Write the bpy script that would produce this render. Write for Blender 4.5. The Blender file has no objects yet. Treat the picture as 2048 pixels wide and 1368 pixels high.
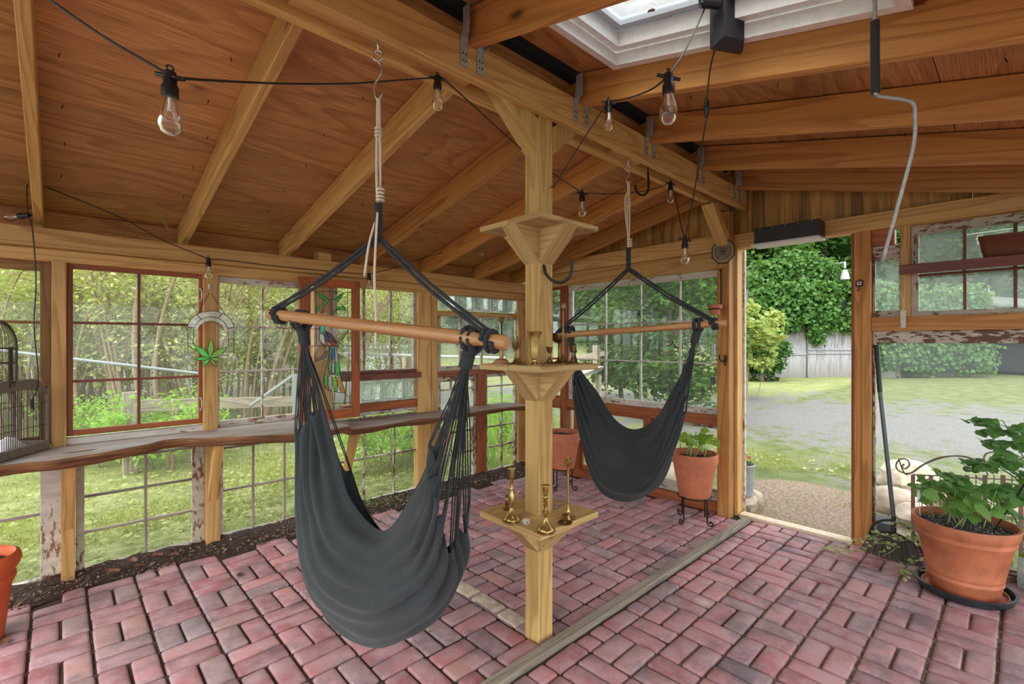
import bpy, math, random
from mathutils import Vector, Matrix
from mathutils import noise as mnoise
random.seed(7)
PI = math.pi
sin, cos = math.sin, math.cos
V = Vector
scene = bpy.context.scene
COL = scene.collection

# ------------------------------------------------------------------ camera
FPX = 961.0                       # focal length in pixels of the 2048-wide frame
H = 1.30                          # eye height
AZ = math.radians(46.6)           # X runs along the left wall, Y towards it
FW = V((cos(AZ), sin(AZ), 0)); RT = V((sin(AZ), -cos(AZ), 0)); UP = V((0, 0, 1))
cam_data = bpy.data.cameras.new('camera')
cam_data.sensor_width = 36.0
cam_data.lens = 36.0 * FPX / 2048.0
cam_data.clip_start = 0.02; cam_data.clip_end = 300
cam = bpy.data.objects.new('camera', cam_data); COL.objects.link(cam)
cam.location = (0, 0, H)
cam.rotation_euler = (PI / 2, 0, AZ - PI / 2)
scene.camera = cam

# ------------------------------------------------------------------ light and exposure
world = bpy.data.worlds.new('overcast_sky'); scene.world = world
world.use_nodes = True
wn = world.node_tree.nodes; wl = world.node_tree.links
wn.clear()
w_out = wn.new('ShaderNodeOutputWorld'); w_bg = wn.new('ShaderNodeBackground')
w_tc = wn.new('ShaderNodeTexCoord'); w_sep = wn.new('ShaderNodeSeparateXYZ')
w_ramp = wn.new('ShaderNodeValToRGB')
w_ramp.color_ramp.elements[0].position = 0.0; w_ramp.color_ramp.elements[0].color = (0.80, 0.86, 0.90, 1)
w_ramp.color_ramp.elements[1].position = 0.75; w_ramp.color_ramp.elements[1].color = (0.90, 0.96, 1.0, 1)
wl.new(w_tc.outputs['Generated'], w_sep.inputs[0]); wl.new(w_sep.outputs['Z'], w_ramp.inputs[0])
wl.new(w_ramp.outputs[0], w_bg.inputs[0]); wl.new(w_bg.outputs[0], w_out.inputs[0])
w_bg.inputs[1].default_value = 1.45
sun_d = bpy.data.lights.new('hazy_sun', 'SUN'); sun_d.energy = 1.6; sun_d.angle = math.radians(50); sun_d.color = (1, 0.96, 0.88)
sun = bpy.data.objects.new('hazy_sun', sun_d); COL.objects.link(sun)
sun.rotation_euler = V((0.75, 0.35, -0.80)).to_track_quat('-Z', 'Y').to_euler()   # comes in from behind the camera
scene.view_settings.view_transform = 'Standard'
scene.view_settings.look = 'None'
scene.view_settings.exposure = 1.25
scene.view_settings.gamma = 1.0
scene.view_settings.use_curve_mapping = False
scene.cycles.max_bounces = 12; scene.cycles.diffuse_bounces = 6; scene.cycles.transparent_max_bounces = 24
scene.cycles.transmission_bounces = 8; scene.cycles.glossy_bounces = 4
scene.cycles.sample_clamp_indirect = 6.0
scene.cycles.caustics_reflective = False; scene.cycles.caustics_refractive = False

# ------------------------------------------------------------------ measuring helpers
def ray(px, py):
    return FW + RT * ((px - 1024) / FPX) + UP * ((684 - py) / FPX)
def atX(px, py, X): d = ray(px, py); return d * (X / d.x) + V((0, 0, H))
def atY(px, py, Y): d = ray(px, py); return d * (Y / d.y) + V((0, 0, H))
def atZ(px, py, Z): d = ray(px, py); return d * ((Z - H) / d.z) + V((0, 0, H))
def atD(px, py, D): return ray(px, py) * D + V((0, 0, H))

# ------------------------------------------------------------------ mesh builder
class MB:
    def __init__(s): s.v = []; s.f = []; s.uv = []; s.rn = []
    def add(s, vs, fs, uvs=None, r=None):
        b = len(s.v); s.v.extend([tuple(p) for p in vs])
        if r is None: r = random.random()
        for i, f in enumerate(fs):
            s.f.append([b + k for k in f])
            s.uv.append(uvs[i] if uvs else [(s.v[b + k][0], s.v[b + k][1]) for k in f])
            s.rn.append(r)
        return s
    def board(s, p0, p1, w, h, up=(0, 0, 1), ch=0.003, r=None):
        """timber from p0 to p1, width w across, height h along up, centred"""
        p0 = V(p0); p1 = V(p1); d = p1 - p0; L = d.length; d.normalize()
        up = V(up); sd = d.cross(up).normalized(); up = sd.cross(d).normalized()
        a, b = w / 2, h / 2; c = min(ch, a * .45, b * .45)
        pr = [(-a + c, -b), (a - c, -b), (a, -b + c), (a, b - c), (a - c, b), (-a + c, b), (-a, b - c), (-a, -b + c)]
        per = [0]
        for i in range(8):
            q, t = pr[i], pr[(i + 1) % 8]; per.append(per[-1] + math.hypot(q[0] - t[0], q[1] - t[1]))
        vs = [p0 + sd * x + up * y for x, y in pr] + [p1 + sd * x + up * y for x, y in pr]
        if r is None: r = random.random()
        o = r * 37.0
        fs = []; uv = []
        for i in range(8):
            j = (i + 1) % 8
            fs.append([i, j, 8 + j, 8 + i]); u0, u1 = per[i], per[i + 1]
            uv.append([(o, u0), (o, u1), (o + L, u1), (o + L, u0)])
        fs.append(list(range(7, -1, -1))); uv.append([(o + pr[i][0] * .3, pr[i][1]) for i in range(7, -1, -1)])
        fs.append(list(range(8, 16))); uv.append([(o + pr[i][0] * .3, pr[i][1]) for i in range(8)])
        return s.add(vs, fs, uv, r)
    def box(s, lo, hi, ch=0.002, r=None):
        lo = V(lo); hi = V(hi); c = (lo + hi) / 2; e = hi - lo
        ax = max(range(3), key=lambda i: e[i])
        d = V((0, 0, 0)); d[ax] = e[ax] / 2
        if ax == 2: return s.board(c - d, c + d, e.y, e.x, (1, 0, 0), ch, r)
        if ax == 0: return s.board(c - d, c + d, e.y, e.z, (0, 0, 1), ch, r)
        return s.board(c - d, c + d, e.x, e.z, (0, 0, 1), ch, r)
    def tube(s, pts, rad, n=8, cap=True, r=None, closed=False):
        pts = [V(p) for p in pts]; m = len(pts)
        if not hasattr(rad, '__len__'): rad = [rad] * m
        vs = []; pn = None; L = 0; ls = []
        for i, p in enumerate(pts):
            if closed: t = pts[(i + 1) % m] - pts[i - 1]
            else: t = pts[min(i + 1, m - 1)] - pts[max(i - 1, 0)]
            if t.length < 1e-9: t = V((0, 0, 1))
            t.normalize()
            if pn is None:
                a = V((0, 0, 1)) if abs(t.z) < .9 else V((1, 0, 0)); nn = (a - t * a.dot(t)).normalized()
            else:
                nn = pn - t * pn.dot(t)
                nn = nn.normalized() if nn.length > 1e-6 else pn
            pn = nn; bb = t.cross(nn)
            for k in range(n):
                an = 2 * PI * k / n; vs.append(p + (nn * cos(an) + bb * sin(an)) * rad[i])
            if i: L += (p - pts[i - 1]).length
            ls.append(L)
        fs = []; uv = []
        if r is None: r = random.random()
        for i in range(m if closed else m - 1):
            i2 = (i + 1) % m
            for k in range(n):
                k2 = (k + 1) % n
                fs.append([i * n + k, i * n + k2, i2 * n + k2, i2 * n + k])
                c0 = k / n * 2 * PI * rad[i]; c1 = (k + 1) / n * 2 * PI * rad[i]
                u0 = ls[i]; u1 = ls[i2] if i2 else L + .01
                uv.append([(u0, c0), (u0, c1), (u1, c1), (u1, c0)])
        if cap and not closed:
            fs.append(list(range(n - 1, -1, -1))); uv.append([(0, 0)] * n)
            fs.append([(m - 1) * n + k for k in range(n)]); uv.append([(0, 0)] * n)
        return s.add(vs, fs, uv, r)
    def lathe(s, prof, c=(0, 0, 0), n=24, sx=1.0, sy=1.0, rot=0.0, r=None):
        """prof: list of (radius, z)"""
        c = V(c); vs = []; L = [0]
        for i in range(1, len(prof)): L.append(L[-1] + math.hypot(prof[i][0] - prof[i - 1][0], prof[i][1] - prof[i - 1][1]))
        for (q, z) in prof:
            for k in range(n):
                a = 2 * PI * k / n; x = q * cos(a) * sx; y = q * sin(a) * sy
                vs.append(c + V((x * cos(rot) - y * sin(rot), x * sin(rot) + y * cos(rot), z)))
        fs = []; uv = []
        for i in range(len(prof) - 1):
            if prof[i][0] < 1e-6 and prof[i + 1][0] < 1e-6: continue
            for k in range(n):
                k2 = (k + 1) % n
                fs.append([i * n + k, i * n + k2, (i + 1) * n + k2, (i + 1) * n + k])
                uv.append([(k / n, L[i]), ((k + 1) / n, L[i]), ((k + 1) / n, L[i + 1]), (k / n, L[i + 1])])
        return s.add(vs, fs, uv, r)
    def prism(s, poly, off, r=None):
        """polygon (3D pts) extruded by vector off"""
        n = len(poly); poly = [V(p) for p in poly]; off = V(off)
        vs = poly + [p + off for p in poly]
        fs = [list(range(n - 1, -1, -1)), list(range(n, 2 * n))] + [[i, (i + 1) % n, n + (i + 1) % n, n + i] for i in range(n)]
        e = (poly[1] - poly[0]).normalized(); nn = off.normalized(); g = nn.cross(e)
        if r is None: r = random.random()
        uv = []
        for f in fs[:2]: uv.append([((vs[k] - poly[0]).dot(e) + r * 31, (vs[k] - poly[0]).dot(g)) for k in f])
        for f in fs[2:]:
            ed = (vs[f[1]] - vs[f[0]]).length
            uv.append([(r * 31, 0), (r * 31 + ed, 0), (r * 31 + ed, off.length), (r * 31, off.length)])
        return s.add(vs, fs, uv, r)
    def sphere(s, c, rad, n=12, m=8, sz=1.0, r=None):
        prof = [(rad * sin(PI * i / m), -rad * cos(PI * i / m) * sz) for i in range(m + 1)]
        return s.lathe(prof, c, n, r=r)
    def grid(s, P, r=None, uvs=1.0):
        """P[i][j] points"""
        a = len(P); b = len(P[0]); vs = [p for row in P for p in row]
        fs = []; uv = []
        for i in range(a - 1):
            for j in range(b - 1):
                fs.append([i * b + j, i * b + j + 1, (i + 1) * b + j + 1, (i + 1) * b + j])
                uv.append([(i * uvs, j * uvs), (i * uvs, (j + 1) * uvs), ((i + 1) * uvs, (j + 1) * uvs), ((i + 1) * uvs, j * uvs)])
        return s.add(vs, fs, uv, r)
    def build(s, name, mat, parent=None, smooth=30, label=None, kind=None, thick=0, weld=False):
        me = bpy.data.meshes.new(name)
        org = ORG.get(parent.name, V((0, 0, 0))) if parent else V((0, 0, 0))
        ox, oy, oz = org
        me.from_pydata([(a - ox, b - oy, c - oz) for a, b, c in s.v], [], s.f)
        ul = me.uv_layers.new(name='UVMap')
        fl = [c for f in s.uv for q in f for c in q]
        ul.data.foreach_set('uv', fl)
        at = me.attributes.new('rnd', 'FLOAT', 'FACE'); at.data.foreach_set('value', s.rn)
        me.materials.append(mat)
        if smooth:
            me.polygons.foreach_set('use_smooth', [True] * len(me.polygons))
            me.update()
            if smooth < 180: me.set_sharp_from_angle(angle=math.radians(smooth))
        me.update()
        o = bpy.data.objects.new(name, me); COL.objects.link(o)
        if parent: o.parent = parent; ORG[o.name] = org
        else: ORG[o.name] = V((0, 0, 0))
        if label: o['label'] = label
        if kind: o['kind'] = kind
        if thick:
            md = o.modifiers.new('thickness', 'SOLIDIFY'); md.thickness = thick; md.offset = 0
        return o
ORG = {}
def thing(name, label, cat, loc=(0, 0, 0), group=None, rotz=0):
    o = bpy.data.objects.new(name, None); COL.objects.link(o)
    o.empty_display_size = .05
    o.location = loc; o.rotation_euler = (0, 0, rotz); ORG[o.name] = V(loc)
    o['label'] = label; o['category'] = cat
    if group: o['group'] = group
    return o
def tag(o, label, cat, group=None, kind=None):
    o['label'] = label; o['category'] = cat
    if group: o['group'] = group
    if kind: o['kind'] = kind
    return o
def setting(name):
    o = bpy.data.objects.new(name, None); COL.objects.link(o); o['kind'] = 'structure'; ORG[o.name] = V((0, 0, 0)); o.empty_display_size = .05
    return o
def dup(root, loc, rotz=0, scale=1.0, label=None, group=None):
    r = root.copy(); COL.objects.link(r); r.location = loc; r.rotation_euler = (0, 0, rotz); r.scale = (scale,) * 3
    if label: r['label'] = label
    if group: r['group'] = group
    for ch in list(root.children):
        c = ch.copy(); COL.objects.link(c); c.parent = r
        for g in ch.children:
            d = g.copy(); COL.objects.link(d); d.parent = c
    return r
def smooth_path(pts, k=8):
    pts = [V(p) for p in pts]; out = []
    P = [pts[0] * 2 - pts[1]] + pts + [pts[-1] * 2 - pts[-2]]
    for i in range(1, len(P) - 2):
        for j in range(k):
            t = j / k; a, b, c, d = P[i - 1], P[i], P[i + 1], P[i + 2]
            out.append(.5 * ((2 * b) + (c - a) * t + (2 * a - 5 * b + 4 * c - d) * t * t + (3 * b - a - 3 * c + d) * t ** 3))
    out.append(pts[-1]); return out

# ------------------------------------------------------------------ materials
class NT:
    def __init__(s, name):
        s.m = bpy.data.materials.new(name); s.m.use_nodes = True; s.t = s.m.node_tree; s.n = s.t.nodes; s.l = s.t.links
        s.n.clear(); s.out = s.n.new('ShaderNodeOutputMaterial')
        s.b = s.n.new('ShaderNodeBsdfPrincipled'); s.l.new(s.b.outputs[0], s.out.inputs[0])
    def node(s, typ, **kw):
        n = s.n.new(typ)
        for k, v in kw.items():
            if k.startswith('i_'):
                key = k[2:]; key = int(key) if key.isdigit() else key.replace('_', ' ')
                if hasattr(v, 'is_output') or isinstance(v, bpy.types.NodeSocket): s.l.new(v, n.inputs[key])
                else: n.inputs[key].default_value = v
            else: setattr(n, k, v)
        return n
    def math(s, op, a, b=0.0, clamp=False):
        n = s.n.new('ShaderNodeMath'); n.operation = op; n.use_clamp = clamp
        for i, q in enumerate((a, b)):
            if isinstance(q, bpy.types.NodeSocket): s.l.new(q, n.inputs[i])
            else: n.inputs[i].default_value = q
        return n.outputs[0]
    def mix(s, fac, a, b, typ='MIX'):
        n = s.n.new('ShaderNodeMix'); n.data_type = 'RGBA'; n.blend_type = typ
        for i, q in ((0, fac), (6, a), (7, b)):
            if isinstance(q, bpy.types.NodeSocket): s.l.new(q, n.inputs[i])
            else: n.inputs[i].default_value = q if i == 0 else (tuple(q) + (1,))[:4]
        return n.outputs[2]
    def noise(s, vec=None, scale=5, detail=3, rough=.55, dist=0):
        n = s.n.new('ShaderNodeTexNoise'); n.inputs['Scale'].default_value = scale; n.inputs['Detail'].default_value = detail
        n.inputs['Roughness'].default_value = rough; n.inputs['Distortion'].default_value = dist
        if vec: s.l.new(vec, n.inputs['Vector'])
        return n.outputs[0]
    def ramp(s, fac, stops, interp='LINEAR'):
        n = s.n.new('ShaderNodeValToRGB'); n.color_ramp.interpolation = interp; s.l.new(fac, n.inputs[0])
        e = n.color_ramp.elements
        while len(e) < len(stops): e.new(.5)
        for k, (p, c) in zip(e, stops): k.position = p; k.color = (tuple(c) + (1,))[:4] if hasattr(c, '__len__') else (c, c, c, 1)
        return n.outputs[0]
    def uv(s, su, sv, add=None):
        t = s.n.new('ShaderNodeTexCoord'); m = s.n.new('ShaderNodeMapping'); s.l.new(t.outputs['UV'], m.inputs[0])
        m.inputs['Scale'].default_value = (su, sv, 1)
        return m.outputs[0]
    def obj(s, sc=(1, 1, 1)):
        g = s.n.new('ShaderNodeNewGeometry'); m = s.n.new('ShaderNodeMapping'); s.l.new(g.outputs['Position'], m.inputs[0])
        m.inputs['Scale'].default_value = sc
        return m.outputs[0]
    def rnd(s):
        a = s.n.new('ShaderNodeAttribute'); a.attribute_name = 'rnd'; return a.outputs['Fac']
    def bump(s, h, dist=.002, strength=.6):
        n = s.n.new('ShaderNodeBump'); n.inputs['Distance'].default_value = dist; n.inputs['Strength'].default_value = strength
        s.l.new(h, n.inputs['Height']); s.l.new(n.outputs[0], s.b.inputs['Normal'])
    def base(s, c):
        if isinstance(c, bpy.types.NodeSocket): s.l.new(c, s.b.inputs['Base Color'])
        else: s.b.inputs['Base Color'].default_value = (tuple(c) + (1,))[:4]
    def set(s, **kw):
        for k, v in kw.items():
            q = s.b.inputs[k.replace('_', ' ')]
            if isinstance(v, bpy.types.NodeSocket): s.l.new(v, q)
            else: q.default_value = v
def lin(r, g, b):
    f = lambda c: (c / 255 / 12.92) if c / 255 < .04045 else ((c / 255 + .055) / 1.055) ** 2.4
    return (f(r), f(g), f(b))

def wood(name, light, dark, knot=.5, ring=9.0, cross=7.0, fib=.25, rough=.62, var=.25, grey=None, stain=0.0):
    t = NT(name)
    r = t.rnd()
    v1 = t.uv(.55, cross)
    cmb = t.node('ShaderNodeCombineXYZ', i_Z=t.math('MULTIPLY', r, 19.0))
    add = t.node('ShaderNodeVectorMath', operation='ADD', i_0=v1, i_1=cmb.outputs[0])
    n1 = t.noise(add.outputs[0], 1.0, 1.5, .5, .2)
    saw = t.math('FRACT', t.math('MULTIPLY', n1, ring))
    band = t.ramp(saw, [(0, 0), (.5, .18), (.84, 1), (.93, .9), (1, 0)])
    fibv = t.uv(6, 260)
    fn = t.noise(fibv, 1.0, 2, .6)
    col = t.mix(t.math('MULTIPLY', band, .95), light, dark)
    big = t.noise(add.outputs[0], .35, 2, .5)
    dk = tuple(c * .62 for c in light); lt = tuple(min(1, c * 1.25) for c in light)
    tint = t.ramp(big, [(.3, dk), (.7, lt)])
    col = t.mix(.42, col, tint)
    col = t.mix(t.math('MULTIPLY', t.math('SUBTRACT', fn, .35, True), fib * 3.4), col, tuple(c * .45 for c in dark))
    vv = t.math('ADD', 1 - var / 2, t.math('MULTIPLY', t.math('FRACT', t.math('MULTIPLY', r, 7.31)), var))
    br = t.node('ShaderNodeHueSaturation', i_Value=vv, i_Color=col)
    col = br.outputs[0]
    if knot > 0:
        kv = t.node('ShaderNodeVectorMath', operation='ADD', i_0=t.uv(2.1, 5.2), i_1=cmb.outputs[0])
        vo = t.node('ShaderNodeTexVoronoi', i_Vector=kv.outputs[0], i_Scale=1.0, i_Randomness=1.0)
        kd = t.math('ADD', vo.outputs['Distance'], t.math('MULTIPLY', t.noise(t.uv(20, 60), 1, 2), .05))
        sel = t.math('GREATER_THAN', t.node('ShaderNodeSeparateColor', i_0=vo.outputs['Color']).outputs[0], 1 - knot)
        km = t.math('MULTIPLY', t.ramp(kd, [(.03, 1), (.075, .8), (.11, .3), (.16, 0)]), sel)
        col = t.mix(km, col, tuple(c * .22 for c in dark))
    if grey:
        gn = t.noise(t.uv(1.5, 5), 1.3, 4, .6)
        col = t.mix(t.ramp(gn, [(.35, 0), (.65, 1)]), col, grey)
    if stain:
        sn = t.noise(t.obj((1.3, 1.3, 1.3)), 1.0, 5, .65)
        col = t.mix(t.math('MULTIPLY', t.ramp(sn, [(.5, 0), (.75, 1)]), stain), col, tuple(c * .3 for c in dark))
    t.base(col); t.set(Roughness=rough)
    t.bump(t.math('ADD', t.math('MULTIPLY', fn, .5), band), .0008, .5)
    return t.m
def plain(name, col, rough=.5, metal=0, nz=0, nscale=40, var=.2, **kw):
    t = NT(name)
    if nz:
        n = t.noise(t.obj(), nscale, 4, .6)
        c = t.mix(t.ramp(n, [(.3, 0), (.7, 1)]), tuple(a * (1 - var) for a in col), tuple(min(1, a * (1 + var)) for a in col)); t.base(c); t.bump(n, nz, .5)
    else: t.base(col)
    t.set(Roughness=rough, Metallic=metal, **kw)
    return t.m
def paint_wood(name, col, under, amount=.35, rough=.55):
    t = NT(name)
    n = t.noise(t.uv(16, 46), 1.0, 6, .68)
    n2 = t.noise(t.obj((3, 3, 3)), 1.0, 3, .6)
    m = t.ramp(t.math('ADD', n, t.math('MULTIPLY', t.math('SUBTRACT', n2, .5), .5)), [(.60 - amount * .22, 0), (.62 - amount * .22, 1)])
    g = t.noise(t.obj((2, 2, 9)), 2.5, 4, .6)
    c1 = t.mix(t.ramp(g, [(.35, 0), (.75, 1)]), col, tuple(c * .6 for c in col))
    c = t.mix(t.math('MULTIPLY', m, 1.0), c1, under)
    t.base(c); t.set(Roughness=rough); t.bump(t.math('SUBTRACT', 1.0, m), .001, .7)
    return t.m
def glass(name, haze=.06, tint=(1, 1, 1), hz=(.85, .93, .9)):
    t = NT(name); t.n.remove(t.b)
    tr = t.node('ShaderNodeBsdfTransparent', i_0=tuple(tint) + (1,))
    gl = t.node('ShaderNodeBsdfGlossy', i_0=(1, 1, 1, 1), i_1=.03)
    df = t.node('ShaderNodeBsdfDiffuse', i_0=tuple(hz) + (1,)); tl = t.node('ShaderNodeBsdfTranslucent', i_0=tuple(hz) + (1,))
    ms = t.node('ShaderNodeMixShader', i_0=.5, i_1=df.outputs[0], i_2=tl.outputs[0])
    n = t.noise(t.obj((1, 1, 1)), 2.2, 5, .65)
    f2 = t.noise(t.obj((1, 1, 1)), 60, 2, .6)
    hf = t.math('MULTIPLY', t.math('ADD', t.ramp(n, [(.3, .35), (.75, 1.6)]), t.math('MULTIPLY', f2, .4)), haze)
    a = t.node('ShaderNodeMixShader', i_0=hf, i_1=tr.outputs[0], i_2=ms.outputs[0])
    fr = t.node('ShaderNodeFresnel', i_IOR=1.45)
    b = t.node('ShaderNodeMixShader', i_0=t.math('MULTIPLY', fr.outputs[0], .8), i_1=a.outputs[0], i_2=gl.outputs[0])
    t.l.new(b.outputs[0], t.out.inputs[0])
    return t.m
def art_glass(name, col, rough=.25, alpha=.42):
    t = NT(name); t.n.remove(t.b)
    n = t.noise(t.obj(), 55, 3, .6)
    c = t.mix(t.ramp(n, [(.3, 0), (.7, 1)]), tuple(a * .7 for a in col), tuple(min(1, a * 1.25) for a in col))
    tr = t.node('ShaderNodeBsdfTransparent', i_0=c); tl = t.node('ShaderNodeBsdfTranslucent', i_0=c)
    gl = t.node('ShaderNodeBsdfGlossy', i_0=(1, 1, 1, 1), i_1=rough)
    bp = t.node('ShaderNodeBump', i_Distance=.002, i_Height=n); t.l.new(bp.outputs[0], gl.inputs['Normal'])
    a = t.node('ShaderNodeMixShader', i_0=1 - alpha, i_1=tr.outputs[0], i_2=tl.outputs[0])
    b = t.node('ShaderNodeMixShader', i_0=.06, i_1=a.outputs[0], i_2=gl.outputs[0])
    t.l.new(b.outputs[0], t.out.inputs[0]); return t.m
def leaf(name, c0, c1, trans=.45, rough=.5):
    t = NT(name)
    r = t.rnd(); col = t.ramp(r, [(0, c0), (1, c1)]); t.base(col); t.set(Roughness=rough)
    t.b.inputs['Specular IOR Level'].default_value = .25
    tl = t.node('ShaderNodeBsdfTranslucent'); t.l.new(t.mix(.6, col, (min(1, c1[0] * 1.5), min(1, c1[1] * 1.35), c1[2] * .7)), tl.inputs[0])
    mx = t.node('ShaderNodeMixShader', i_0=trans, i_1=t.b.outputs[0], i_2=tl.outputs[0]); t.l.new(mx.outputs[0], t.out.inputs[0])
    return t.m

M = {}
M['pine'] = wood('pine_lumber', lin(226, 182, 112), lin(178, 118, 56), .28, 9, 8)
M['pine_r'] = wood('pine_rafter', lin(218, 156, 84), lin(158, 94, 38), .28, 9, 7)
M['pine_g'] = wood('treated_pine', lin(206, 172, 106), lin(156, 114, 58), .35, 10, 9)
M['shelfw'] = wood('shelf_pine', lin(214, 184, 124), lin(168, 126, 72), .15, 10, 9)
M['ply'] = wood('plywood', lin(218, 160, 102), lin(160, 104, 56), .45, 13, 3.0, .6, .6, .22, stain=.5)
M['board'] = wood('gable_board', lin(196, 148, 78), lin(124, 74, 32), .5, 7, 7, .4, .6, .8)
M['redwood'] = wood('stained_frame', lin(168, 92, 44), lin(110, 52, 24), .0, 8, 9, .3, .5, .3)
M['reddark'] = wood('dark_red_wood', lin(132, 62, 36), lin(82, 34, 20), .0, 8, 9, .3, .45, .25)
M['orangew'] = wood('orange_stained_frame', lin(188, 98, 38), lin(130, 60, 20), .0, 8, 9, .3, .45, .2)
M['oldyellow'] = wood('old_varnished_frame', lin(150, 112, 58), lin(100, 68, 32), .0, 8, 9, .4, .6, .2, stain=.4)
M['dowel'] = wood('dowel_wood', lin(192, 144, 92), lin(156, 106, 62), .0, 6, 10, .2, .4, .15)
M['slab'] = wood('slab_top', lin(168, 142, 118), lin(112, 86, 68), .25, 12, 5, .4, .6, .2, grey=lin(165, 160, 158), stain=.3)
M['bark'] = wood('slab_live_edge', lin(176, 124, 80), lin(84, 50, 32), .6, 12, 10, .7, .8, .3, stain=.75)
M['greyboard'] = wood('weathered_board', lin(180, 168, 150), lin(120, 104, 88), .1, 10, 8, .5, .8, .3)
M['white'] = paint_wood('white_paint', lin(226, 220, 208), lin(150, 110, 80), .10)
M['peel'] = paint_wood('peeling_paint', lin(212, 202, 182), lin(104, 66, 44), .38)
M['peel2'] = paint_wood('old_cream_paint', lin(205, 196, 174), lin(120, 84, 58), .16)
M['trimwhite'] = plain('white_metal_trim', lin(214, 214, 220), .4)
M['glass'] = glass('window_glass', .05)
M['glass_dirty'] = glass('dusty_window_glass', .20, hz=(.80, .93, .80))
M['glass_mid'] = glass('hazy_window_glass', .07, hz=(.8, .92, .88))
M['black'] = plain('black_plastic', (.012, .012, .013), .4)
M['blackmetal'] = plain('black_iron', (.02, .018, .017), .45, .6)
M['darkfix'] = plain('dark_fixture', (.022, .021, .024), .4, .2)
M['felt'] = plain('roof_felt', (.018, .018, .02), .85, 0, .002, 120, .5)
M['galv'] = plain('galvanised_steel', (.40, .42, .42), .45, .35, .0005, 60, .25)
M['steel'] = plain('zinc_steel', (.62, .6, .55), .3, .9)
M['brass'] = plain('aged_brass', lin(178, 152, 92), .28, .9, .0004, 60, .35)
M['brassd'] = plain('dark_brass', lin(132, 104, 66), .33, .85, .0004, 60, .45)
M['terra'] = plain('terracotta', lin(200, 120, 86), .75, 0, .0006, 14, .16)
M['terra2'] = plain('weathered_terracotta', lin(188, 112, 78), .6, 0, .0008, 9, .3)
M['orangepot'] = plain('orange_terracotta', lin(206, 92, 44), .5, 0, .0005, 10, .1)
M['soil'] = plain('potting_soil', (.045, .03, .022), .95, 0, .01, 160, .9)
M['rope'] = plain('cotton_rope', lin(222, 212, 190), .85, 0, .001, 300, .12)
M['blackrope'] = plain('charcoal_cord', lin(50, 54, 56), .9, 0, .001, 400, .35)
M['saucer'] = plain('black_saucer', (.02, .028, .034), .35)
M['rock'] = plain('limestone', lin(190, 172, 150), .9, 0, .01, 9, .3)
M['scroll'] = plain('rusty_scroll_iron', lin(92, 62, 48), .7, .2, .0005, 60, .4)
M['lead'] = plain('lead_came', (.03, .03, .035), .4, .6)
M['cage'] = plain('grey_cage_paint', lin(116, 106, 94), .6, 0, .0006, 40, .25)
M['cagew'] = plain('cage_wire', lin(66, 52, 44), .5, .6)
M['frost'] = plain('white_fleece', (.85, .88, .92), .9)
M['cable'] = plain('black_cable', (.015, .015, .016), .5)
M['bulb'] = glass('bulb_glass', .03)
M['filament'] = plain('filament_stem', (.75, .7, .6), .4, .3)
M['sheds'] = None
# ------------------------------------------------------------------ brick floor
def brick_material():
    t = NT('brick_paver'); r = t.rnd()
    base = t.ramp(r, [(0, lin(150, 88, 90)), (.22, lin(176, 108, 108)), (.42, lin(200, 136, 134)), (.6, lin(172, 118, 122)), (.78, lin(136, 116, 118)), (.9, lin(186, 134, 120)), (1, lin(122, 118, 120))], 'LINEAR')
    n = t.noise(t.obj((1, 1, 1)), 9, 5, .65)
    c = t.mix(t.ramp(n, [(.38, 0), (.62, .8)]), base, lin(186, 150, 156))
    n1 = t.noise(t.obj((1, 1, 1)), 4.3, 5, .7)
    c = t.mix(t.ramp(n1, [(.50, 0), (.66, .75)]), c, lin(104, 92, 100))
    big = t.noise(t.obj((1, 1, 1)), .55, 2, .5)
    c = t.mix(t.ramp(big, [(.46, 0), (.62, .3)]), c, lin(128, 112, 116))
    fine = t.noise(t.obj((1, 1, 1)), 150, 3, .7)
    c = t.mix(t.ramp(fine, [(.6, 0), (.75, .55)]), c, (.08, .05, .045))
    c = t.mix(t.ramp(t.noise(t.obj((1, 1, 1)), 90, 2, .5), [(.70, 0), (.76, .7)]), c, lin(220, 205, 200))
    # sandy drift across the joints near the strip
    g = t.node('ShaderNodeNewGeometry'); 
    for (cx, cy, rad) in ((1.20, .93, .16), (2.35, 1.10, .10)):
        d = t.node('ShaderNodeVectorMath', operation='DISTANCE', i_0=g.outputs['Position'], i_1=(cx, cy, 0))
        sm = t.math('SUBTRACT', 1.0, t.math('DIVIDE', d.outputs['Value'], rad), True)
        nn = t.noise(t.obj((1, 1, 1)), 22, 5, .7)
        c = t.mix(t.ramp(t.math('MULTIPLY', t.math('ADD', sm, .25), nn), [(.42, 0), (.56, .8)]), c, lin(196, 178, 150))
    t.base(c); t.set(Roughness=.62); t.b.inputs['Specular IOR Level'].default_value = .6
    t.bump(t.math('ADD', t.math('MULTIPLY', n, .6), t.math('MULTIPLY', fine, .4)), .004, .7)
    return t.m
M['brick'] = brick_material()
def joint_material():
    t = NT('joint_sand'); n = t.noise(t.obj((1, 1, 1)), 130, 3, .7)
    g = t.node('ShaderNodeNewGeometry'); s = t.node('ShaderNodeSeparateXYZ', i_0=g.outputs['Position'])
    side = t.ramp(t.math('ADD', t.math('MULTIPLY', s.outputs['Y'], .4), t.noise(t.obj((1, 1, 1)), 3, 3)), [(.7, lin(150, 128, 104)), (1.15, lin(66, 50, 42))])
    t.base(t.mix(t.ramp(n, [(.35, 0), (.6, 1)]), lin(58, 44, 38), side)); t.set(Roughness=.95); t.bump(n, .006, 1)
    return t.m
M['joint'] = joint_material()
floor = MB(); random.seed(11)
FX0, FX1, FY0 = -1.6, 3.78, -1.6
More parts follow.
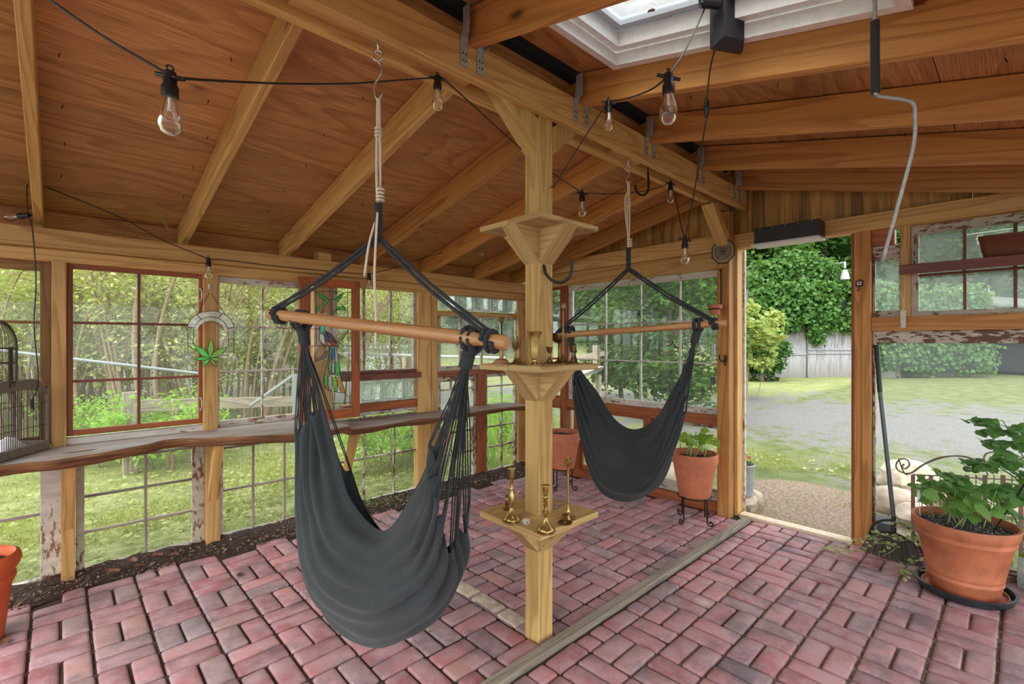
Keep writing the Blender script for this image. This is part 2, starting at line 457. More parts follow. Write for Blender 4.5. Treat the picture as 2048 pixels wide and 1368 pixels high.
def brick(mb, x0, x1, y0, y1, r):
    g = .0052; j = lambda a: random.uniform(-a, a)
    x0 += g + j(.0018); x1 -= g + j(.0018); y0 += g + j(.0018); y1 -= g + j(.0018)
    zt = j(.0022); tx = j(.004); ty = j(.004)
    cx, cy = (x0 + x1) / 2, (y0 + y1) / 2
    def ring(ins, z, cr):
        a, b, c, d = x0 + ins, x1 - ins, y0 + ins, y1 - ins; k = cr; pts = []
        for (px, py, sx, sy) in ((a, c, 1, 1), (b, c, -1, 1), (b, d, -1, -1), (a, d, 1, -1)):
            q = [(px, py + sy * k), (px + sx * k * .3, py + sy * k * .3), (px + sx * k, py)]
            if sx * sy < 0: q = q[::-1]
            for u, w in q: pts.append((u, w, z + (zt + (u - cx) * tx / .1 + (w - cy) * ty / .1) if z > -.02 else z))
        return pts
    rs = [ring(0, -.03, .008), ring(0, -.009, .009), ring(.003, -.003, .010), ring(.009, 0, .012)]
    vs = [p for q in rs for p in q]; fs = []
    for i in range(3):
        for k in range(12):
            k2 = (k + 1) % 12; fs.append([i * 12 + k, i * 12 + k2, (i + 1) * 12 + k2, (i + 1) * 12 + k])
    fs.append([36 + k for k in range(12)])
    mb.add(vs, fs, None, r)
def brick_cells(mb, xs, ys, ox, oy, m, par, cond):
    for i in range(int((xs[0] - ox) / m) - 1, int((xs[1] - ox) / m) + 2):
        for j in range(int((ys[0] - oy) / m) - 1, int((ys[1] - oy) / m) + 2):
            x, y = ox + i * m, oy + j * m
            for k in range(2):
                if (i + j + par) % 2 == 0: b = (x, x + m, y + k * m / 2, y + (k + 1) * m / 2)
                else: b = (x + k * m / 2, x + (k + 1) * m / 2, y, y + m)
                c = ((b[0] + b[1]) / 2, (b[2] + b[3]) / 2)
                if not cond(*c): continue
                b = (b[0], b[1], max(b[2], ys[0]), min(b[3], ys[1]))
                if b[3] - b[2] < .03: continue
                r = random.random() ** 1.25 * .85
                if c[1] > 1.4:
                    if mnoise.noise(V((c[0] * 1.1 + 3, c[1] * 1.1, 0))) > .12 and random.random() < .5: r = random.uniform(.74, 1)
                    if c[0] < 1.3 and random.random() < .35: r = random.uniform(.0, .12)
                brick(mb, b[0], b[1], b[2], b[3], r)
brick_cells(floor, (FX0, FX1), (FY0, 1.335), 2.611 - .1965 * 30, .062 - .1965 * 20, .1965, 0, lambda x, y: x < 3.74 and x > FX0 and y > FY0)
soil_edge = lambda x: 3.40 - .05 * x * .4 + .03 * sin(x * 5) + .02 * sin(x * 13)
inpost = lambda x, y: 1.50 < x < 1.61 and 1.40 < y < 1.53
pale = lambda x, y: 1.52 < x < 1.60 and 1.52 < y < 2.13
brick_cells(floor, (FX0, FX1), (1.405, 3.60), .11 - .2 * 12, 3.292 - .2 * 10, .2, 0, lambda x, y: x < 3.66 and y < soil_edge(x) and not inpost(x, y))
fl = floor.build('floor', M['brick'], None, 40, kind='structure')
j = MB(); j.box((FX0, FY0, -.05), (3.72, 3.66, -.012)); j.build('joint_sand', M['joint'], fl)
# pale stone row beside the post
pb = MB()
for k in range(3): brick(pb, 1.515, 1.607, 1.525 + k * .2, 1.72 + k * .2, .5)
for i, v in enumerate(pb.v): pb.v[i] = (v[0], v[1], v[2] + .0045)
pb.build('pale_stone_row', plain('pale_stone', lin(196, 180, 160), .75, 0, .002, 25, .3), fl)
st = MB(); st.board((-1.2, 1.372, .001), (3.66, 1.372, .001), .055, .03, r=.31)
st.build('trim_1', M['greyboard'], None, 30, kind='structure')
th = MB(); th.board((3.74, 1.44, -.002), (3.74, .74, -.002), .085, .04, r=.6)
th.build('trim_2', plain('bleached_sill', lin(226, 208, 180), .8, 0, .001, 30, .12), None, 30, kind='structure')
# soil strip along the left wall, with wood chips
random.seed(5)
so = MB(); P = []
for i in range(150):
    x = -1.5 + i * 5.10 / 149; row = []
    for k in range(12):
        s = k / 11; y0 = soil_edge(x) - .03; y = y0 + (3.585 - y0) * s
        z = -.012 + .05 * s ** .8 + .03 * mnoise.noise(V((x * 7, y * 7, 3))) * min(1, s * 3) + .012 * mnoise.noise(V((x * 40, y * 40, 1)))
        row.append((x, y, z))
    P.append(row)
so.grid(P); soil = so.build('soil', plain('leaf_mould', lin(62, 46, 38), .95, 0, .012, 90, .8), None, 180)
tag(soil, 'strip of dark soil between brick floor and left wall', 'soil', kind='stuff')
ch = MB()
def soil_z(x, y): return .012 + .045 * max(0, (y - soil_edge(x)) / .25) ** .8
for i in range(5200):
    x = random.uniform(-1.4, 3.6); y = soil_edge(x) + abs(random.gauss(0.02, .12)) - .03
    if y > 3.62: continue
    a = random.uniform(0, PI); l = random.uniform(.003, .012); w = l * random.uniform(.3, .8); z = soil_z(x, y) + random.uniform(-.014, .006)
    t1 = random.uniform(-.6, .6)
    dx = V((cos(a), sin(a), t1)) * l; dy = V((-sin(a), cos(a), random.uniform(-.5, .5))) * w
    c = V((x, y, z)); ch.add([c - dx, c - dy, c + dx, c + dy], [[0, 1, 2, 3]])
t = NT('chips'); t.base(t.ramp(t.rnd(), [(0, lin(40, 26, 20)), (.5, lin(98, 70, 56)), (.8, lin(140, 104, 80)), (1, lin(190, 170, 150))])); t.set(Roughness=.9)
ch.build('wood_chips', t.m, soil, 0)
# dead leaves lying on soil and floor
t = NT('dead_leaf'); t.base(t.ramp(t.rnd(), [(0, lin(92, 54, 38)), (1, lin(150, 104, 80))])); t.set(Roughness=.8); M['deadleaf'] = t.m
def curl_leaf(mb, c, s, a, cup=.4):
    c = V(c); P = []
    for i in range(7):
        u = i / 6 * 2 - 1; row = []
        wd = s * .5 * (1 - u * u) ** .6 * (1 + .25 * sin(u * 9)) + .001
        for k in range(5):
            w = (k / 4 * 2 - 1) * wd
            z = cup * (w * w) / s * 2 + cup * .3 * u * u * s + .1 * s * sin(u * 5 + k)
            row.append(c + V((u * s * cos(a) - w * sin(a), u * s * sin(a) + w * cos(a), z + .1 * s)))
        P.append(row)
    mb.grid(P)
dl = [(.22, 3.44, .034, 'curled brown leaf on the soil just right of the stud nearest the orange pot'), (.31, 3.49, .036, 'large crumpled leaf close to the low window right of the first stud'), (.33, 3.42, .030, 'brown leaf at the brick edge below the crumpled leaves'), (.42, 3.48, .034, 'brown leaf under the middle of the two-column low window'), (.05, 3.38, .034, 'pinkish-brown leaf on the soil in front of the first stud'), (.50, 3.45, .026, 'small leaf right of the leaf group under the two-column window'), (.98, 3.37, .026, 'small brown leaf on the soil under the three-column low window'), (1.35, 3.48, .036, 'brown leaf close to the near hammock left edge, on the soil'), (1.44, 3.45, .038, 'largest brown leaf beside the near hammock left edge'), (1.50, 3.51, .034, 'brown leaf nearest the window beside the near hammock'), (1.58, 3.46, .030, 'brown leaf half hidden behind the near hammock')]
for i, (x, y, s, l) in enumerate(dl):
    m = MB(); curl_leaf(m, (x, y, soil_z(x, y) + .006), s, random.uniform(0, 6), 1.0)
    tag(m.build('dead_leaf', M['deadleaf'], None, 60), l, 'leaf', 'dead leaves on the soil strip')
for (px, py, s, l) in ((480, 1152, .022, 'small orange dead leaf on bricks near the soil strip'), (1243, 1017, .022, 'pale brown leaf on bricks beneath the far hammock'), (8, 1290, .03, 'dark crumpled leaf on bricks in front of the orange pot')):
    p = atZ(px, py, 0); m = MB(); curl_leaf(m, (p.x, p.y, .004), s, 1.0, .5); tag(m.build('dead_leaf', M['deadleaf'], None, 60), l, 'leaf')

# ------------------------------------------------------------------ roof
AY, AZ0 = 1.40, 2.39
SR, SL = .24, .216
RD = .143
def rb(Y): return AZ0 - SR * (AY - Y) if Y < AY else AZ0 - SL * (Y - AY)      # rafter underside
RX = [-.72, -.10, .50, 1.11, 1.75, 2.35, 2.95, 3.52]
LX = [-.72, -.075, .575, 1.19, 1.79, 2.40, 3.00, 3.52]
ceil = setting('ceiling')
random.seed(3)
YR = -1.6
for i, x in enumerate(RX):
    m = MB(); n = V((0, -SR, 1)).normalized()
    p0 = V((x, YR, rb(YR) + RD / 2)); p1 = V((x, AY + .01, rb(AY) + RD / 2)); m.board(p0, p1, .038, .14, n); m.build('rafter', M['pine_r'], ceil)
for i, x in enumerate(LX):
    m = MB(); n = V((0, SL, 1)).normalized()
    p0 = V((x + .002, AY + .012, rb(AY) + RD / 2)); p1 = V((x + .002, 3.72, rb(3.72) + RD / 2)); m.board(p0, p1, .038, .14, n); m.build('rafter', M['pine'] if i < 4 else M['pine_r'], ceil)
def roof_panel(m, x0, x1, y0, y1, th=.012):
    # grain runs along X
    s = RD + .004
    z0, z1 = rb(y0) + s, rb(y1) + s
    vs = [(x0, y0, z0), (x1, y0, z0), (x1, y1, z1), (x0, y1, z1)]; vs += [(a, b, c + th) for a, b, c in vs]
    r = random.random(); o = r * 37
    L = math.hypot(y1 - y0, z1 - z0)
    uvb = [(o, 0), (o + x1 - x0, 0), (o + x1 - x0, L), (o, L)]
    fs = [[0, 3, 2, 1], [4, 5, 6, 7], [0, 1, 5, 4], [1, 2, 6, 5], [2, 3, 7, 6], [3, 0, 4, 7]]
    uv = [[uvb[0], uvb[3], uvb[2], uvb[1]], uvb] + [[(o, 0), (o + 1, 0), (o + 1, .01), (o, .01)]] * 4
    m.add(vs, fs, uv, r)
m = MB()
xs = [-1.55, -.10, 2.40, 3.80]; ys = [1.475, 2.65, 3.74]
for i in range(3):
    for k in range(2):
        if k == 1: xa = [-1.55, 1.19, 3.52, 3.80]
        else: xa = xs
        roof_panel(m, xa[i] + .0015, xa[i + 1] - .0015, ys[k] + .0015, ys[k + 1] - .0015)
m.build('plywood_sheet', M['ply'], ceil, 0)
m = MB()
SK = (1.155, 1.70, .20, 1.175)     # skylight opening x0 x1 y0 y1
for (a, b) in ((-1.55, -.10), (-.10, 1.135), (1.755, 3.80)):
    for (c, d) in ((YR, -1.02), (-1.02, .2), (.2, 1.385)): roof_panel(m, a + .0015, b - .0015, c + .0015, d - .0015)
roof_panel(m, 1.136, 1.754, SK[3], 1.385); roof_panel(m, 1.136, 1.754, YR, SK[2])
m.build('plywood_sheet', M['ply'], ceil, 0)
m = MB(); zt = rb(AY) + RD + .03
m.add([(-1.55, 1.30, zt - .02), (3.8, 1.30, zt - .02), (3.8, 1.42, zt + .015), (-1.55, 1.42, zt + .015), (3.8, 1.56, zt - .02), (-1.55, 1.56, zt - .02)], [[0, 1, 2, 3], [3, 2, 4, 5]])
m.build('ridge_vent', M['felt'], ceil, 0)
# dark underlay over the sheathing (keeps light out of the seams)
m = MB()
def felt(x0, x1, y0, y1): m.add([(x0, y0, rb(y0) + RD + .02), (x1, y0, rb(y0) + RD + .02), (x1, y1, rb(y1) + RD + .02), (x0, y1, rb(y1) + RD + .02)], [[0, 1, 2, 3]])
felt(-1.56, 3.85, 1.46, 3.85); felt(-1.56, SK[0] - .02, YR, 1.39); felt(SK[1] + .05, 3.85, YR, 1.39); felt(SK[0] - .02, SK[1] + .05, SK[3], 1.39); felt(SK[0] - .02, SK[1] + .05, YR, SK[2])
m.build('roofing_felt', M['felt'], ceil, 0)
# eave fascia on the left wall and nest-like debris
m = MB(); m.board((-1.5, 3.735, rb(3.73) + .06), (3.72, 3.735, rb(3.73) + .06), .02, .17); m.build('eave_block', M['ply'], ceil)
m = MB()
for k, x in enumerate(LX[:-1]):
    pass
# stub block on the plate between two rafters
p = atY(650, 500, 3.50); m.box((p.x - .045, 3.50, 1.897), (p.x + .045, 3.59, 1.955)); m.build('block', M['pine'], ceil)

# skylight
sk = setting('window_1')
def slab_ring(m, x0, x1, y0, y1, w, zo, th):
    f = lambda y: rb(y) + RD + zo
    for (a, b, c, d) in ((x0, x0 + w, y0, y1), (x1 - w, x1, y0, y1), (x0 + w, x1 - w, y0, y0 + w), (x0 + w, x1 - w, y1 - w, y1)):
        vs = [(a, c, f(c)), (b, c, f(c)), (b, d, f(d)), (a, d, f(d))]; vs += [(p, q, r + th) for p, q, r in vs]
        m.add(vs, [[0, 3, 2, 1], [4, 5, 6, 7], [0, 1, 5, 4], [1, 2, 6, 5], [2, 3, 7, 6], [3, 0, 4, 7]])
M['skywhite'] = plain('skylight_frame_paint', lin(232, 232, 228), .45, 0, .0004, 30, .08)
m = MB(); slab_ring(m, SK[0], SK[1] + .0, SK[2], SK[3], .035, -.035, .05); m.build('window_frame', M['skywhite'], sk, 30)
m = MB(); slab_ring(m, SK[0] + .02, SK[1] - .02, SK[2] + .02, SK[3] - .02, .05, .02, .06); m.build('sash', M['skywhite'], sk, 30)
m = MB(); slab_ring(m, SK[0] + .05, SK[1] - .05, SK[2] + .05, SK[3] - .05, .05, .085, .02); m.build('outer_frame', plain('skylight_grey', lin(190, 196, 204), .4, .2), sk, 30)
m = MB(); f = lambda y: rb(y) + RD + .10
m.add([(SK[0] + .06, SK[2] + .06, f(SK[2] + .06)), (SK[1] - .06, SK[2] + .06, f(SK[2] + .06)), (SK[1] - .06, SK[3] - .06, f(SK[3] - .06)), (SK[0] + .06, SK[3] - .06, f(SK[3] - .06))], [[0, 1, 2, 3]])
m.build('glass_pane', glass('skylight_glass', .10, hz=(.9, .92, .95)), sk, 0)
m = MB(); slab_ring(m, SK[0] - .02, SK[1] + .03, SK[2] - .02, SK[3] + .02, .022, -.012, .012); m.build('rough_edge', M['reddark'], sk, 0)
for (px, py, s, l) in ((1303, 24, .014, 'tan dead leaf on the skylight, left of the red one'), (1337, 43, .020, 'reddish dead leaf on the skylight glass'), (1402, 36, .014, 'small brown dead leaf on the skylight beside the black box')):
    d = ray(px, py); t_ = (2.533 + .085 - .24 * 1.4 - H) / (d.z - .24 * d.y); q = d * t_ + V((0, 0, H)); m = MB(); curl_leaf(m, q, s, 2.0, .6); tag(m.build('dead_leaf', M['deadleaf'], None, 60), l, 'leaf')

# ------------------------------------------------------------------ ridge beam and centre post
bm = thing('ridge_beam', 'doubled timber ridge beam with metal rafter ties running overhead', 'beam', (0, 1.47, 2.3))
m = MB(); m.board((-1.5, 1.407, 2.3425), (3.70, 1.407, 2.3425), .038, .135, r=.42); m.build('plank', M['pine'], bm)
m = MB(); m.board((-1.5, 1.535, 2.355), (3.70, 1.535, 2.355), .038, .135, r=.77); m.build('plank', M['pine'], bm)
def spacer(x0, x1, z0=2.31, z1=2.40):
    m = MB(); m.box((x0, 1.4265, z0), (x1, 1.5155, z1)); m.build('spacer_block', M['pine'], bm)
spacer(.50, 1.17); spacer(2.13, 2.40); spacer(-.9, .2); 
def tie(x, side, top):
    m = MB(); s = .0015
    y0 = 1.386; w = .032
    # plate on the beam face, then twisted plate up the rafter side
    m.box((x, y0 - s, 2.30), (x + w, y0, 2.385), .0004)
    xs_ = x if side > 0 else x + w
    m.add([(x, y0 - s, 2.385), (x + w, y0 - s, 2.385), (xs_ + .002, y0 - .05, 2.43), (xs_ + .002, y0 - .012, 2.44)], [[0, 1, 2, 3]])
    m.add([(xs_ + .002, y0 - .012, 2.395), (xs_ + .002, y0 - .05, 2.395), (xs_ + .002, y0 - .05, top), (xs_ + .002, y0 - .012, top)], [[0, 1, 2, 3]])
    t_ = m.build('rafter_tie', M['galv'], bm, 0)
    n = MB()
    for (dx, dz) in ((.01, .02), (.023, .02), (.01, .045), (.023, .045)): n.sphere((x + dx, y0 - .003, 2.30 + dz), .003, 6, 4)
    n.build('nail', M['blackmetal'], t_)
for x in RX[3:]:
    tie(x - .055, 1, 2.50); tie(x + .021, -1, 2.47)
PX0, PX1, PY0, PY1 = 1.510, 1.600, 1.427, 1.515
PCX, PCY = 1.555, 1.471
sp = thing('support_post', 'square timber post in room centre with three corner shelves', 'post', (PCX, PCY, 0))
m = MB(); m.board((PCX, PCY, -.02), (PCX, PCY, 2.40), PY1 - PY0, PX1 - PX0, (1, 0, 0), .004, r=.53); m.build('shaft', M['pine_g'], sp)
for sgn in (-1, 1):
    xf = PX0 if sgn < 0 else PX1
    m = MB(); a = .29
    poly = [(xf, PY0, 2.13), (xf, PY0, 2.13 + .125), (xf + sgn * (a - .09), PY0, 2.40), (xf + sgn * (a + .02), PY0, 2.40)]
    m.prism(poly, (0, .088, 0)); m.build('brace', M['pine_g'], sp, 0)
def post_shelf(zt, th, blen, name):
    s = .186
    m = MB(); m.box((PCX - s, PCY - s, zt - th), (PCX + s, PCY - .001, zt), .004); m.box((PCX - s, PCY + .001, zt - th), (PCX + s, PCY + s, zt), .004)
    sh = m.build('shelf', M['shelfw'], sp)
    for (ax, sg) in ((0, -1), (0, 1), (1, -1), (1, 1)):
        b = MB(); zb = zt - th
        if ax == 0:
            xf = PX0 if sg < 0 else PX1
            poly = [(xf, PY0 + .001, zb), (xf + sg * blen, PY0 + .001, zb), (xf, PY0 + .001, zb - blen * 1.05)]; off = (0, PY1 - PY0 - .002, 0)
        else:
            yf = PY0 if sg < 0 else PY1
            poly = [(PX0 + .001, yf, zb), (PX0 + .001, yf + sg * blen, zb), (PX0 + .001, yf, zb - blen * 1.05)]; off = (PX1 - PX0 - .002, 0, 0)
        b.prism(poly, off); b.build('bracket', M['shelfw'], sh, 0)
    return sh
post_shelf(.548, .027, .125, 'low'); post_shelf(1.204, .025, .13, 'mid'); post_shelf(1.812, .022, .14, 'top')

# ------------------------------------------------------------------ walls
YL, XB, XR = 3.60, 3.70, 3.76
wl_ = setting('wall_left')
m = MB(); m.board((-1.5, 3.55, 1.847), (3.70, 3.55, 1.847), .10, .10, r=.15); m.build('top_plate', M['pine'], wl_)
m = MB(); m.board((-1.5, 3.595, 1.763), (3.70, 3.595, 1.763), .09, .066, r=.61); m.build('header', M['pine'], wl_)
m = MB(); m.board((-1.5, 3.63, .0), (3.70, 3.63, .0), .06, .05, r=.21); m.build('sill_plate', M['greyboard'], wl_)
def lstud(pxa, pxb, z0, z1, y0=3.53, y1=3.64, mat='pine'):
    a = atY(pxa, 684, y0).x; b = atY(pxb, 684, y0).x
    m = MB(); m.box((a, y0, z0), (b, y1, z1)); m.build('stud', M[mat], wl_)
lstud(103, 133, .74, 1.73); lstud(122, 150, -.03, .70)
lstud(408, 436, .74, 1.73); lstud(413, 441, -.03, .70)
lstud(628, 664, .0, 1.80, 3.62, 3.70)
lstud(836, 862, .0, 1.73, 3.57); lstud(863, 876, .0, 1.81, 3.57)
lstud(956, 973, -.02, 1.0, 3.57, 3.64, 'redwood')
lstud(1037, 1052, -.02, 1.85, 3.57, 3.64)
# shelf braces
def lbrace(px, z1, w=.045, reach=.22):
    x = atY(px, 684, 3.5).x; m = MB()
    m.prism([(x, 3.53, z1 - .30), (x, 3.53, z1 - .40), (x, 3.53 - reach, z1), (x, 3.53 - reach + .09, z1)], (w, 0, 0)); m.build('shelf_brace', M['pine'], wl_, 0)
lbrace(128, .685); lbrace(418, .685); lbrace(690, .645, .045, .20); lbrace(878, .615, .04, .2)

def window(name, plane, a0, a1, z0, z1, cols, rows, fw, mat, gl, d0=0.0, th=.035, mw=.016, muntin_mat=None, back=0.0):
    """plane 'L' (runs along X on the left wall) or 'B' (runs along Y on the far wall at x=back).
    cols / rows: lists of muntin centre positions. fw: (left, right, bottom, top) rail widths"""
    w = setting(name)
    def bx(m, p0, p1, q0, q1, e0, e1, r=None):
        if plane == 'L': m.box((p0, YL + e0, q0), (p1, YL + e1, q1), .002, r)
        else: m.box((back + e0, p0, q0), (back + e1, p1, q1), .002, r)
    m = MB(); e0, e1 = d0, d0 + th
    bx(m, a0, a0 + fw[0], z0, z1, e0, e1); bx(m, a1 - fw[1], a1, z0, z1, e0, e1)
    bx(m, a0 + fw[0], a1 - fw[1], z0, z0 + fw[2], e0 + .001, e1 - .001); bx(m, a0 + fw[0], a1 - fw[1], z1 - fw[3], z1, e0 + .001, e1 - .001)
    m.build('window_frame', M[mat], w)
    if cols or rows:
        m = MB()
        for c in cols: bx(m, c - mw / 2, c + mw / 2, z0 + fw[2], z1 - fw[3], e0 + .006, e1 - .006)
        for q in rows: bx(m, a0 + fw[0], a1 - fw[1], q - mw / 2, q + mw / 2, e0 + .007, e1 - .007)
        m.build('glazing_bar', M[muntin_mat or mat], w)
    m = MB(); e = (e0 + e1) / 2
    if plane == 'L': q = [(a0 + fw[0], YL + e, z0 + fw[2]), (a1 - fw[1], YL + e, z0 + fw[2]), (a1 - fw[1], YL + e, z1 - fw[3]), (a0 + fw[0], YL + e, z1 - fw[3])]
    else: q = [(back + e, a0 + fw[0], z0 + fw[2]), (back + e, a1 - fw[1], z0 + fw[2]), (back + e, a1 - fw[1], z1 - fw[3]), (back + e, a0 + fw[0], z1 - fw[3])]
    m.add(q, [[0, 1, 2, 3]]); m.build('glass_pane', M[gl], w, 0)
    return w
LXp = lambda px: atY(px, 684, YL).x
# upper left-wall windows
window('window_2', 'L', -1.2, LXp(103), .745, 1.73, [-.55], [1.405, 1.085], (.05, .045, .05, .05), 'oldyellow', 'glass', 0, .035, .016, 'oldyellow')
w = window('window_3', 'L', LXp(127), LXp(412), .785, 1.745, [LXp(277)], [LXp(0) * 0 + atY(277, 648, YL).z, atY(277, 757, YL).z], (.038, .045, .03, .042), 'redwood', 'glass_mid', -.03, .035, .014, 'reddark')
m = MB(); m.box((LXp(131), 3.55, .74), (LXp(410), 3.62, .775)); m.build('window_sill', M['white'], w)
# two steel pull handles on the right stile
for py in (590, 808):
    p = atY(402, py, YL - .035); m = MB()
    m.tube(smooth_path([p + V((0, .005, .035)), p + V((0, -.02, .028)), p + V((0, -.024, 0)), p + V((0, -.02, -.028)), p + V((0, .005, -.035))], 4), .004, 6)
    m.sphere(p + V((0, .002, .036)), .008, 8, 5); m.sphere(p + V((0, .002, -.036)), .008, 8, 5); m.build('handle', M['galv'], w)
window('window_4', 'L', LXp(436), LXp(616), .725, 1.745, [1.035], [atY(530, 655, YL).z, atY(530, 741, YL).z], (.012, .02, .055, .055), 'white', 'glass', 0.01, .035, .012)
ww = window('window_5', 'L', 1.53, LXp(836), 1.045, 1.775, [LXp(729), LXp(783)], [], (.03, .045, .03, .03), 'peel2', 'glass', 0.0, .04, .022)
m = MB(); m.box((1.60, YL - .01, 1.045), (LXp(845), YL + .05, 1.066)); m.box((1.60, YL - .04, .995), (LXp(838), YL + .05, 1.043)); m.build('rail', M['reddark'], ww)
m = MB(); m.box((1.60, YL - .02, .745), (LXp(850), YL + .06, .805)); m.box((LXp(850) - .015, YL - .02, .805), (LXp(850) + .01, YL + .06, .995)); m.build('block_frame', M['orangew'], ww)
window('window_6', 'L', LXp(876), LXp(1037), 1.035, 1.548, [LXp(876) + .26 * k for k in (1, 2, 3)], [1.30], (.03, .035, .045, .015), 'peel2', 'glass_dirty', .0, .035, .022)
m = MB(); m.box((LXp(866), YL - .02, 1.548), (LXp(1040), YL + .04, 1.582)); m.build('rail', M['pine'], wl_)
m = MB(); m.box((LXp(866), YL - .02, .985), (LXp(1040), YL + .04, 1.035)); m.build('rail', M['redwood'], wl_)
# glass block rows
def block_material():
    t = NT('glass_block'); t.n.remove(t.b)
    n = t.noise(t.obj((1, 1, 1)), 16, 2, .5, 2.5)
    bp = t.node('ShaderNodeBump', i_Distance=.02, i_Strength=1.0, i_Height=n)
    gl = t.node('ShaderNodeBsdfGlossy', i_0=(1, 1, 1, 1), i_1=.05); t.l.new(bp.outputs[0], gl.inputs['Normal'])
    rf = t.node('ShaderNodeBsdfRefraction', i_0=(.95, 1, .98, 1), i_1=.08, i_2=1.25); t.l.new(bp.outputs[0], rf.inputs['Normal'])
    df = t.node('ShaderNodeBsdfTranslucent', i_0=(.85, .95, .92, 1))
    a = t.node('ShaderNodeMixShader', i_0=.25, i_1=rf.outputs[0], i_2=df.outputs[0])
    tr = t.node('ShaderNodeBsdfTransparent', i_0=(.92, .97, .95, 1))
    a = t.node('ShaderNodeMixShader', i_0=.35, i_1=a.outputs[0], i_2=tr.outputs[0])
    b = t.node('ShaderNodeMixShader', i_0=.15, i_1=a.outputs[0], i_2=gl.outputs[0])
    t.l.new(b.outputs[0], t.out.inputs[0]); return t.m
M['block'] = block_material(); M['blockedge'] = glass('block_edge_glass', .5, hz=(.9, .97, .95))
def block(x0, x1, z0, z1, label, grp):
    t = thing('glass_block', label, 'glass block', ((x0 + x1) / 2, YL + .02, z0), grp)
    g = .004; c = .02; x0 += g; x1 -= g; z0 += g; z1 -= g
    m = MB()
    for y in (YL - .005, YL + .06):
        P = []
        for i in range(13):
            row = []
            for k in range(13):
                u, v = i / 12, k / 12
                dep = .008 * min(1, min(u, 1 - u, v, 1 - v) * 6) * (1 if y < YL else -1)
                wv = .004 * sin(9 * u + 5 * v) * cos(8 * v - 4 * u) * min(1, min(u, 1 - u, v, 1 - v) * 6)
                row.append((x0 + c + (x1 - x0 - 2 * c) * u, y + dep + wv, z0 + c + (z1 - z0 - 2 * c) * v))
            P.append(row)
        m.grid(P)
    m.build('face', M['block'], t, 180)
    m = MB()
    for (a, b, cc, d) in ((x0, x0 + c, z0, z1), (x1 - c, x1, z0, z1), (x0 + c, x1 - c, z0, z0 + c), (x0 + c, x1 - c, z1 - c, z1)): m.box((a, YL - .008, cc), (b, YL + .065, d), .003)
    m.build('rim', M['blockedge'], t)
words = ['leftmost', 'second', 'third', 'fourth', 'rightmost']
for k in range(3): block(1.735 + .203 * k, 1.735 + .203 * (k + 1), .808, .992, '%s clear wavy glass block in the row of three above the ledge' % ['leftmost', 'middle', 'rightmost'][k], 'glass blocks under the sash window')
for k in range(5): block(2.49 + .2 * k, 2.49 + .2 * (k + 1), 1.59, 1.795, '%s wavy glass block in the row of five under the eave' % words[k], 'glass blocks under the top plate')
# lower left-wall windows
window('window_7', 'L', -1.2, LXp(124), -.03, .70, [-.62], [.375], (.06, .085, .06, .05), 'white', 'glass', 0.0, .035, .014, 'greyboard')
window('window_8', 'L', LXp(152), LXp(412), -.03, .70, [LXp(292)], [.23, .43, .63], (.035, .075, .05, .03), 'peel2', 'glass', 0.0, .035, .014, 'greyboard')
window('window_9', 'L', LXp(434), 1.42, -.03, .70, [.974, 1.178], [.318, .60], (.035, .03, .05, .03), 'white', 'glass', 0.0, .035, .014, 'greyboard')
window('window_10', 'L', 1.50, LXp(847), -.02, .74, [1.785, 2.053], [.365, .69], (.03, .03, .05, .03), 'white', 'glass', 0.0, .035, .014, 'peel')
window('window_11', 'L', LXp(876), LXp(956), -.02, .985, [LXp(904)], [.26, .46, .66, .86], (.03, .06, .05, .05), 'peel', 'glass', 0.0, .035, .016, 'peel')
window('window_12', 'L', LXp(973), LXp(1037), -.02, .985, [LXp(1005)], [.26, .46, .66, .86], (.012, .05, .05, .03), 'peel', 'glass', 0.0, .035, .014, 'peel')

# far wall
wb = setting('wall_back')
def bpart(name, mat, lo, hi): m = MB(); m.box(lo, hi); return m.build(name, M[mat], wb)
bpart('header', 'pine', (3.66, 1.57, 1.86), (3.72, 3.58, 1.987)); bpart('top_plate', 'pine', (3.64, 1.57, 1.99), (3.72, 3.60, 2.112))
bpart('top_plate', 'pine', (3.70, -1.6, 2.0), (3.79, 1.48, 2.105))
bpart('sill_rail', 'redwood', (3.67, 1.57, .655), (3.75, 3.58, .735)); bpart('bottom_rail', 'redwood', (3.67, 1.57, -.02), (3.75, 3.58, .065))
BY = lambda px, X=XB: atX(px, 684, X).y
bpart('stud', 'redwood', (3.662, BY(1137), .0), (3.752, BY(1125), 1.86)); bpart('stud', 'redwood', (3.664, BY(1098), .0), (3.754, 3.581, 1.86))
bpart('stud', 'redwood', (3.67, BY(1306), .06), (3.75, BY(1290), .66)); bpart('stud', 'redwood', (3.68, BY(1160), .06), (3.75, BY(1150), .66))
m = MB(); m.board((3.655, 1.525, -.02), (3.655, 1.525, 2.27), .09, .09, (1, 0, 0), .004, r=.83); m.build('corner_post', M['redwood'] if 0 else M['pine_r'], wb)
m = MB(); m.prism([(3.61, 1.48, 2.0), (3.61, 1.48, 2.10), (3.42, 1.48, 2.275), (3.34, 1.48, 2.275)], (0, .088, 0)); m.build('brace', M['pine'], wb, 0)
bpart('door_jamb', 'pine', (3.70, 1.455, 0), (3.80, 1.478, 2.0)); bpart('door_jamb', 'white', (3.80, 1.44, 0), (3.83, 1.52, 2.0)); bpart('door_jamb', 'redwood', (3.74, .735, .0), (3.77, .753, 2.0))
bpart('stud', 'pine_r', (3.72, .690, -.02), (3.80, .733, 2.0)); bpart('stud', 'pine_r', (3.70, .645, -.02), (3.80, .688, 2.0))
bpart('header', 'orangew', (3.73, .53, 1.905), (3.80, .643, 2.0)); bpart('stud', 'pine', (3.72, .455, 1.45), (3.80, .50, 2.0))
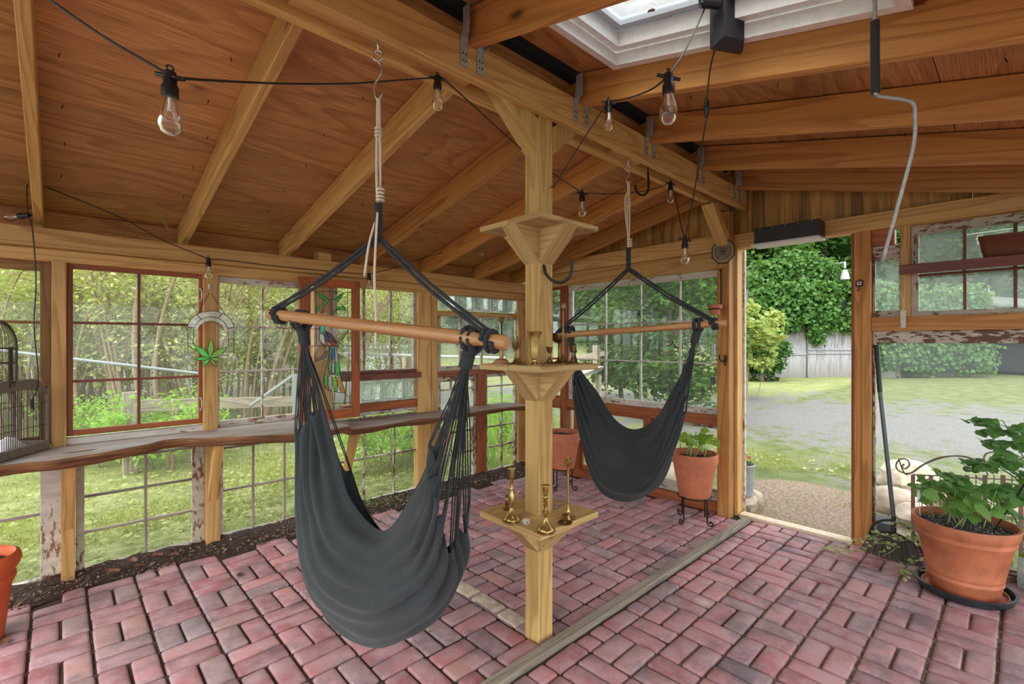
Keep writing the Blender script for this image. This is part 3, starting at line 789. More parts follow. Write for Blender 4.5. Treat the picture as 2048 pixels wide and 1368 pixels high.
bpart('mid_rail', 'pine_r', (3.72, -1.6, 1.368), (3.80, .643, 1.455))
# board cladding of the gable
m = MB(); random.seed(21); y = -1.6
while y < 3.62:
    w_ = random.choice((.075, .06, .09, .045)); y1 = min(y + w_, 3.62)
    f = lambda q: rb(q) + RD - .002
    off = random.choice((0, .014)); zb = 2.08
    if f(y1) > zb + .01: m.prism([(3.745 + off, y, zb), (3.745 + off, y1 - .002, zb), (3.745 + off, y1 - .002, max(zb + .001, f(y1))), (3.745 + off, y, max(zb + .001, f(y)))], (.02, 0, 0))
    y = y1
for i, u in enumerate(m.uv): m.uv[i] = [(b, a) for a, b in u]     # grain vertical
m.build('gable_boards', M['board'], wb, 0)
w = window('window_13', 'B', 1.575, BY(1137), .735, 1.855, [2.655, 2.285, 1.92], [1.131, 1.469], (.01, .045, .05, .05), 'white', 'glass', .0, .035, .014, 'white', XB)
m = MB(); m.tube(smooth_path([(3.695, 2.86, .742), (3.675, 2.84, .745), (3.675, 2.78, .745), (3.695, 2.76, .742)], 4), .004, 6); m.build('handle', M['galv'], w)
window('window_14', 'B', BY(1125), BY(1100), .735, 1.855, [], [1.13], (.01, .01, .02, .02), 'redwood', 'glass_mid', .0, .03, .02, 'redwood', XB)
window('window_15', 'B', 1.575, BY(1306), .065, .655, [1.92], [.38], (.02, .02, .09, .03), 'peel2', 'glass', .0, .03, .012, 'white', XB + .01)
window('window_16', 'B', BY(1290), BY(1160), .065, .655, [2.62], [.30], (.02, .02, .04, .03), 'orangew', 'glass', .0, .03, .012, 'peel', XB + .01)
window('window_17', 'B', BY(1150), BY(1098), .065, .655, [BY(1123)], [.40], (.01, .01, .04, .03), 'orangew', 'glass', .0, .03, .012, 'peel', XB + .01)
window('window_18', 'B', .50, .643, 1.455, 1.903, [], [], (.01, .012, .04, .09), 'peel', 'glass_dirty', .0, .03, .012, 'peel', XR)
window('window_19', 'B', -1.5, .455, 1.455, 2.0, [.217 - .2 * k for k in range(0, 8)], [1.70], (.04, .035, .03, .055), 'peel2', 'glass_dirty', .0, .035, .014, 'reddark', XR)
window('window_20', 'B', -1.55, .643, .0, 1.368, [], [], (.05, .012, .06, .075), 'peel', 'glass_mid', .0, .035, .014, 'peel', XR)
# the open white storm door folded back against the outside
dr = setting('door_1')
m = MB(); m.box((3.84, 1.50, .02), (3.875, 1.60, 1.95)); m.box((3.84, 1.60, .02), (3.875, 1.66, .10)); m.build('door_panel', M['trimwhite'], dr)
m = MB(); p = atX(1427, 705, 3.835); m.box((3.825, p.y - .012, p.z - .07), (3.84, p.y + .012, p.z + .07)); m.build('hinge', M['galv'], dr)
m = MB(); p = atX(1426, 765, 3.82); m.box((3.815, p.y - .02, p.z - .015), (3.84, p.y + .02, p.z + .045)); m.tube(smooth_path([p + V((0, 0, 0)), p + V((-.03, .0, -.02)), p + V((-.03, 0, -.07)), p + V((0, 0, -.085))], 4), .005, 6); m.build('door_handle', M['black'], dr)

# live-edge ledge along the left wall, two slabs butted together
def live_slab(name_label, zt, th, front, backy, xsplit):
    """front: list of pixel points of the top front edge"""
    pts = [atZ(px, py, zt) for px, py in front]
    pts = smooth_path([V((p.x, p.y, 0)) for p in pts], 10)
    P = []; n = len(pts); uvl = []
    for i, p in enumerate(pts):
        x = p.x; wob = .012 * mnoise.noise(V((x * 9, 1, 0))) + .006 * mnoise.noise(V((x * 30, 4, 0)))
        yf = p.y + wob
        prof = [(backy, zt), (yf + .12, zt), (yf + .05, zt + .0), (yf + .012, zt - .002)]
        tt = th * (1 + .25 * mnoise.noise(V((x * 4, 7, 0))))
        edge = [(yf + .0 + .006 * mnoise.noise(V((x * 22, .1, 3))), zt - tt * .2), (yf + .012 + .016 * mnoise.noise(V((x * 16, 2, 3))), zt - tt * .5), (yf + .03 + .018 * mnoise.noise(V((x * 13, 5, 3))), zt - tt * .8), (yf + .06, zt - tt), (yf + .14, zt - tt), (backy, zt - tt)]
        P.append((x, prof, edge))
    t = thing('ledge_slab', name_label, 'shelf', (P[0][0], backy, zt))
    m = MB(); G = [[(x, y, z) for (y, z) in pr] for x, pr, e in P]; m.grid(G)
    k = 0
    for i in range(len(P) - 1):
        for j_ in range(3):
            m.uv[k] = [(P[i][0], P[i][1][j_][0]), (P[i][0], P[i][1][j_ + 1][0]), (P[i + 1][0], P[i + 1][1][j_ + 1][0]), (P[i + 1][0], P[i + 1][1][j_][0])]; k += 1
    m.build('top_face', M['slab'], t, 180)
    m = MB(); G = [[(x, pr[-1][0], pr[-1][1])] + [(x, y, z) for (y, z) in e] for x, pr, e in P]; m.grid(G); k = 0
    for i in range(len(P) - 1):
        for j_ in range(6):
            m.uv[k] = [(P[i][0], j_ * .02), (P[i][0], (j_ + 1) * .02), (P[i + 1][0], (j_ + 1) * .02), (P[i + 1][0], j_ * .02)]; k += 1
    for q in (0, -1):
        x, pr, e = P[q]; ring = [(x, y, z) for y, z in pr] + [(x, y, z) for y, z in e]; m.add(ring, [list(range(len(ring)))] if q else [list(range(len(ring)))[::-1]])
    m.build('live_edge', M['bark'], t, 60)
    return t
fr = [(-420, 1010), (-200, 968), (0, 931), (115, 919), (204, 905), (296, 888), (345, 878), (450, 874), (600, 866), (702, 852)]
live_slab('thick live-edge wooden slab ledge under the left windows, nearer the birdcage', .740, .062, fr, 3.60, 0)
fr2 = [(705, 858), (760, 851), (840, 838), (890, 833), (942, 824), (1000, 816), (1041, 812), (1065, 811)]
live_slab('farther live-edge wooden slab ledge reaching the room corner', .690, .052, fr2, 3.60, 0)
# split knot in the slab top
m = MB(); p = atZ(155, 903, .7415); 
m.add([(p.x - .06, p.y + .0, .7415), (p.x - .02, p.y - .02, .7415), (p.x + .05, p.y - .012, .7415), (p.x + .08, p.y + .02, .7415), (p.x + .0, p.y + .014, .7415)], [[0, 1, 2, 3, 4]])
m.build('split_knot', M['bark'], bpy.data.objects['ledge_slab'], 0)
# ------------------------------------------------------------------ outdoors: ground
random.seed(31)
def seg_d(p, poly):
    best = 1e9
    for a, b in zip(poly[:-1], poly[1:]):
        ax, ay = a; bx_, by_ = b; dx, dy = bx_ - ax, by_ - ay
        t = max(0, min(1, ((p[0] - ax) * dx + (p[1] - ay) * dy) / (dx * dx + dy * dy)))
        best = min(best, math.hypot(p[0] - ax - t * dx, p[1] - ay - t * dy))
    return best
DRIVE = [(1.5, 16), (6.5, 11), (9.8, 5.0), (10.6, 0), (10.5, -16)]
def ground_z(x, y):
    f = x * cos(AZ) + y * sin(AZ)
    z = -.07 + .03 * mnoise.noise(V((x * .5, y * .5, 0)))
    if f > 22: z += (f - 22) * .42
    if y > 11 and x < 14: z += min(2.5, (y - 11) * .12)
    return z
m = MB(); P = []
N = 170
for i in range(N):
    u = i / (N - 1) * 2 - 1; x = 10 + 34 * (u * abs(u) ** .35); row = []
    for k in range(N):
        w = k / (N - 1) * 2 - 1; y = 4 + 34 * (w * abs(w) ** .35); row.append((x, y, ground_z(x, y)))
    P.append(row)
m.grid(P)
t = NT('ground')
g = t.node('ShaderNodeNewGeometry'); at_ = t.node('ShaderNodeAttribute', attribute_name='gravel')
n1 = t.noise(t.obj((1, 1, 1)), 3.5, 6, .65); n2 = t.noise(t.obj((1, 1, 1)), 45, 4, .7); n3 = t.noise(t.obj((.35, 1.2, 1)), 1.1, 4, .6)
grass = t.mix(t.ramp(n1, [(.35, 0), (.65, 1)]), (.08, .11, .022), (.19, .21, .07))
sy = t.node('ShaderNodeSeparateXYZ', i_0=g.outputs['Position']); grass = t.mix(t.ramp(t.math('MULTIPLY', sy.outputs['Y'], .1), [(.36, 0), (.40, 1)]), grass, t.mix(t.ramp(n1, [(.35, 0), (.65, 1)]), (.16, .20, .045), (.32, .34, .13)))
grass = t.mix(t.ramp(n2, [(.52, 0), (.7, .6)]), grass, (.24, .20, .14))
sx = t.node('ShaderNodeSeparateXYZ', i_0=g.outputs['Position']); grass = t.mix(t.ramp(t.math('ADD', t.math('MULTIPLY', sx.outputs['X'], .1), n1), [(1.45, 0), (1.75, .9)]), grass, (.06, .058, .030))
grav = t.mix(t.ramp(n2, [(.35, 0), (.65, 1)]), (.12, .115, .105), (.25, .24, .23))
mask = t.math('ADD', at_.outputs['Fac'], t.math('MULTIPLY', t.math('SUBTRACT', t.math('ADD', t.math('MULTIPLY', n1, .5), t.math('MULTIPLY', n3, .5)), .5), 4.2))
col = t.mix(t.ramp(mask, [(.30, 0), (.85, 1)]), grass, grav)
d = t.node('ShaderNodeVectorMath', operation='DISTANCE', i_0=g.outputs['Position'], i_1=(4.55, 1.25, -.05))
mul = t.ramp(t.math('ADD', d.outputs['Value'], t.math('MULTIPLY', n1, .5)), [(.95, 1), (1.25, 0)])
chip = t.mix(t.ramp(n2, [(.4, 0), (.6, 1)]), (.20, .13, .085), (.36, .28, .20))
col = t.mix(mul, col, chip)
t.base(col); t.set(Roughness=.95); t.bump(n2, .02, .8)
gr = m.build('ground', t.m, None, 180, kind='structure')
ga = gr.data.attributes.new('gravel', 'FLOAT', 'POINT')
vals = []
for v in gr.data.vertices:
    p = (v.co.x, v.co.y); vals.append(1.6 if (p[0] < -1.7 or p[1] < -1.9) and p[0] < 3 and p[1] < 3.6 else max(0, min(1, 1.12 - seg_d(p, DRIVE) / 5.2)))  # unseen pale gravel added behind the camera to bounce light onto the ceiling
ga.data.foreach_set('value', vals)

# leaf materials
M['leafA'] = leaf('leaf_mid_green', (.035, .10, .016), (.10, .20, .035))
M['leafB'] = leaf('leaf_deep_green', (.022, .075, .018), (.07, .16, .035))
M['leafC'] = leaf('leaf_yellow_green', (.16, .25, .05), (.40, .45, .15))
M['leafD'] = leaf('leaf_pale_thicket', (.20, .26, .08), (.54, .58, .26), .5)
M['leafV'] = leaf('leaf_vine', (.045, .13, .03), (.13, .26, .06), .35)
M['leafY'] = leaf('leaf_variegated', (.22, .34, .08), (.55, .62, .30), .4)
M['leafP'] = leaf('leaf_bean', (.16, .36, .05), (.36, .56, .11), .55)
M['leafT'] = leaf('leaf_tomato', (.10, .25, .07), (.22, .42, .13), .45)
M['leafB2'] = leaf('leaf_bean_mid', (.14, .34, .08), (.28, .50, .14), .5)
M['grassb'] = leaf('grass_blade', (.16, .24, .04), (.46, .50, .16), .45)
M['trunk'] = plain('tree_bark', lin(98, 86, 72), .9, 0, .01, 14, .35)
M['twig'] = plain('pale_twig', lin(150, 128, 104), .85, 0, .002, 30, .3)
ru = random.uniform
def rleaf(m, c, s, nrm, asp=.55, r=None):
    nrm = nrm.normalized(); a = V((ru(-1, 1), ru(-1, 1), ru(-1, 1))); a = (a - nrm * a.dot(nrm))
    if a.length < 1e-3: a = nrm.orthogonal()
    a.normalize(); b = nrm.cross(a) * (s * asp); a = a * s
    b_ = len(m.v); q = c + nrm * s * .12
    m.v.extend([tuple(c - a), tuple(q + b - a * .1), tuple(c + a), tuple(q - b - a * .1)])
    m.f.append([b_, b_ + 1, b_ + 2, b_ + 3]); m.uv.append([(0, 0), (1, 0), (1, 1), (0, 1)]); m.rn.append(random.random() if r is None else r)
def clump(m, c, rad, n, s, flat=.7, asp=.55, up=.8):
    tone = ru(-.25, .25)
    for _ in range(n):
        d = V((random.gauss(0, 1), random.gauss(0, 1), random.gauss(0, 1) * flat)); d = d * (rad * .5)
        nr = V((ru(-1, 1), ru(-1, 1), ru(-.2, 1) + up)) + d.normalized() * .5
        rleaf(m, c + d, s * ru(.6, 1.3), nr, asp, max(0, min(1, random.random() * .75 + .12 + tone)))
def make_tree(name, label, h, rx, trunk_r, ncl, per, ls, mat, base_h=.25, group=None):
    t = thing(name, label, 'tree', (0, 0, 0), group)
    tm = MB(); pts = [V((0, 0, -.3)), V((rx * .05, 0, h * .3)), V((-rx * .06, rx * .05, h * .6)), V((0, 0, h * .92))]
    tm.tube(smooth_path(pts, 5), [trunk_r * (1 - i / 15 * .85) for i in range(16)], 8)
    for _ in range(9):
        z = h * ru(base_h, .8); a = ru(0, 2 * PI); L = rx * ru(.5, .9)
        p0 = V((0, 0, z)); p2 = V((cos(a) * L, sin(a) * L, z + h * ru(.05, .2)))
        tm.tube(smooth_path([p0, (p0 + p2) / 2 + V((0, 0, h * .04)), p2], 4), [trunk_r * .4 * (1 - k / 9) + .01 for k in range(9)], 5)
    tm.build('trunk', M['trunk'], t, 180)
    m = MB()
    for _ in range(ncl):
        a = ru(0, 2 * PI); z = ru(0, 1); q = math.sqrt(max(0, 1 - (2 * z - 1) ** 2)) ** .7
        rr = rx * q * ru(.45, 1.0); zz = h * (base_h + (1.02 - base_h) * z)
        clump(m, V((cos(a) * rr, sin(a) * rr, zz)), rx * .30, per, ls)
    m.build('foliage', M[mat], t, 0)
    return t
def place(o, px, fwd, rot, sc, label=None, cp=True, dz=0):
    p = ray(px, 684) * fwd
    z = ground_z(p.x, p.y) + dz
    if cp: return dup(o, (p.x, p.y, z), rot, sc, label)
    o.location = (p.x, p.y, z); o.rotation_euler = (0, 0, rot); o.scale = (sc,) * 3
    if label: o['label'] = label
    return o
random.seed(77)
T1 = make_tree('tree', 'tall leafy tree on the hillside, seen through the top left of the doorway', 9, 2.6, .16, 170, 70, .16, 'leafA', .05)
T2 = make_tree('tree', 'dark green tree behind the shed, right of the doorway lamp', 10, 3.0, .2, 180, 70, .17, 'leafB', .05)
place(T1, 1500, 25, 0, 1.0, cp=False); place(T2, 1650, 27, 1, 1.0, 'dark green woodland tree rising behind the vine-covered shed', cp=False)
G = 'woodland trees filling the hillside behind the shed'
far = [(T1, 1580, 31, 2, 1.2, 'leafy hillside tree right of centre in the doorway view'), (T2, 1430, 29, 3, 1.0, 'dark tree seen over the spreader bar of the far hammock'),
       (T1, 1740, 30, 4, 1.1, 'hillside tree seen through the narrow window beside the door'), (T2, 1850, 31, 5, 1.15, 'dark hillside tree seen through the left panes of the small high window'),
       (T1, 1990, 29, .5, 1.2, 'hillside tree seen through the right panes of the small high window'), (T2, 2150, 27, 1.5, 1.2, 'dark hillside tree just past the right edge of the high window'),
       (T2, 1300, 27, 2.2, 1.1, 'dark tree behind the top of the star sun catcher window'), (T1, 1180, 25, 2.9, 1.0, 'leafy tree behind the left column of the large far window'),
       (T2, 1080, 27, 3.4, 1.1, 'dark woodland tree behind the centre post'), (T1, 980, 24, 4.4, .9, 'leafy tree far behind the five glass blocks'),
       (T2, 890, 25, 5.2, 1.0, 'dark woodland tree far behind the dusty casement window'), (T1, 790, 22, 5.8, .9, 'leafy tree behind the sash window right of the stained glass'),
       (T2, 1700, 38, .2, 1.5, 'tallest dark tree high on the hill behind the doorway'), (T1, 1520, 38, .9, 1.5, 'tall tree highest on the hill at the doorway left side'),
       (T1, 1880, 40, 2.0, 1.6, 'tall hilltop tree behind the small high window'), (T2, 1330, 38, 3.0, 1.5, 'tall hilltop tree behind the far hammock ropes')]
for o, px, fw_, r_, s_, lb in far: place(o, px, fw_, r_, s_, lb)
for k, (px, fw_, lb) in enumerate(((1480, 34, 'woodland tree high on the hill at the left jamb of the doorway'), (1600, 35, 'woodland tree high on the hill in the middle of the doorway view'), (1700, 33, 'woodland tree high on the hill behind the white shed lamp'), (1790, 34, 'high woodland tree behind the narrow dusty sash beside the door'), (1900, 33, 'high woodland tree behind the upper left pane of the small high window'), (1960, 36, 'high woodland tree behind the insulator and planter box end'), (2060, 34, 'high woodland tree behind the reddish-brown planter box'), (2180, 35, 'high woodland tree beyond the right frame edge'), (1400, 33, 'high woodland tree behind the little wall-hung terracotta pot'), (1250, 32, 'high woodland tree behind the star sun catcher'), (1120, 31, 'high woodland tree behind the narrow pane left of the big far window'), (1020, 30, 'high woodland tree behind the rightmost glass block'))):
    q = place((T1, T2)[k % 2], px, fw_, k * 1.3, 1.35, lb); q['group'] = G
# trees behind the left thicket
left_far = [(T1, -250, 13, .3, .75, 'woodland tree beyond the left edge of the birdcage window'), (T2, 60, 14, 1.3, .75, 'dark woodland tree behind the birdcage window'), (T1, 230, 15, 2.1, .8, 'woodland tree behind the left half of the red-framed window'),
            (T2, 390, 16, 2.8, .8, 'dark woodland tree behind the right half of the red-framed window'), (T1, 530, 16, 3.6, .8, 'woodland tree behind the white six-pane window'), (T1, 690, 18, 4.9, .85, 'woodland tree behind the stained glass panel')]
for o, px, fw_, r_, s_, lb in left_far: place(o, px, fw_, r_, s_, lb)

# thicket of arching shrubs close to the left wall
def make_thicket(label, h, rx, ncl, per, ls, mat, nst=16):
    t = thing('shrub', label, 'shrub'); tm = MB(); ends = []
    for _ in range(nst):
        a = ru(0, 2 * PI); L = rx * ru(.3, 1.1); b = V((rx * .3 * cos(a), rx * .3 * sin(a), -.1))
        p = [b, b + V((cos(a) * L * .25, sin(a) * L * .25, h * .45)), b + V((cos(a + .4) * L * .6, sin(a + .4) * L * .6, h * .8)), b + V((cos(a + .6) * L, sin(a + .6) * L, h * ru(.75, 1.05)))]
        sp_ = smooth_path(p, 6); r0 = ru(.006, .03); tm.tube(sp_, [r0 * (1 - k / 24) + .002 for k in range(len(sp_))], 5); ends += sp_[4:]
        for _ in range(5):
            q = random.choice(sp_[5:]); w = q + V((ru(-.6, .6), ru(-.6, .6), ru(-.1, .6))) * rx * .6
            tw = smooth_path([q, (q + w) / 2 + V((0, 0, .08)), w], 4); tm.tube(tw, [.006 * (1 - k / 10) + .0012 for k in range(len(tw))], 4); ends += tw[2:]
    tm.build('branches', M['twig'], t, 180)
    m = MB()
    for _ in range(ncl):
        e = random.choice(ends); clump(m, e + V((ru(-.2, .2), ru(-.2, .2), ru(-.2, .2))), rx * .22, per, ls, .6, .6, .4)
    m.build('foliage', M[mat], t, 0); return t
S1 = make_thicket('arching leafy shrub', 2.8, 1.3, 330, 30, .026, 'leafD', 26)
S2 = make_thicket('arching leafy shrub', 2.4, 1.2, 300, 30, .029, 'leafC', 24)
S3 = make_thicket('low leafy shrub', 1.0, .8, 130, 28, .036, 'leafP', 10)
for i, (o, px, fw_, r_, s_, cp, lb) in enumerate([
    (S1, 40, 6.2, 0, 1.0, False, 'pale leafy shrub outside, right behind the birdcage window'),
    (S2, 190, 6.6, 1, 1.05, False, 'yellow-green shrub behind the upper left panes of the red-framed window'),
    (S1, 330, 6.4, 2, 1.1, True, 'twiggy arching shrub behind the right panes of the red-framed window'),
    (S1, 470, 7.0, 3.1, 1.1, True, 'twiggy shrub behind the left panes of the white six-pane window'),
    (S2, 570, 8.0, 4.2, 1.0, True, 'yellow-green shrub behind the right panes of the white six-pane window'),
    (S1, 120, 8.6, 5, 1.3, True, 'taller pale shrub behind the stud beside the birdcage'),
    (S2, 400, 9.2, .7, 1.3, True, 'taller yellow-green shrub behind the hanging green glass leaf'),
    (S1, 260, 9.5, 2.6, 1.3, True, 'taller pale shrub behind the middle of the red-framed window'),
    (S2, -160, 6.5, 2.2, 1.0, True, 'yellow-green shrub past the left edge of the birdcage window'),
    (S1, 660, 9.4, 1.9, 1.1, True, 'pale shrub behind the stained glass bird'),
    (S2, 800, 11.5, 3.9, 1.1, True, 'yellow-green shrub behind the sash window with two vertical bars'),
    (S3, 350, 5.3, .4, .7, False, 'low bright shrub below the fence rail outside the red-framed window'),
    (S3, 210, 5.4, 1.7, .65, True, 'low bright shrub left of the old fence post'),
    (S3, 770, 5.1, 2.9, .55, True, 'low leafy plant outside the panes right of the near hammock'),
    (S3, 835, 5.6, .9, .5, True, 'low leafy plant outside the stud right of the near hammock'),
    (S3, 1010, 6.4, .9, .6, True, 'low leafy plant outside the room corner')]):
    place(o, px, fw_, r_, s_, lb, cp)
# lush tree just outside the far window
random.seed(9)
W = make_tree('young_tree', 'bright green leafy tree filling the big far window behind the far hammock', 3.6, 1.15, .05, 210, 46, .06, 'leafA', .12)
place(W, 1345, 8.3, .5, 1.0, cp=False)
W2 = place(W, 1245, 10.5, 2.2, 1.15, 'slimmer green tree behind the left half of the big far window'); W2['group'] = 'green trees outside the far window'; W['group'] = 'green trees outside the far window'
Y1 = make_thicket('yellow-leaved shrub just outside, at the left side of the doorway view', 2.0, .8, 170, 30, .075, 'leafC', 10); place(Y1, 1492, 11.5, 1.0, 1.05, cp=False)
B1 = make_thicket('dense dark green ivy mound at the left foot of the grey shed wall', 1.1, .9, 170, 40, .075, 'leafB', 8); place(B1, 1512, 17.0, 1.0, 1.15, cp=False)

# grey shed with vines
def L3(lat, fwd, z): return FW * fwd + RT * lat + UP * z
def lat_(px, fwd): return (px - 1024) / FPX * fwd
SF = 18.6
sh = thing('shed', 'weathered whitish shed overgrown with green vines beyond the gravel', 'shed', L3(lat_(1700, SF), SF, 0))
t = NT('weathered_panel'); n = t.noise(t.obj((1.5, 1.5, .25)), 2.2, 6, .7); n2 = t.noise(t.obj((6, 6, .5)), 2, 5, .7)
g = t.node('ShaderNodeNewGeometry'); sz = t.node('ShaderNodeSeparateXYZ', i_0=g.outputs['Position'])
low = t.ramp(t.math('ADD', sz.outputs['Z'], t.math('MULTIPLY', n2, .9)), [(.35, 1), (1.2, 0)])
c = t.mix(t.ramp(n2, [(.45, 0), (.66, .85)]), (.33, .33, .355), (.13, .12, .11)); c = t.mix(t.ramp(n, [(.5, 0), (.75, .5)]), c, (.22, .2, .19)); c = t.mix(t.math('MULTIPLY', low, .7), c, (.16, .14, .11))
t.base(c); t.set(Roughness=.8); M['panel'] = t.m
def obox(m, l0, l1, f0, f1, z0, z1):
    b = [L3(l, f, z) for z in (z0, z1) for (l, f) in ((l0, f0), (l1, f0), (l1, f1), (l0, f1))]
    m.add(b, [[3, 2, 1, 0], [4, 5, 6, 7], [0, 1, 5, 4], [1, 2, 6, 5], [2, 3, 7, 6], [3, 0, 4, 7]])
la, lb_, lc, ld = lat_(1528, SF), lat_(1612, SF), lat_(1950, SF), lat_(2110, SF)
m = MB(); obox(m, la, lat_(1800, SF), SF + .3, SF + 4, -.2, 3.5); obox(m, lat_(1800, SF), lc, SF + .3, SF + 4, -.2, 2.6); obox(m, ld, ld + 4, SF + .3, SF + 4, -.2, 2.2); obox(m, lc, ld, SF + .3, SF + .4, 1.38, 2.4); m.build('wall', M['panel'], sh, 0)
m = MB(); obox(m, lc - 1, ld + 1, SF + 3, SF + 3.1, -.2, 2.2); obox(m, lc, lc + .05, SF + .4, SF + 3, -.2, 2.2); obox(m, ld - .05, ld, SF + .4, SF + 3, -.2, 2.2); obox(m, lc, ld, SF + .3, SF + 3.1, 2.0, 2.1); m.build('garage_recess', plain('recess_shade', (.025, .035, .035), .9), sh, 0)  # near-black colour paints in the shade inside the garage opening
m = MB(); obox(m, la, lb_, SF, SF + .3, -.2, 1.98); obox(m, lb_ + .03, lat_(1800, SF), SF - .06, SF + .3, -.2, 2.0); m.build('wall_panel', M['panel'], sh, 0)
m = MB(); obox(m, la, lb_, SF - .04, SF, .80, .86); obox(m, lb_ + .03, lat_(1800, SF), SF - .10, SF - .06, .98, 1.03); obox(m, lb_ + .03, lat_(1800, SF), SF - .10, SF - .06, .84, .87); obox(m, la - .1, lat_(1800, SF), SF - .12, SF + .3, 2.0, 2.05); m.build('rail', M['panel'], sh, 0)
m = MB(); q = [L3(lat_(1740, SF), SF - .2, 2.7), L3(lat_(2140, SF), SF - .2, 1.9), L3(lat_(2140, SF), SF + 5, 3.2), L3(lat_(1740, SF), SF + 5, 4.6)]
m.prism([L3(la, SF + .1, 3.5), L3(lat_(1800, SF), SF + .1, 3.5), L3(lat_(1800, SF), SF + 4.2, 4.6), L3(la, SF + 4.2, 4.6)], (0, 0, .08)); m.prism([L3(lat_(1800, SF), SF, 2.95), L3(ld + 4, SF, 2.3), L3(ld + 4, SF + 4, 3.2), L3(lat_(1800, SF), SF + 4, 3.9)], (0, 0, .08)); m.build('roof', plain('mossy_shed_roof', (.10, .11, .09), .8, 0, .01, 3, .4), sh, 0)
m = MB(); obox(m, lat_(1958, 20), lat_(1985, 20), 20, 20.5, .45, 1.1); m.build('cupboard', plain('pale_cupboard', (.3, .28, .25), .6), sh, 0)
# vines growing on the shed
random.seed(17); vt = thing('vines', 'green creeper hanging over the top and right of the whitish shed', 'vines', L3(lat_(1700, SF), SF, 2)); m = MB(); tw = MB()
for _ in range(760):
    px = ru(1500, 1960); l = lat_(px, SF)
    low = 2.25 if px < 1560 else (2.0 - .6 * math.exp(-((px - 1622) / 14) ** 2) if px < 1712 else 1.95)
    if px < 1542: low = 1.2
    if px > 1752: low = .15 + ru(0, .9)
    zt_ = 4.1 + .7 * sin(px / 60) if px < 1790 else 3.4
    z = low + (zt_ - low) * random.random() ** (.9 if px < 1752 else 1.7)
    if 1668 < px < 1706 and 2.25 < z < 3.2 and random.random() < .85: continue
    clump(m, L3(l, SF - .25 + (.5 if z > 3.5 else 0), z), .36, 34, .085, .6, .8, .1)
for _ in range(90):       # hanging streamers
    px = random.choice([1560, 1580, 1618, 1625, 1632, 1660, 1690, 1700]) + ru(-8, 8); z = 2.05 - (ru(0, .75) if 1610 < px < 1640 else ru(0, .3))
    clump(m, L3(lat_(px, SF), SF - .2, z), .22, 26, .07, .8, .8, 0)
for _ in range(40):
    px = ru(1540, 1705); a = L3(lat_(px, SF), SF - .14, 2.1); b = L3(lat_(px + ru(-14, 14), SF), SF - .14, ru(1.1, 1.9)); tw.tube(smooth_path([a, (a + b) / 2 + V((.05, 0, 0)), b], 3), .006, 4)
m.build('foliage', M['leafV'], vt, 0); tw.build('stems', M['twig'], vt, 180); vt['kind'] = 'stuff'
lp = thing('shed_lamp', 'small white lamp on the vine-covered shed seen through the doorway', 'lamp', L3(lat_(1672, SF), SF - .5, 3.7))
m = MB(); m.lathe([(.0, .36), (.08, .36), (.10, .26), (.15, .12), (.15, .0), (.0, .0)], L3(lat_(1672, SF), SF - .5, 3.65), 12); m.build('lamp_shade', plain('lamp_white', (.36, .34, .36), .6), lp)
m = MB(); m.tube([L3(lat_(1672, SF), SF - .5, 4.08), L3(lat_(1672, SF), SF - .5, 4.3), L3(lat_(1672, SF), SF + .4, 4.3)], .04, 6); m.build('arm', M['galv'], lp)

M['dull'] = plain('dull_grey_pipe', (.20, .22, .21), .7)
# fence pieces outside the left windows
def fence_thing(name, label, cat, parts):
    t = thing(name, label, cat, parts[0][1][0])
    for nm, pts, r, mat in parts:
        m = MB(); m.tube(pts, r, 8); m.build(nm, M[mat], t)
    return t
a, b = atD(-60, 694, 4.3), atD(400, 747, 5.0)
tag((lambda m: (m.tube([a, b], .014, 8), m.build('pipe_rail', plain('dull_pipe', (.22, .25, .25), .6), None))[1])(MB()), 'grey metal pipe sloping across the shrubs outside the red-framed window', 'pipe')
t = thing('plank_fence', 'low weathered plank fence outside the red-framed and white windows', 'fence', atD(262, 700, 5.0))
m = MB(); a, b = atD(270, 812, 5.0), atD(660, 800, 6.8); m.board(a, b, .035, .13); m.build('plank', M['greyboard'], t)
m = MB(); p = atD(260, 700, 5.0); m.board((p.x, p.y, -.2), (p.x, p.y, .78), .12, .12, (1, 0, 0)); m.build('fence_post', M['greyboard'], t)
m = MB(); p = atD(650, 700, 6.9); m.board((p.x, p.y, -.2), (p.x, p.y, .72), .1, .1, (1, 0, 0)); m.build('fence_post', M['greyboard'], t)
t = thing('pipe_post', 'grey metal post with diagonal brace outside the white six-pane window', 'post', atD(590, 745, 6.0))
m = MB(); p = atD(590, 748, 6.0); m.tube([(p.x, p.y, -.1), (p.x, p.y, p.z)], .035, 8); m.build('shaft', M['dull'], t)
m = MB(); m.tube([atD(500, 812, 5.7), atD(585, 752, 6.0)], .02, 8); m.build('brace', M['dull'], t)
m = MB(); m.tube([atD(580, 704, 9.5), atD(1010, 716, 10.5)], .03, 6); tag(m.build('fence_rail', plain('pale_rail', (.45, .45, .45), .7), None), 'long pale rail fence far outside the sash window and casement', 'fence')
# pale outbuilding and gate seen through the sash window
t = thing('outbuilding', 'pale blue-grey outbuilding seen low through the sash window', 'shed', atD(750, 745, 16))
m = MB(); obox(m, lat_(722, 16), lat_(790, 16), 16, 19, -.2, 1.1); m.build('wall', plain('pale_siding', (.32, .37, .38), .7), t, 0)
m = MB(); obox(m, lat_(718, 15.8), lat_(794, 15.8), 15.8, 19, 1.1, 1.2); m.build('roof', plain('pale_roof', (.4, .42, .42), .7), t, 0)
t = thing('wooden_gate', 'brown board gate far behind the right panes of the sash window', 'gate', atD(808, 740, 15))
m = MB()
for k in range(6): a = atD(796 + 5 * k, 745, 15); m.board((a.x, a.y, -.1), (a.x, a.y, 1.0), .07, .02, FW)
m.build('board_panel', M['greyboard'], t)
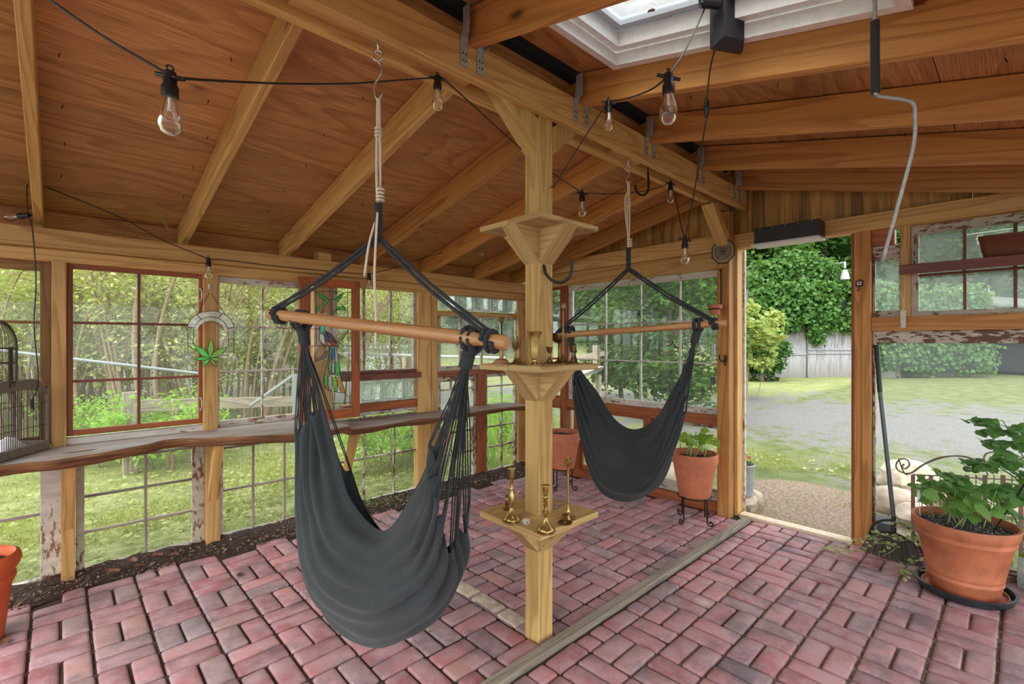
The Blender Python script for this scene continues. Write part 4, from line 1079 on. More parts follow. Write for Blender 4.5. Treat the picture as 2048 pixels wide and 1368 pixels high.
# lean-to table outside the far window
t = thing('outdoor_table', 'slanting pale-topped wooden table outside the far window', 'table', atD(1170, 790, 6.6))
m = MB(); m.prism([atD(1138, 744, 6.6), atD(1207, 736, 6.6), atD(1203, 742, 7.8), atD(1138, 765, 6.0)], (0, 0, .03)); m.build('top', plain('pale_tabletop', (.42, .40, .38), .6), t, 0)
for px in (1150, 1197):
    m = MB(); p = atD(px, 750, 6.9); m.board((p.x, p.y, -.1), (p.x, p.y, p.z), .06, .06, (1, 0, 0)); m.build('leg', M['greyboard'], t)
m = MB(); m.board(atD(1120, 722, 8.6), atD(1215, 706, 8.6), .03, .09); m.board(atD(1193, 742, 8.6), atD(1193, 690, 8.6), .1, .1, (1, 0, 0)); tag(m.build('rail_fence', M['greyboard'], None), 'weathered rail fence piece above the table outside the far window', 'fence')
m = MB(); p = atD(1222, 756, 12); m.tube(smooth_path([p + V((-.3, .3, -.03)), p, p + V((.3, -.3, .03))], 5), .11, 8); tag(m.build('log', M['greyboard'], None), 'pale log lying on the grass outside the far window', 'log')
# parked grey car-like shapes are left out; a utility box shows beside the storm door
# grass blades
random.seed(41)
m = MB()
def blade(x, y, z, h, r):
    a = ru(0, PI); w = .0035 * ru(.7, 1.5) + h * .01; lx, ly = ru(-.5, .5) * h, ru(-.5, .5) * h
    dx, dy = cos(a) * w, sin(a) * w; b = len(m.v)
    m.v.extend([(x - dx, y - dy, z), (x + dx, y + dy, z), (x + lx * .4 + dx * .7, y + ly * .4 + dy * .7, z + h * .6), (x + lx, y + ly, z + h), (x + lx * .4 - dx * .7, y + ly * .4 - dy * .7, z + h * .6)])
    m.f.append([b, b + 1, b + 2, b + 3, b + 4]); m.uv.append([(0, 0)] * 5); m.rn.append(r)
cnt = 0
while cnt < 42000:
    if random.random() < .62:
        x = ru(-2.5, 6.5); y = 3.72 + abs(random.gauss(0, 1.6)) 
        if y > 8: continue
        h = ru(.02, .06)
    else:
        x = 3.95 + abs(random.gauss(0, 1.7)); y = ru(-2.5, 3.9)
        if x > 8.5: continue
        h = ru(.015, .05)
        if math.hypot(x - 4.55, y - 1.25) < 1.1 and random.random() < .93: continue
        if seg_d((x, y), DRIVE) < 3.6 and random.random() < .85: continue
    if y < 3.72 and x < 3.9: continue
    nz = mnoise.noise(V((x * 1.6, y * 1.6, 0)))
    if nz < -.12 and random.random() < .75: continue
    blade(x, y, ground_z(x, y) - .005, h * (1 + nz), max(0, min(1, random.random() * .8 + nz * .5))); cnt += 1
tag(m.build('grass', M['grassb'], None, 0), 'short bright grass growing around the outside of the room', 'grass', kind='stuff')
m = MB()
for _ in range(9000):
    if random.random() < .8: x = ru(-2.5, 5); y = 3.74 + abs(random.gauss(0, 1.5))
    else: x = 4.0 + abs(random.gauss(0, 1.5)); y = ru(-2, 3.8)
    if seg_d((x, y), DRIVE) < 4 or math.hypot(x - 4.55, y - 1.25) < 1.15: continue
    rleaf(m, V((x, y, ground_z(x, y) + ru(.01, .06))), ru(.012, .03), V((ru(-.5, .5), ru(-.5, .5), 1)), .8)
tag(m.build('ground_ivy', M['leafD'], None, 0), 'low broad-leaved ground cover mixed into the grass outside', 'ground cover', kind='stuff')
# long blades of iris-like plants outside the right part of the left wall
t = thing('sword_plant', 'clump of long green sword-shaped leaves outside the corner panes', 'plant', atY(985, 900, 4.0)); m = MB(); p = atY(985, 684, 4.0)
for _ in range(26):
    a = ru(0, 2 * PI); L = ru(.4, .8); w = .012; b = V((p.x + ru(-.15, .15), p.y + ru(-.1, .15), -.08)); e = b + V((cos(a) * L * .35, sin(a) * L * .35, L)); sd = V((-sin(a), cos(a), 0)) * w
    c = (b + e) / 2 + V((0, 0, L * .08)); m.add([b - sd, b + sd, c + sd, e, c - sd], [[0, 1, 2, 4], [4, 2, 3]])
m.build('leaves', M['leafP'], t, 0)

# rocks, bucket and scroll fence outside the door side
def rock(c, s, label):
    m = MB(); c = V(c); P = []
    for i in range(13):
        row = []; th_ = PI * i / 12
        for k in range(17):
            ph = 2 * PI * k / 16; d = V((sin(th_) * cos(ph), sin(th_) * sin(ph), cos(th_)))
            q = 1 + .35 * mnoise.noise(d * 1.4 + c * 5) + .12 * mnoise.noise(d * 4 + c * 3)
            row.append(c + V((d.x * s[0], d.y * s[1], d.z * s[2])) * q)
        P.append(row)
    m.grid(P); tag(m.build('rock', M['rock'], None, 35), label, 'rock')
def gp(px, py): return atZ(px, py, -.05)
for px, py, s, lb in ((1500, 1010, (.09, .10, .10), 'blocky tan stone just outside the door under the zinc bucket'), (1812, 975, (.26, .22, .17), 'largest pale rock outside the big pane right of the door'),
                      (1790, 1020, (.16, .18, .13), 'tan rock outside behind the broom handle'), (1835, 1045, (.2, .16, .10), 'flat pale rock behind the broom head'), (1760, 1010, (.12, .12, .10), 'small pale rock beside the right door post'),
                      (1880, 985, (.2, .2, .12), 'pale rock behind the scroll fence, left of the pot plants'), (1940, 1010, (.2, .18, .12), 'pale rock behind the middle of the scroll fence'), (2010, 1020, (.2, .18, .11), 'pale rock behind the right end of the scroll fence')):
    p = gp(px, py); p.x = max(p.x, 3.98 + s[0] * .8); rock((p.x, p.y, -.07 + s[2] * .55), s, lb)
p = gp(1345, 970); p.x = 4.25; rock((p.x, p.y, .02), (.18, .3, .12), 'pale stone outside the low panes behind the potted seedlings')
bx0 = atX(1481, 990, 4.02); bz = .075
t = thing('zinc_bucket', 'round galvanised bucket standing on stone outside the doorway', 'bucket', (4.02, bx0.y, bz))
m = MB(); m.lathe([(0, .0), (.088, .0), (.094, .004), (.094, .012), (.100, .10), (.102, .105), (.102, .115), (.106, .235), (.110, .24), (.106, .245), (.100, .235), (.095, .1), (0, .1)], (4.02, bx0.y, bz), 28); m.build('body', M['galv'], t, 40)
m = MB(); m.lathe([(0, .20), (.10, .20)], (4.02, bx0.y, bz), 16); m.build('soil', M['soil'], t)
rock((4.02, bx0.y, .0), (.13, .13, .085), 'pale flat stone directly under the zinc bucket')
t = thing('flower', 'small red and orange flowers growing from the zinc bucket', 'flowers', (4.02, bx0.y, bz + .2)); m = MB()
for _ in range(30): m.sphere((4.02 + ru(-.07, .07), bx0.y + ru(-.07, .07), bz + .22 + ru(0, .09)), ru(.006, .012), 6, 4, .6)
tt = NT('petals'); tt.base(tt.ramp(tt.rnd(), [(0, lin(190, 40, 30)), (.6, lin(220, 90, 30)), (1, lin(240, 190, 60))])); m.build('petals', tt.m, t, 0)
m = MB()
for _ in range(60): rleaf(m, V((4.02 + ru(-.08, .08), bx0.y + ru(-.08, .08), bz + .2 + ru(0, .06))), .018, V((ru(-1, 1), ru(-1, 1), 1)))
m.build('leaves', M['leafA'], t, 0)
# scroll-topped fence
SX = 4.22
t = thing('scroll_fence', 'rusty iron border fence with curled scroll top outside the big pane', 'fence', (SX, .3, 0))
def spiral(c, r0, r1, a0, turns, n=26):
    return [V((c[0], c[1] - cos(a0 + i / n * turns * 2 * PI) * (r0 + (r1 - r0) * i / n), c[2] + sin(a0 + i / n * turns * 2 * PI) * (r0 + (r1 - r0) * i / n))) for i in range(n + 1)]
def FP(px, py): return atX(px, py, SX)
m = MB()
m.tube(smooth_path([FP(*q) for q in ((1813, 935), (1803, 932), (1803, 921), (1813, 918), (1820, 928), (1815, 943), (1800, 942), (1792, 930), (1797, 917), (1808, 945), (1820, 947), (1845, 930), (1880, 915), (1925, 913), (1970, 928), (1990, 930))][8:] , 6), .005, 6)
m.tube(smooth_path([FP(*q) for q in ((1808, 928), (1804, 934), (1812, 937), (1819, 928), (1812, 918), (1798, 920), (1792, 932), (1800, 943), (1822, 946), (1850, 928), (1890, 914), (1930, 913), (1975, 928), (2000, 930), (2012, 928))], 6), .005, 6)
m.tube(smooth_path([FP(*q) for q in ((1990, 918), (1983, 914), (1980, 920), (1986, 927), (1997, 922), (2000, 910), (1988, 904), (1972, 908), (1968, 920), (1978, 932), (2005, 930), (2030, 920), (2070, 912))], 6), .005, 6)
m.tube(smooth_path([FP(*q) for q in ((1950, 950), (1962, 960), (1975, 950), (1970, 940))], 6), .004, 6)
m.build('scroll', M['scroll'], t)
m = MB(); m.tube([FP(1825, 949), FP(2120, 965)], .004, 6); m.tube([FP(1825, 1035), FP(2120, 1062)], .004, 6); m.build('rail', M['scroll'], t)
for k in range(9):
    p = FP(1826 + 36 * k, 950); m = MB(); m.board((SX, p.y, -.1), (SX, p.y, p.z + .0), .022, .008, (1, 0, 0)); m.build('slat', M['reddark'], t)
    p = FP(1844 + 36 * k, 950); m = MB(); m.tube([(SX, p.y, -.1), (SX, p.y, p.z)], .003, 5); m.build('picket', M['scroll'], t)
p = atX(1766, 1045, 3.93)
t = thing('crate', 'dark plastic crate outside the pane beside the broom', 'crate', (3.95, p.y, -.06)); m = MB(); m.box((3.86, p.y - .06, -.06), (4.02, p.y + .07, .13), .01); m.build('body', M['saucer'], t); m = MB(); m.box((3.855, p.y - .065, .11), (4.025, p.y + .075, .135), .004); m.build('rim', M['saucer'], t)
# ------------------------------------------------------------------ hammock chairs
def fabric_material():
    t = NT('charcoal_canvas')
    n = t.noise(t.obj((1, 1, 1)), 420, 2, .7); n2 = t.noise(t.obj((1, 1, 1)), 4, 3, .5); n3 = t.noise(t.obj((1, 1, 1)), 75, 2, .5)
    c = t.mix(t.ramp(n2, [(.35, 0), (.65, 1)]), lin(33, 39, 40), lin(42, 49, 52)); c = t.mix(t.ramp(n, [(.45, 0), (.75, .6)]), c, lin(66, 75, 78)); c = t.mix(t.ramp(n3, [(.80, 0), (.82, .8)]), c, lin(210, 205, 190))
    t.base(c); t.set(Roughness=.92); t.b.inputs['Sheen Weight'].default_value = .1; t.bump(n, .0015, .7)
    return t.m
M['canvas'] = fabric_material()
def catrow(rows, k):
    """interpolate between rows of points"""
    n = len(rows[0]); cols = [smooth_path([r[i] for r in rows], k) for i in range(n)]
    return [[cols[i][j] for i in range(n)] for j in range(len(cols[0]))]
def hammock(root, strands, GL, GR, kl, kr, seed, nstr=14, folds=6):
    """strands: control strands as points from the left tip to the right tip. kl/kr: knots below the bar"""
    random.seed(seed)
    rows = [smooth_path(s, 9) for s in strands]
    G = catrow(rows, 12); nv = len(G); nu = len(G[0])
    Q = []
    for j, row in enumerate(G):
        v = j / (nv - 1); out = []
        for i, p in enumerate(row):
            u = i / (nu - 1)
            a = G[min(j + 1, nv - 1)][i] - G[max(j - 1, 0)][i]; b = row[min(i + 1, nu - 1)] - row[max(i - 1, 0)]
            nr = a.cross(b); nr = nr.normalized() if nr.length > 1e-9 else V((0, 0, 0))
            e = abs(2 * u - 1)
            amp = .0045 + .012 * e ** 2.2
            edge = min(1, min(v, 1 - v) * 8)
            d = amp * sin(2 * PI * (v * folds * 1.6 + .25 * sin(u * 5) + .3 * mnoise.noise(V((v * 5, u * 2, seed))))) * edge
            d += .042 * (abs(mnoise.noise(V((v * 4.2 + u * 1.6 + seed, u * 1.5, 0)))) - .2) * edge * (1 - .45 * e) + .012 * mnoise.noise(V((v * 11 + u * 3 + seed, u * 3, 5))) * edge
            sc = 0
            if e > .9:       # scalloped hem pulled up to the cords
                tgt = GL if u < .5 else GR; sc = (e - .9) / .1 * .016 * cos(2 * PI * v * (nstr - 1))
                out.append(p + nr * d + (tgt - p).normalized() * sc)
            else: out.append(p + nr * d)
        Q.append(out)
    m = MB(); m.grid(Q, uvs=.02); fab = m.build('fabric', M['canvas'], root, 180, thick=.004)
    # rolled hems along the two long edges and a seam near the gathered ends
    for j in (0, nv - 1):
        m = MB(); m.tube(Q[j], .0042, 6); m.build('hem', M['canvas'], fab, 180)
    # cords
    for k in range(nstr):
        v = k / (nstr - 1); j = int(round(v * (nv - 1)))
        for (tip, kn, g) in ((Q[j][0], kl, GL), (Q[j][-1], kr, GR)):
            off = V((ru(-.010, .010), ru(-.010, .010), 0)); mid = (tip + kn) / 2 + V((ru(-.006, .006), ru(-.006, .006), 0))
            m = MB()
            for s in (-.004, .004):
                sd = RT * s; m.tube(smooth_path([tip - V((0, 0, .02)), tip + sd * .6, mid + sd + off * .4, kn + off * .5], 4), .0024, 5)
            m.build('cord', M['blackrope'], root, 180)
def braid(m, pts, r, n=10):
    pts = smooth_path(pts, 10); L = 0; rad = []
    for i, p in enumerate(pts):
        if i: L += (p - pts[i - 1]).length
        rad.append(r * (1 + .13 * sin(L * 520)))
    m.tube(pts, rad, n)
def swing(name_label, A, B, GL, GR, kl, kr, apex, top, strands, seed, tails, rev=1, br=.021):
    root = thing('hammock_chair', name_label, 'hammock chair', (apex.x, apex.y, apex.z))
    d = (B - A).normalized()
    m = MB(); L = (B - A).length
    prof = [(0, .7), (.004, 1), (.10, 1), (L - .11, 1), (L - .085, .80), (L - .06, .98), (L - .004, 1.0), (L, .85)]
    m.tube([A + d * q for q, s in prof], [br * s for q, s in prof], 20, r=.4); m.build('spreader_bar', M['dowel'], root, 40)
    for g, kn in ((GL, kl), (GR, kr)):
        m = MB(); sd = d.cross(V((0, 0, 1))).normalized(); c = g; R_ = br + .010
        for off in (-.012, .012):
            ring = [c + d * off + (sd * cos(a) + V((0, 0, 1)) * sin(a)) * R_ for a in [PI * 1.35 - i * PI * 1.7 / 12 for i in range(13)]]
            braid(m, [kn + V((0, 0, .01))] + ring + [kn + V((0, 0, .01))], .0095)
        m.build('loop', M['blackrope'], root, 180)
        m = MB(); w = (g - kn).normalized(); P = []
        for i in range(60): a = i * .9; P.append(kn + w * (-.02 + .05 * i / 60) + (sd * cos(a) + d * sin(a)) * .017)
        m.tube(P, .005, 6); m.tube([kn - w * .03, kn + w * .04], [.012, .014], 10); m.build('knot', M['blackrope'], root, 180)
    # ropes from the apex to the bar ends
    for e, s in ((A + d * .045, -1), (B - d * .07, 1)):
        m = MB(); sd = (e - apex).cross(FW).normalized() * .006
        for q in (-1, 1): braid(m, [apex + sd * q, (apex + e) / 2 + sd * q * 1.3, e + sd * q + V((0, 0, br + .004))], .0062, 8)
        hor = d.cross(V((0, 0, 1))).normalized()
        ring = [e + d * (.004 * i / 3) + (hor * cos(i * .52) + V((0, 0, 1)) * sin(i * .52)) * (br + .007) for i in range(26)]
        braid(m, ring[::2], .0075, 8)
        m.build('suspension_rope', M['blackrope'], root, 180)
    m = MB(); braid(m, [apex - V((0, 0, .01)), apex + V((0, 0, .04)), apex + V((0, 0, .09)), apex + V((0, 0, .115))], .013); m.build('rope_sleeve', M['blackrope'], root, 180)
    m = MB(); w0 = apex + V((0, 0, .11))
    for s in (-1, 1): m.tube(smooth_path([w0, w0 + V((.006 * s, 0, .06)), (w0 + top) / 2 + RT * .006 * s, top - V((0, 0, .10)) + RT * .004 * s, top + V((0, 0, -.012)) + RT * .003 * s, top + V((0, 0, .004))], 5), .0045, 7)
    for z in (0, .012, .024): m.tube([top - V((0, 0, .12 - z)) + (RT * cos(a) + FW * sin(a)) * .010 for a in [i * .7 for i in range(10)]], .004, 6)
    for z in (0, .012, .024, .036): m.tube([w0 + V((0, 0, .015 + z)) + RT * .006 + (RT * cos(a) + FW * sin(a)) * .011 for a in [i * .7 for i in range(10)]], .0045, 6)
    m.build('hanging_rope', M['rope'], root, 180)
    for tl in tails: m = MB(); m.tube(smooth_path(tl, 5), .0042, 7); m.build('rope_tail', M['rope'], root, 180)
    hammock(root, strands, GL, GR, kl, kr, seed)
    return root
D = lambda L: [[atD(*q) for q in s] for s in L]
near = D([
    [(645, 812, 1.72), (672, 905, 1.69), (700, 1000, 1.63), (768, 1064, 1.52), (832, 980, 1.42), (866, 905, 1.36), (892, 840, 1.33)],
    [(632, 832, 1.74), (640, 960, 1.66), (672, 1070, 1.56), (752, 1120, 1.45), (815, 1075, 1.37), (856, 980, 1.32), (878, 905, 1.30)],
    [(614, 852, 1.77), (614, 1000, 1.66), (646, 1128, 1.54), (735, 1180, 1.42), (815, 1140, 1.34), (860, 1050, 1.29), (872, 975, 1.28)],
    [(602, 864, 1.81), (602, 1015, 1.72), (630, 1160, 1.60), (728, 1228, 1.47), (828, 1195, 1.36), (876, 1120, 1.31), (876, 1055, 1.30)],
    [(600, 872, 1.85), (606, 1045, 1.80), (642, 1200, 1.70), (740, 1268, 1.56), (845, 1240, 1.44), (902, 1165, 1.37), (892, 1098, 1.34)],
    [(640, 892, 1.93), (640, 1050, 1.91), (672, 1200, 1.84), (765, 1276, 1.70), (862, 1240, 1.56), (926, 1145, 1.45), (918, 1072, 1.40)],
    [(704, 948, 2.02), (722, 1000, 1.99), (752, 1050, 1.93), (800, 1098, 1.82), (868, 1110, 1.66), (926, 1075, 1.52), (938, 1010, 1.45)]])
swing('near grey hammock chair hanging left of the centre post, spreader bar sloping to the right', atD(540, 628, 1.85), atD(1015, 686, 1.30), atD(603, 641, 1.79), atD(944, 679, 1.383),
      atD(608, 678, 1.79), atD(934, 722, 1.39), atD(757, 476, 1.60), atD(757, 200, 1.60), near, 3,
      [[atD(755, 425, 1.585), atD(751, 500, 1.58), atD(749, 560, 1.58), atD(752, 640, 1.55), atD(751, 690, 1.55)], [atD(752, 440, 1.60), atD(738, 490, 1.60), atD(729, 552, 1.60)]])
farr = D([
    [(1160, 742, 2.85), (1192, 782, 2.80), (1228, 838, 2.72), (1268, 860, 2.62), (1312, 838, 2.52), (1346, 780, 2.44), (1372, 735, 2.38)],
    [(1155, 752, 2.86), (1180, 818, 2.78), (1216, 880, 2.68), (1265, 900, 2.56), (1312, 880, 2.46), (1342, 815, 2.39), (1366, 752, 2.36)],
    [(1152, 768, 2.88), (1172, 850, 2.79), (1206, 925, 2.67), (1262, 945, 2.54), (1308, 925, 2.44), (1338, 850, 2.38), (1364, 778, 2.35)],
    [(1152, 790, 2.90), (1168, 885, 2.83), (1202, 960, 2.72), (1262, 982, 2.58), (1308, 960, 2.48), (1342, 880, 2.41), (1364, 800, 2.37)],
    [(1153, 810, 2.94), (1170, 905, 2.90), (1205, 978, 2.82), (1264, 1000, 2.70), (1312, 975, 2.58), (1348, 895, 2.48), (1363, 822, 2.41)],
    [(1158, 825, 2.99), (1180, 890, 2.98), (1215, 960, 2.93), (1270, 985, 2.82), (1315, 960, 2.70), (1346, 890, 2.58), (1360, 832, 2.48)],
    [(1168, 825, 3.05), (1192, 860, 3.04), (1228, 895, 3.0), (1272, 905, 2.92), (1312, 895, 2.80), (1342, 865, 2.66), (1356, 828, 2.55)]])
swing('far grey hammock chair hanging in front of the large far window', atD(1103, 672, 2.95), atD(1452, 646, 2.35), atD(1140, 664, 2.89), atD(1396, 650, 2.44),
      atD(1146, 698, 2.87), atD(1390, 678, 2.44), atD(1257, 538, 2.63), atD(1257, 366, 2.63), farr, 8,
      [[atD(1257, 470, 2.61), atD(1252, 440, 2.61), atD(1250, 400, 2.61), atD(1254, 385, 2.61)]], br=.018)
def shook(label, p, h, w, mat, eye):
    t = thing('hook', label, 'hook', p)
    pts = [V((0, 0, 0)), RT * w * .9 + V((0, 0, -h * .12)), RT * w + V((0, 0, -h * .25)), V((0, 0, -h * .42)), -RT * w + V((0, 0, -h * .6)), -RT * w * .9 + V((0, 0, -h * .8)), V((0, 0, -h * .95)), RT * w * 1.2 + V((0, 0, -h * .8))]
    m = MB(); m.tube(smooth_path([V(p) + q for q in pts], 6), .0038, 8); m.build('s_hook', M[mat], t, 180)
    m = MB(); c = V(p) + V((0, 0, .018)); m.tube([c + (RT * cos(a) + V((0, 0, 1)) * sin(a)) * .017 for a in [i * PI / 9 for i in range(18)]], .0038, 8, closed=True); m.tube([c + V((0, 0, .017)), (p[0], p[1], eye)], .0038, 6); m.build('screw_eye', M[mat], t, 180)
shook('long zinc hook and screw eye holding the near hammock rope', atD(756, 122, 1.60), .135, .012, 'steel', 2.33)
shook('short zinc hook and screw eye holding the far hammock rope', atD(1256, 342, 2.63), .07, .008, 'steel', 2.32)

# ------------------------------------------------------------------ string lights
def bulb_on(t, p, down, s=1.0):
    """socket and clear bulb, p = cable point, down = direction the bulb points"""
    down = V(down).normalized(); p = V(p)
    q = V((0, 0, -1)).rotation_difference(down)
    def put(m, prof, n=14):
        k = len(m.v); m.lathe([(r * s, -z * s) for r, z in prof], (0, 0, 0), n)
        for i in range(k, len(m.v)): m.v[i] = tuple(p + q @ V(m.v[i]))
    m = MB(); put(m, [(0, -.008), (.011, -.006), (.0125, .002), (.0125, .02), (.0155, .024), (.0155, .045), (.0135, .047), (0, .047)])
    m.tube([p + q @ V((cos(a) * .006, 0, .014 + sin(a) * .006)) * s for a in [i * PI / 4 for i in range(8)]], .002, 5, closed=True)
    sock = m.build('socket', M['black'], t, 40)
    m = MB(); put(m, [(.012, .045), (.0135, .055), (.0195, .075), (.0225, .092), (.0215, .104), (.016, .116), (.008, .122), (0, .123)], 20); bb = m.build('bulb', M['bulb'], t, 180)
    m = MB(); put(m, [(0, .046), (.0045, .047), (.0035, .06), (.005, .072), (.002, .074), (0, .074)], 8)
    for a in (-1, 1): m.tube([p + q @ (V((a * .003, 0, -.07)) * s), p + q @ (V((a * .008, 0, -.086)) * s)], .0006 * s, 4)
    m.build('filament', M['filament'], bb, 60)
def cable(t, pts, r=.0028, k=6): m = MB(); m.tube(smooth_path(pts, k), r, 6); m.build('cable', M['cable'], t, 180)
def collar(t, p, dirs):
    m = MB()
    for d in dirs:
        d = V(d).normalized(); m.tube([p + V((0, 0, -.004)), p + V((0, 0, -.004)) + d * .03], [.006, .0045], 6)
    m.build('strain_relief', M['black'], t, 60)
S = thing('string_lights', 'black string of clear bulbs looping across the ceiling past the centre post', 'string lights', atD(340, 145, .98))
dn = (0, 0, -1)
b1, b2, b3, b4 = atD(340, 150, .98), atD(875, 155, 1.775), atD(1217, 204, 2.05), atD(1337, 152, 1.22)
b5, b6, b7 = atD(1164, 386, 2.5), atD(1341, 366, 2.95), atD(1370, 478, 2.35)
cable(S, [V((-.1, 1.0, 2.285)), V((-.08, 1.18, 2.16)), atD(60, -30, .95), atD(100, 0, .94), atD(215, 78, .96), b1]); cable(S, [b1, atD(380, 158, 1.0), atD(560, 167, 1.35), atD(700, 167, 1.56), atD(800, 160, 1.69), b2])
cable(S, [b2, atD(895, 165, 1.80), atD(1000, 260, 2.02), atD(1042, 298, 2.1)]); cable(S, [atD(1096, 340, 2.22), b5], k=3); cable(S, [b5, atD(1230, 388, 2.62), atD(1300, 380, 2.85), b6])
cable(S, [b6, atD(1352, 400, 2.8), atD(1362, 450, 2.5), b7]); cable(S, [b7, atD(1380, 430, 2.2), atD(1398, 330, 1.95), atD(1412, 240, 1.8)]); cable(S, [b3, atD(1250, 198, 1.9), atD(1300, 180, 1.4), b4])
cable(S, [b3, atD(1202, 225, 2.06), atD(1150, 305, 2.1), atD(1106, 376, 2.13)]); cable(S, [b4, atD(1365, 110, 1.3), atD(1395, 50, 1.5), atD(1412, 10, 1.6)])
cable(S, [atD(1412, 220, 1.8), atD(1420, 140, 1.72), atD(1437, 72, 1.62)])
for b, d in ((b1, dn), (b2, dn), (b3, dn), (b4, dn), (b5, dn), (b6, (.0, .0, -1)), (b7, (-.02, 0, -1))): bulb_on(S, b, d); collar(S, b, (RT * .9 + V((0, 0, -.15)), -RT + V((0, 0, .25))))
m = MB(); p = atD(1413, 215, 1.8); m.tube([p + V((0, 0, .035)), p + V((0, 0, .02)), p, p - V((0, 0, .004)), p - V((0, 0, .012)), p - V((0, 0, .04))], [.004, .008, .009, .014, .009, .005], 10); m.build('connector', M['black'], S, 40)
S2_ = thing('string_lights', 'black string of clear bulbs running along the left wall plate and birdcage', 'string lights', atY(60, 425, 3.47))
c1, c2, c3, c4 = atY(56, 430, 3.46), atY(417, 518, 3.46), atY(738, 548, 3.42), atD(957, 484, 4.3)
bulb_on(S2_, c1, -RT * 1 + V((0, 0, -.12))); bulb_on(S2_, c2, dn); bulb_on(S2_, c3, (0, 0, -1)); bulb_on(S2_, c4, RT * .3 + V((0, 0, -1)))
cable(S2_, [c1, atY(54, 400, 3.45), atY(56, 366, 3.44), atY(75, 368, 3.44), atY(230, 430, 3.44), atY(330, 482, 3.45), c2]); cable(S2_, [c2, atY(450, 520, 3.47), atY(560, 533, 3.47), atY(690, 545, 3.46), c3]); cable(S2_, [c3, atY(780, 538, 3.42), atD(850, 515, 4.0), c4])
cable(S2_, [c1, atY(65, 460, 3.44), atY(72, 560, 3.43), atY(68, 650, 3.42), atY(75, 730, 3.41), atY(76, 770, 3.41), atY(65, 800, 3.41)]); m = MB(); a = atY(65, 798, 3.41); m.tube([a, a - V((0, 0, .05))], .008, 8); m.build('end_plug', M['black'], S2_, 40)

# black box hung under the skylight
t = thing('electrical_box', 'flat black plastic box hanging beneath the skylight edge', 'box', atD(1455, 50, 1.62))
c = atD(1456, 32, 1.62); yaw = .25
ax = (RT * cos(yaw) + FW * sin(yaw)); ay = V((0, 0, 1)); az_ = ax.cross(ay)
def plateb(m, w, h, d0, w2, h2, d1, oz=0):
    a = [c + ax * x * w / 2 + ay * (y * h / 2 + oz) - az_ * d0 for x, y in ((-1, -1), (1, -1), (1, 1), (-1, 1))]; b = [c + ax * x * w2 / 2 + ay * (y * h2 / 2 + oz) - az_ * d1 for x, y in ((-1, -1), (1, -1), (1, 1), (-1, 1))]
    m.add(a + b, [[3, 2, 1, 0], [4, 5, 6, 7], [0, 1, 5, 4], [1, 2, 6, 5], [2, 3, 7, 6], [3, 0, 4, 7]])
ax_s = 1 if az_.dot(FW) > 0 else -1; az_ = az_ * ax_s
m = MB(); plateb(m, .118, .225, -.015, .118, .225, .0); plateb(m, .118, .225, .0, .078, .185, .03); m.build('housing', M['darkfix'], t, 0)
m = MB()
for x, y in ((-.052, .1), (.052, .1), (-.052, -.1), (.052, -.1), (.052, 0)): m.sphere(c + ax * x + ay * y - az_ * .004, .0035, 6, 4)
m.build('screws', M['steel'], t, 60)
m = MB(); m.tube(smooth_path([atD(1405, 8, 1.55), atD(1400, -10, 1.56), atD(1440, -8, 1.58), atD(1438, 12, 1.58)], 5), .006, 6); m.tube([atD(1402, 4, 1.56), atD(1438, 6, 1.57)], .018, 10); m.build('bracket', M['black'], t, 60)
# bent rod hanging from the roof
t = thing('bent_rod', 'thin bent metal rod with dark foam sleeve hanging at upper right', 'rod', atD(1750, 20, 1.15))
rp = [atD(1748, -60, 1.13), atD(1750, 40, 1.14), atD(1751, 170, 1.15), atD(1752, 188, 1.15), atD(1765, 193, 1.16), atD(1808, 199, 1.18), atD(1826, 207, 1.19), atD(1830, 230, 1.2), atD(1827, 290, 1.22), atD(1800, 395, 1.26), atD(1764, 524, 1.32)]
m = MB(); m.tube(smooth_path(rp, 6), .0046, 8); m.build('rod', M['galv'], t, 180)
m = MB(); m.tube([atD(1750, 42, 1.14), atD(1750, 110, 1.145), atD(1751, 186, 1.15)], .0095, 10); m.build('foam_sleeve', M['blackrope'], t, 60)

# wall-hung hook near the post, and little hook under the beam
t = thing('hook', 'large black curved utility hook screwed into the centre post', 'hook', (PX1 - .02, PY0, 1.62))
q = [V((1.585, PY0 + .01, 0)) , ]
p0 = atY(1088, 532, PY0 - .002); fw0 = p0.dot(FW)
m = MB(); m.tube(smooth_path([p0 + V((0, .02, 0)), p0, atD(1092, 548, fw0 - .02), atD(1106, 562, fw0 - .04), atD(1124, 565, fw0 - .06), atD(1140, 552, fw0 - .08), atD(1143, 535, fw0 - .08), atD(1139, 518, fw0 - .08)], 6), .0065, 10); m.build('hook_arm', M['black'], t, 180)
t = thing('hook', 'small black curved hook under the ridge beam right of the far rope', 'hook', atD(1283, 375, 2.75))
m = MB(); m.tube(smooth_path([atD(1296, 345, 2.75) , atD(1297, 372, 2.75), atD(1294, 385, 2.75), atD(1285, 391, 2.75), atD(1274, 384, 2.75), atD(1270, 370, 2.75)], 6), .006, 8); m.tube([atD(1296, 348, 2.75), atD(1296, 322, 2.75)], .004, 6); m.build('hook_arm', M['blackmetal'], t, 180)
t = thing('nail', 'bent nail holding the string light cable on the centre post', 'nail', atY(1104, 378, PY0)); p = atY(1098, 377, PY0); m = MB(); m.tube([p + V((0, .01, 0)), p + V((.004, -.02, .006))], .0018, 5); m.sphere(p + V((.004, -.02, .006)), .004, 6, 4); m.build('shank', M['blackmetal'], t, 60)

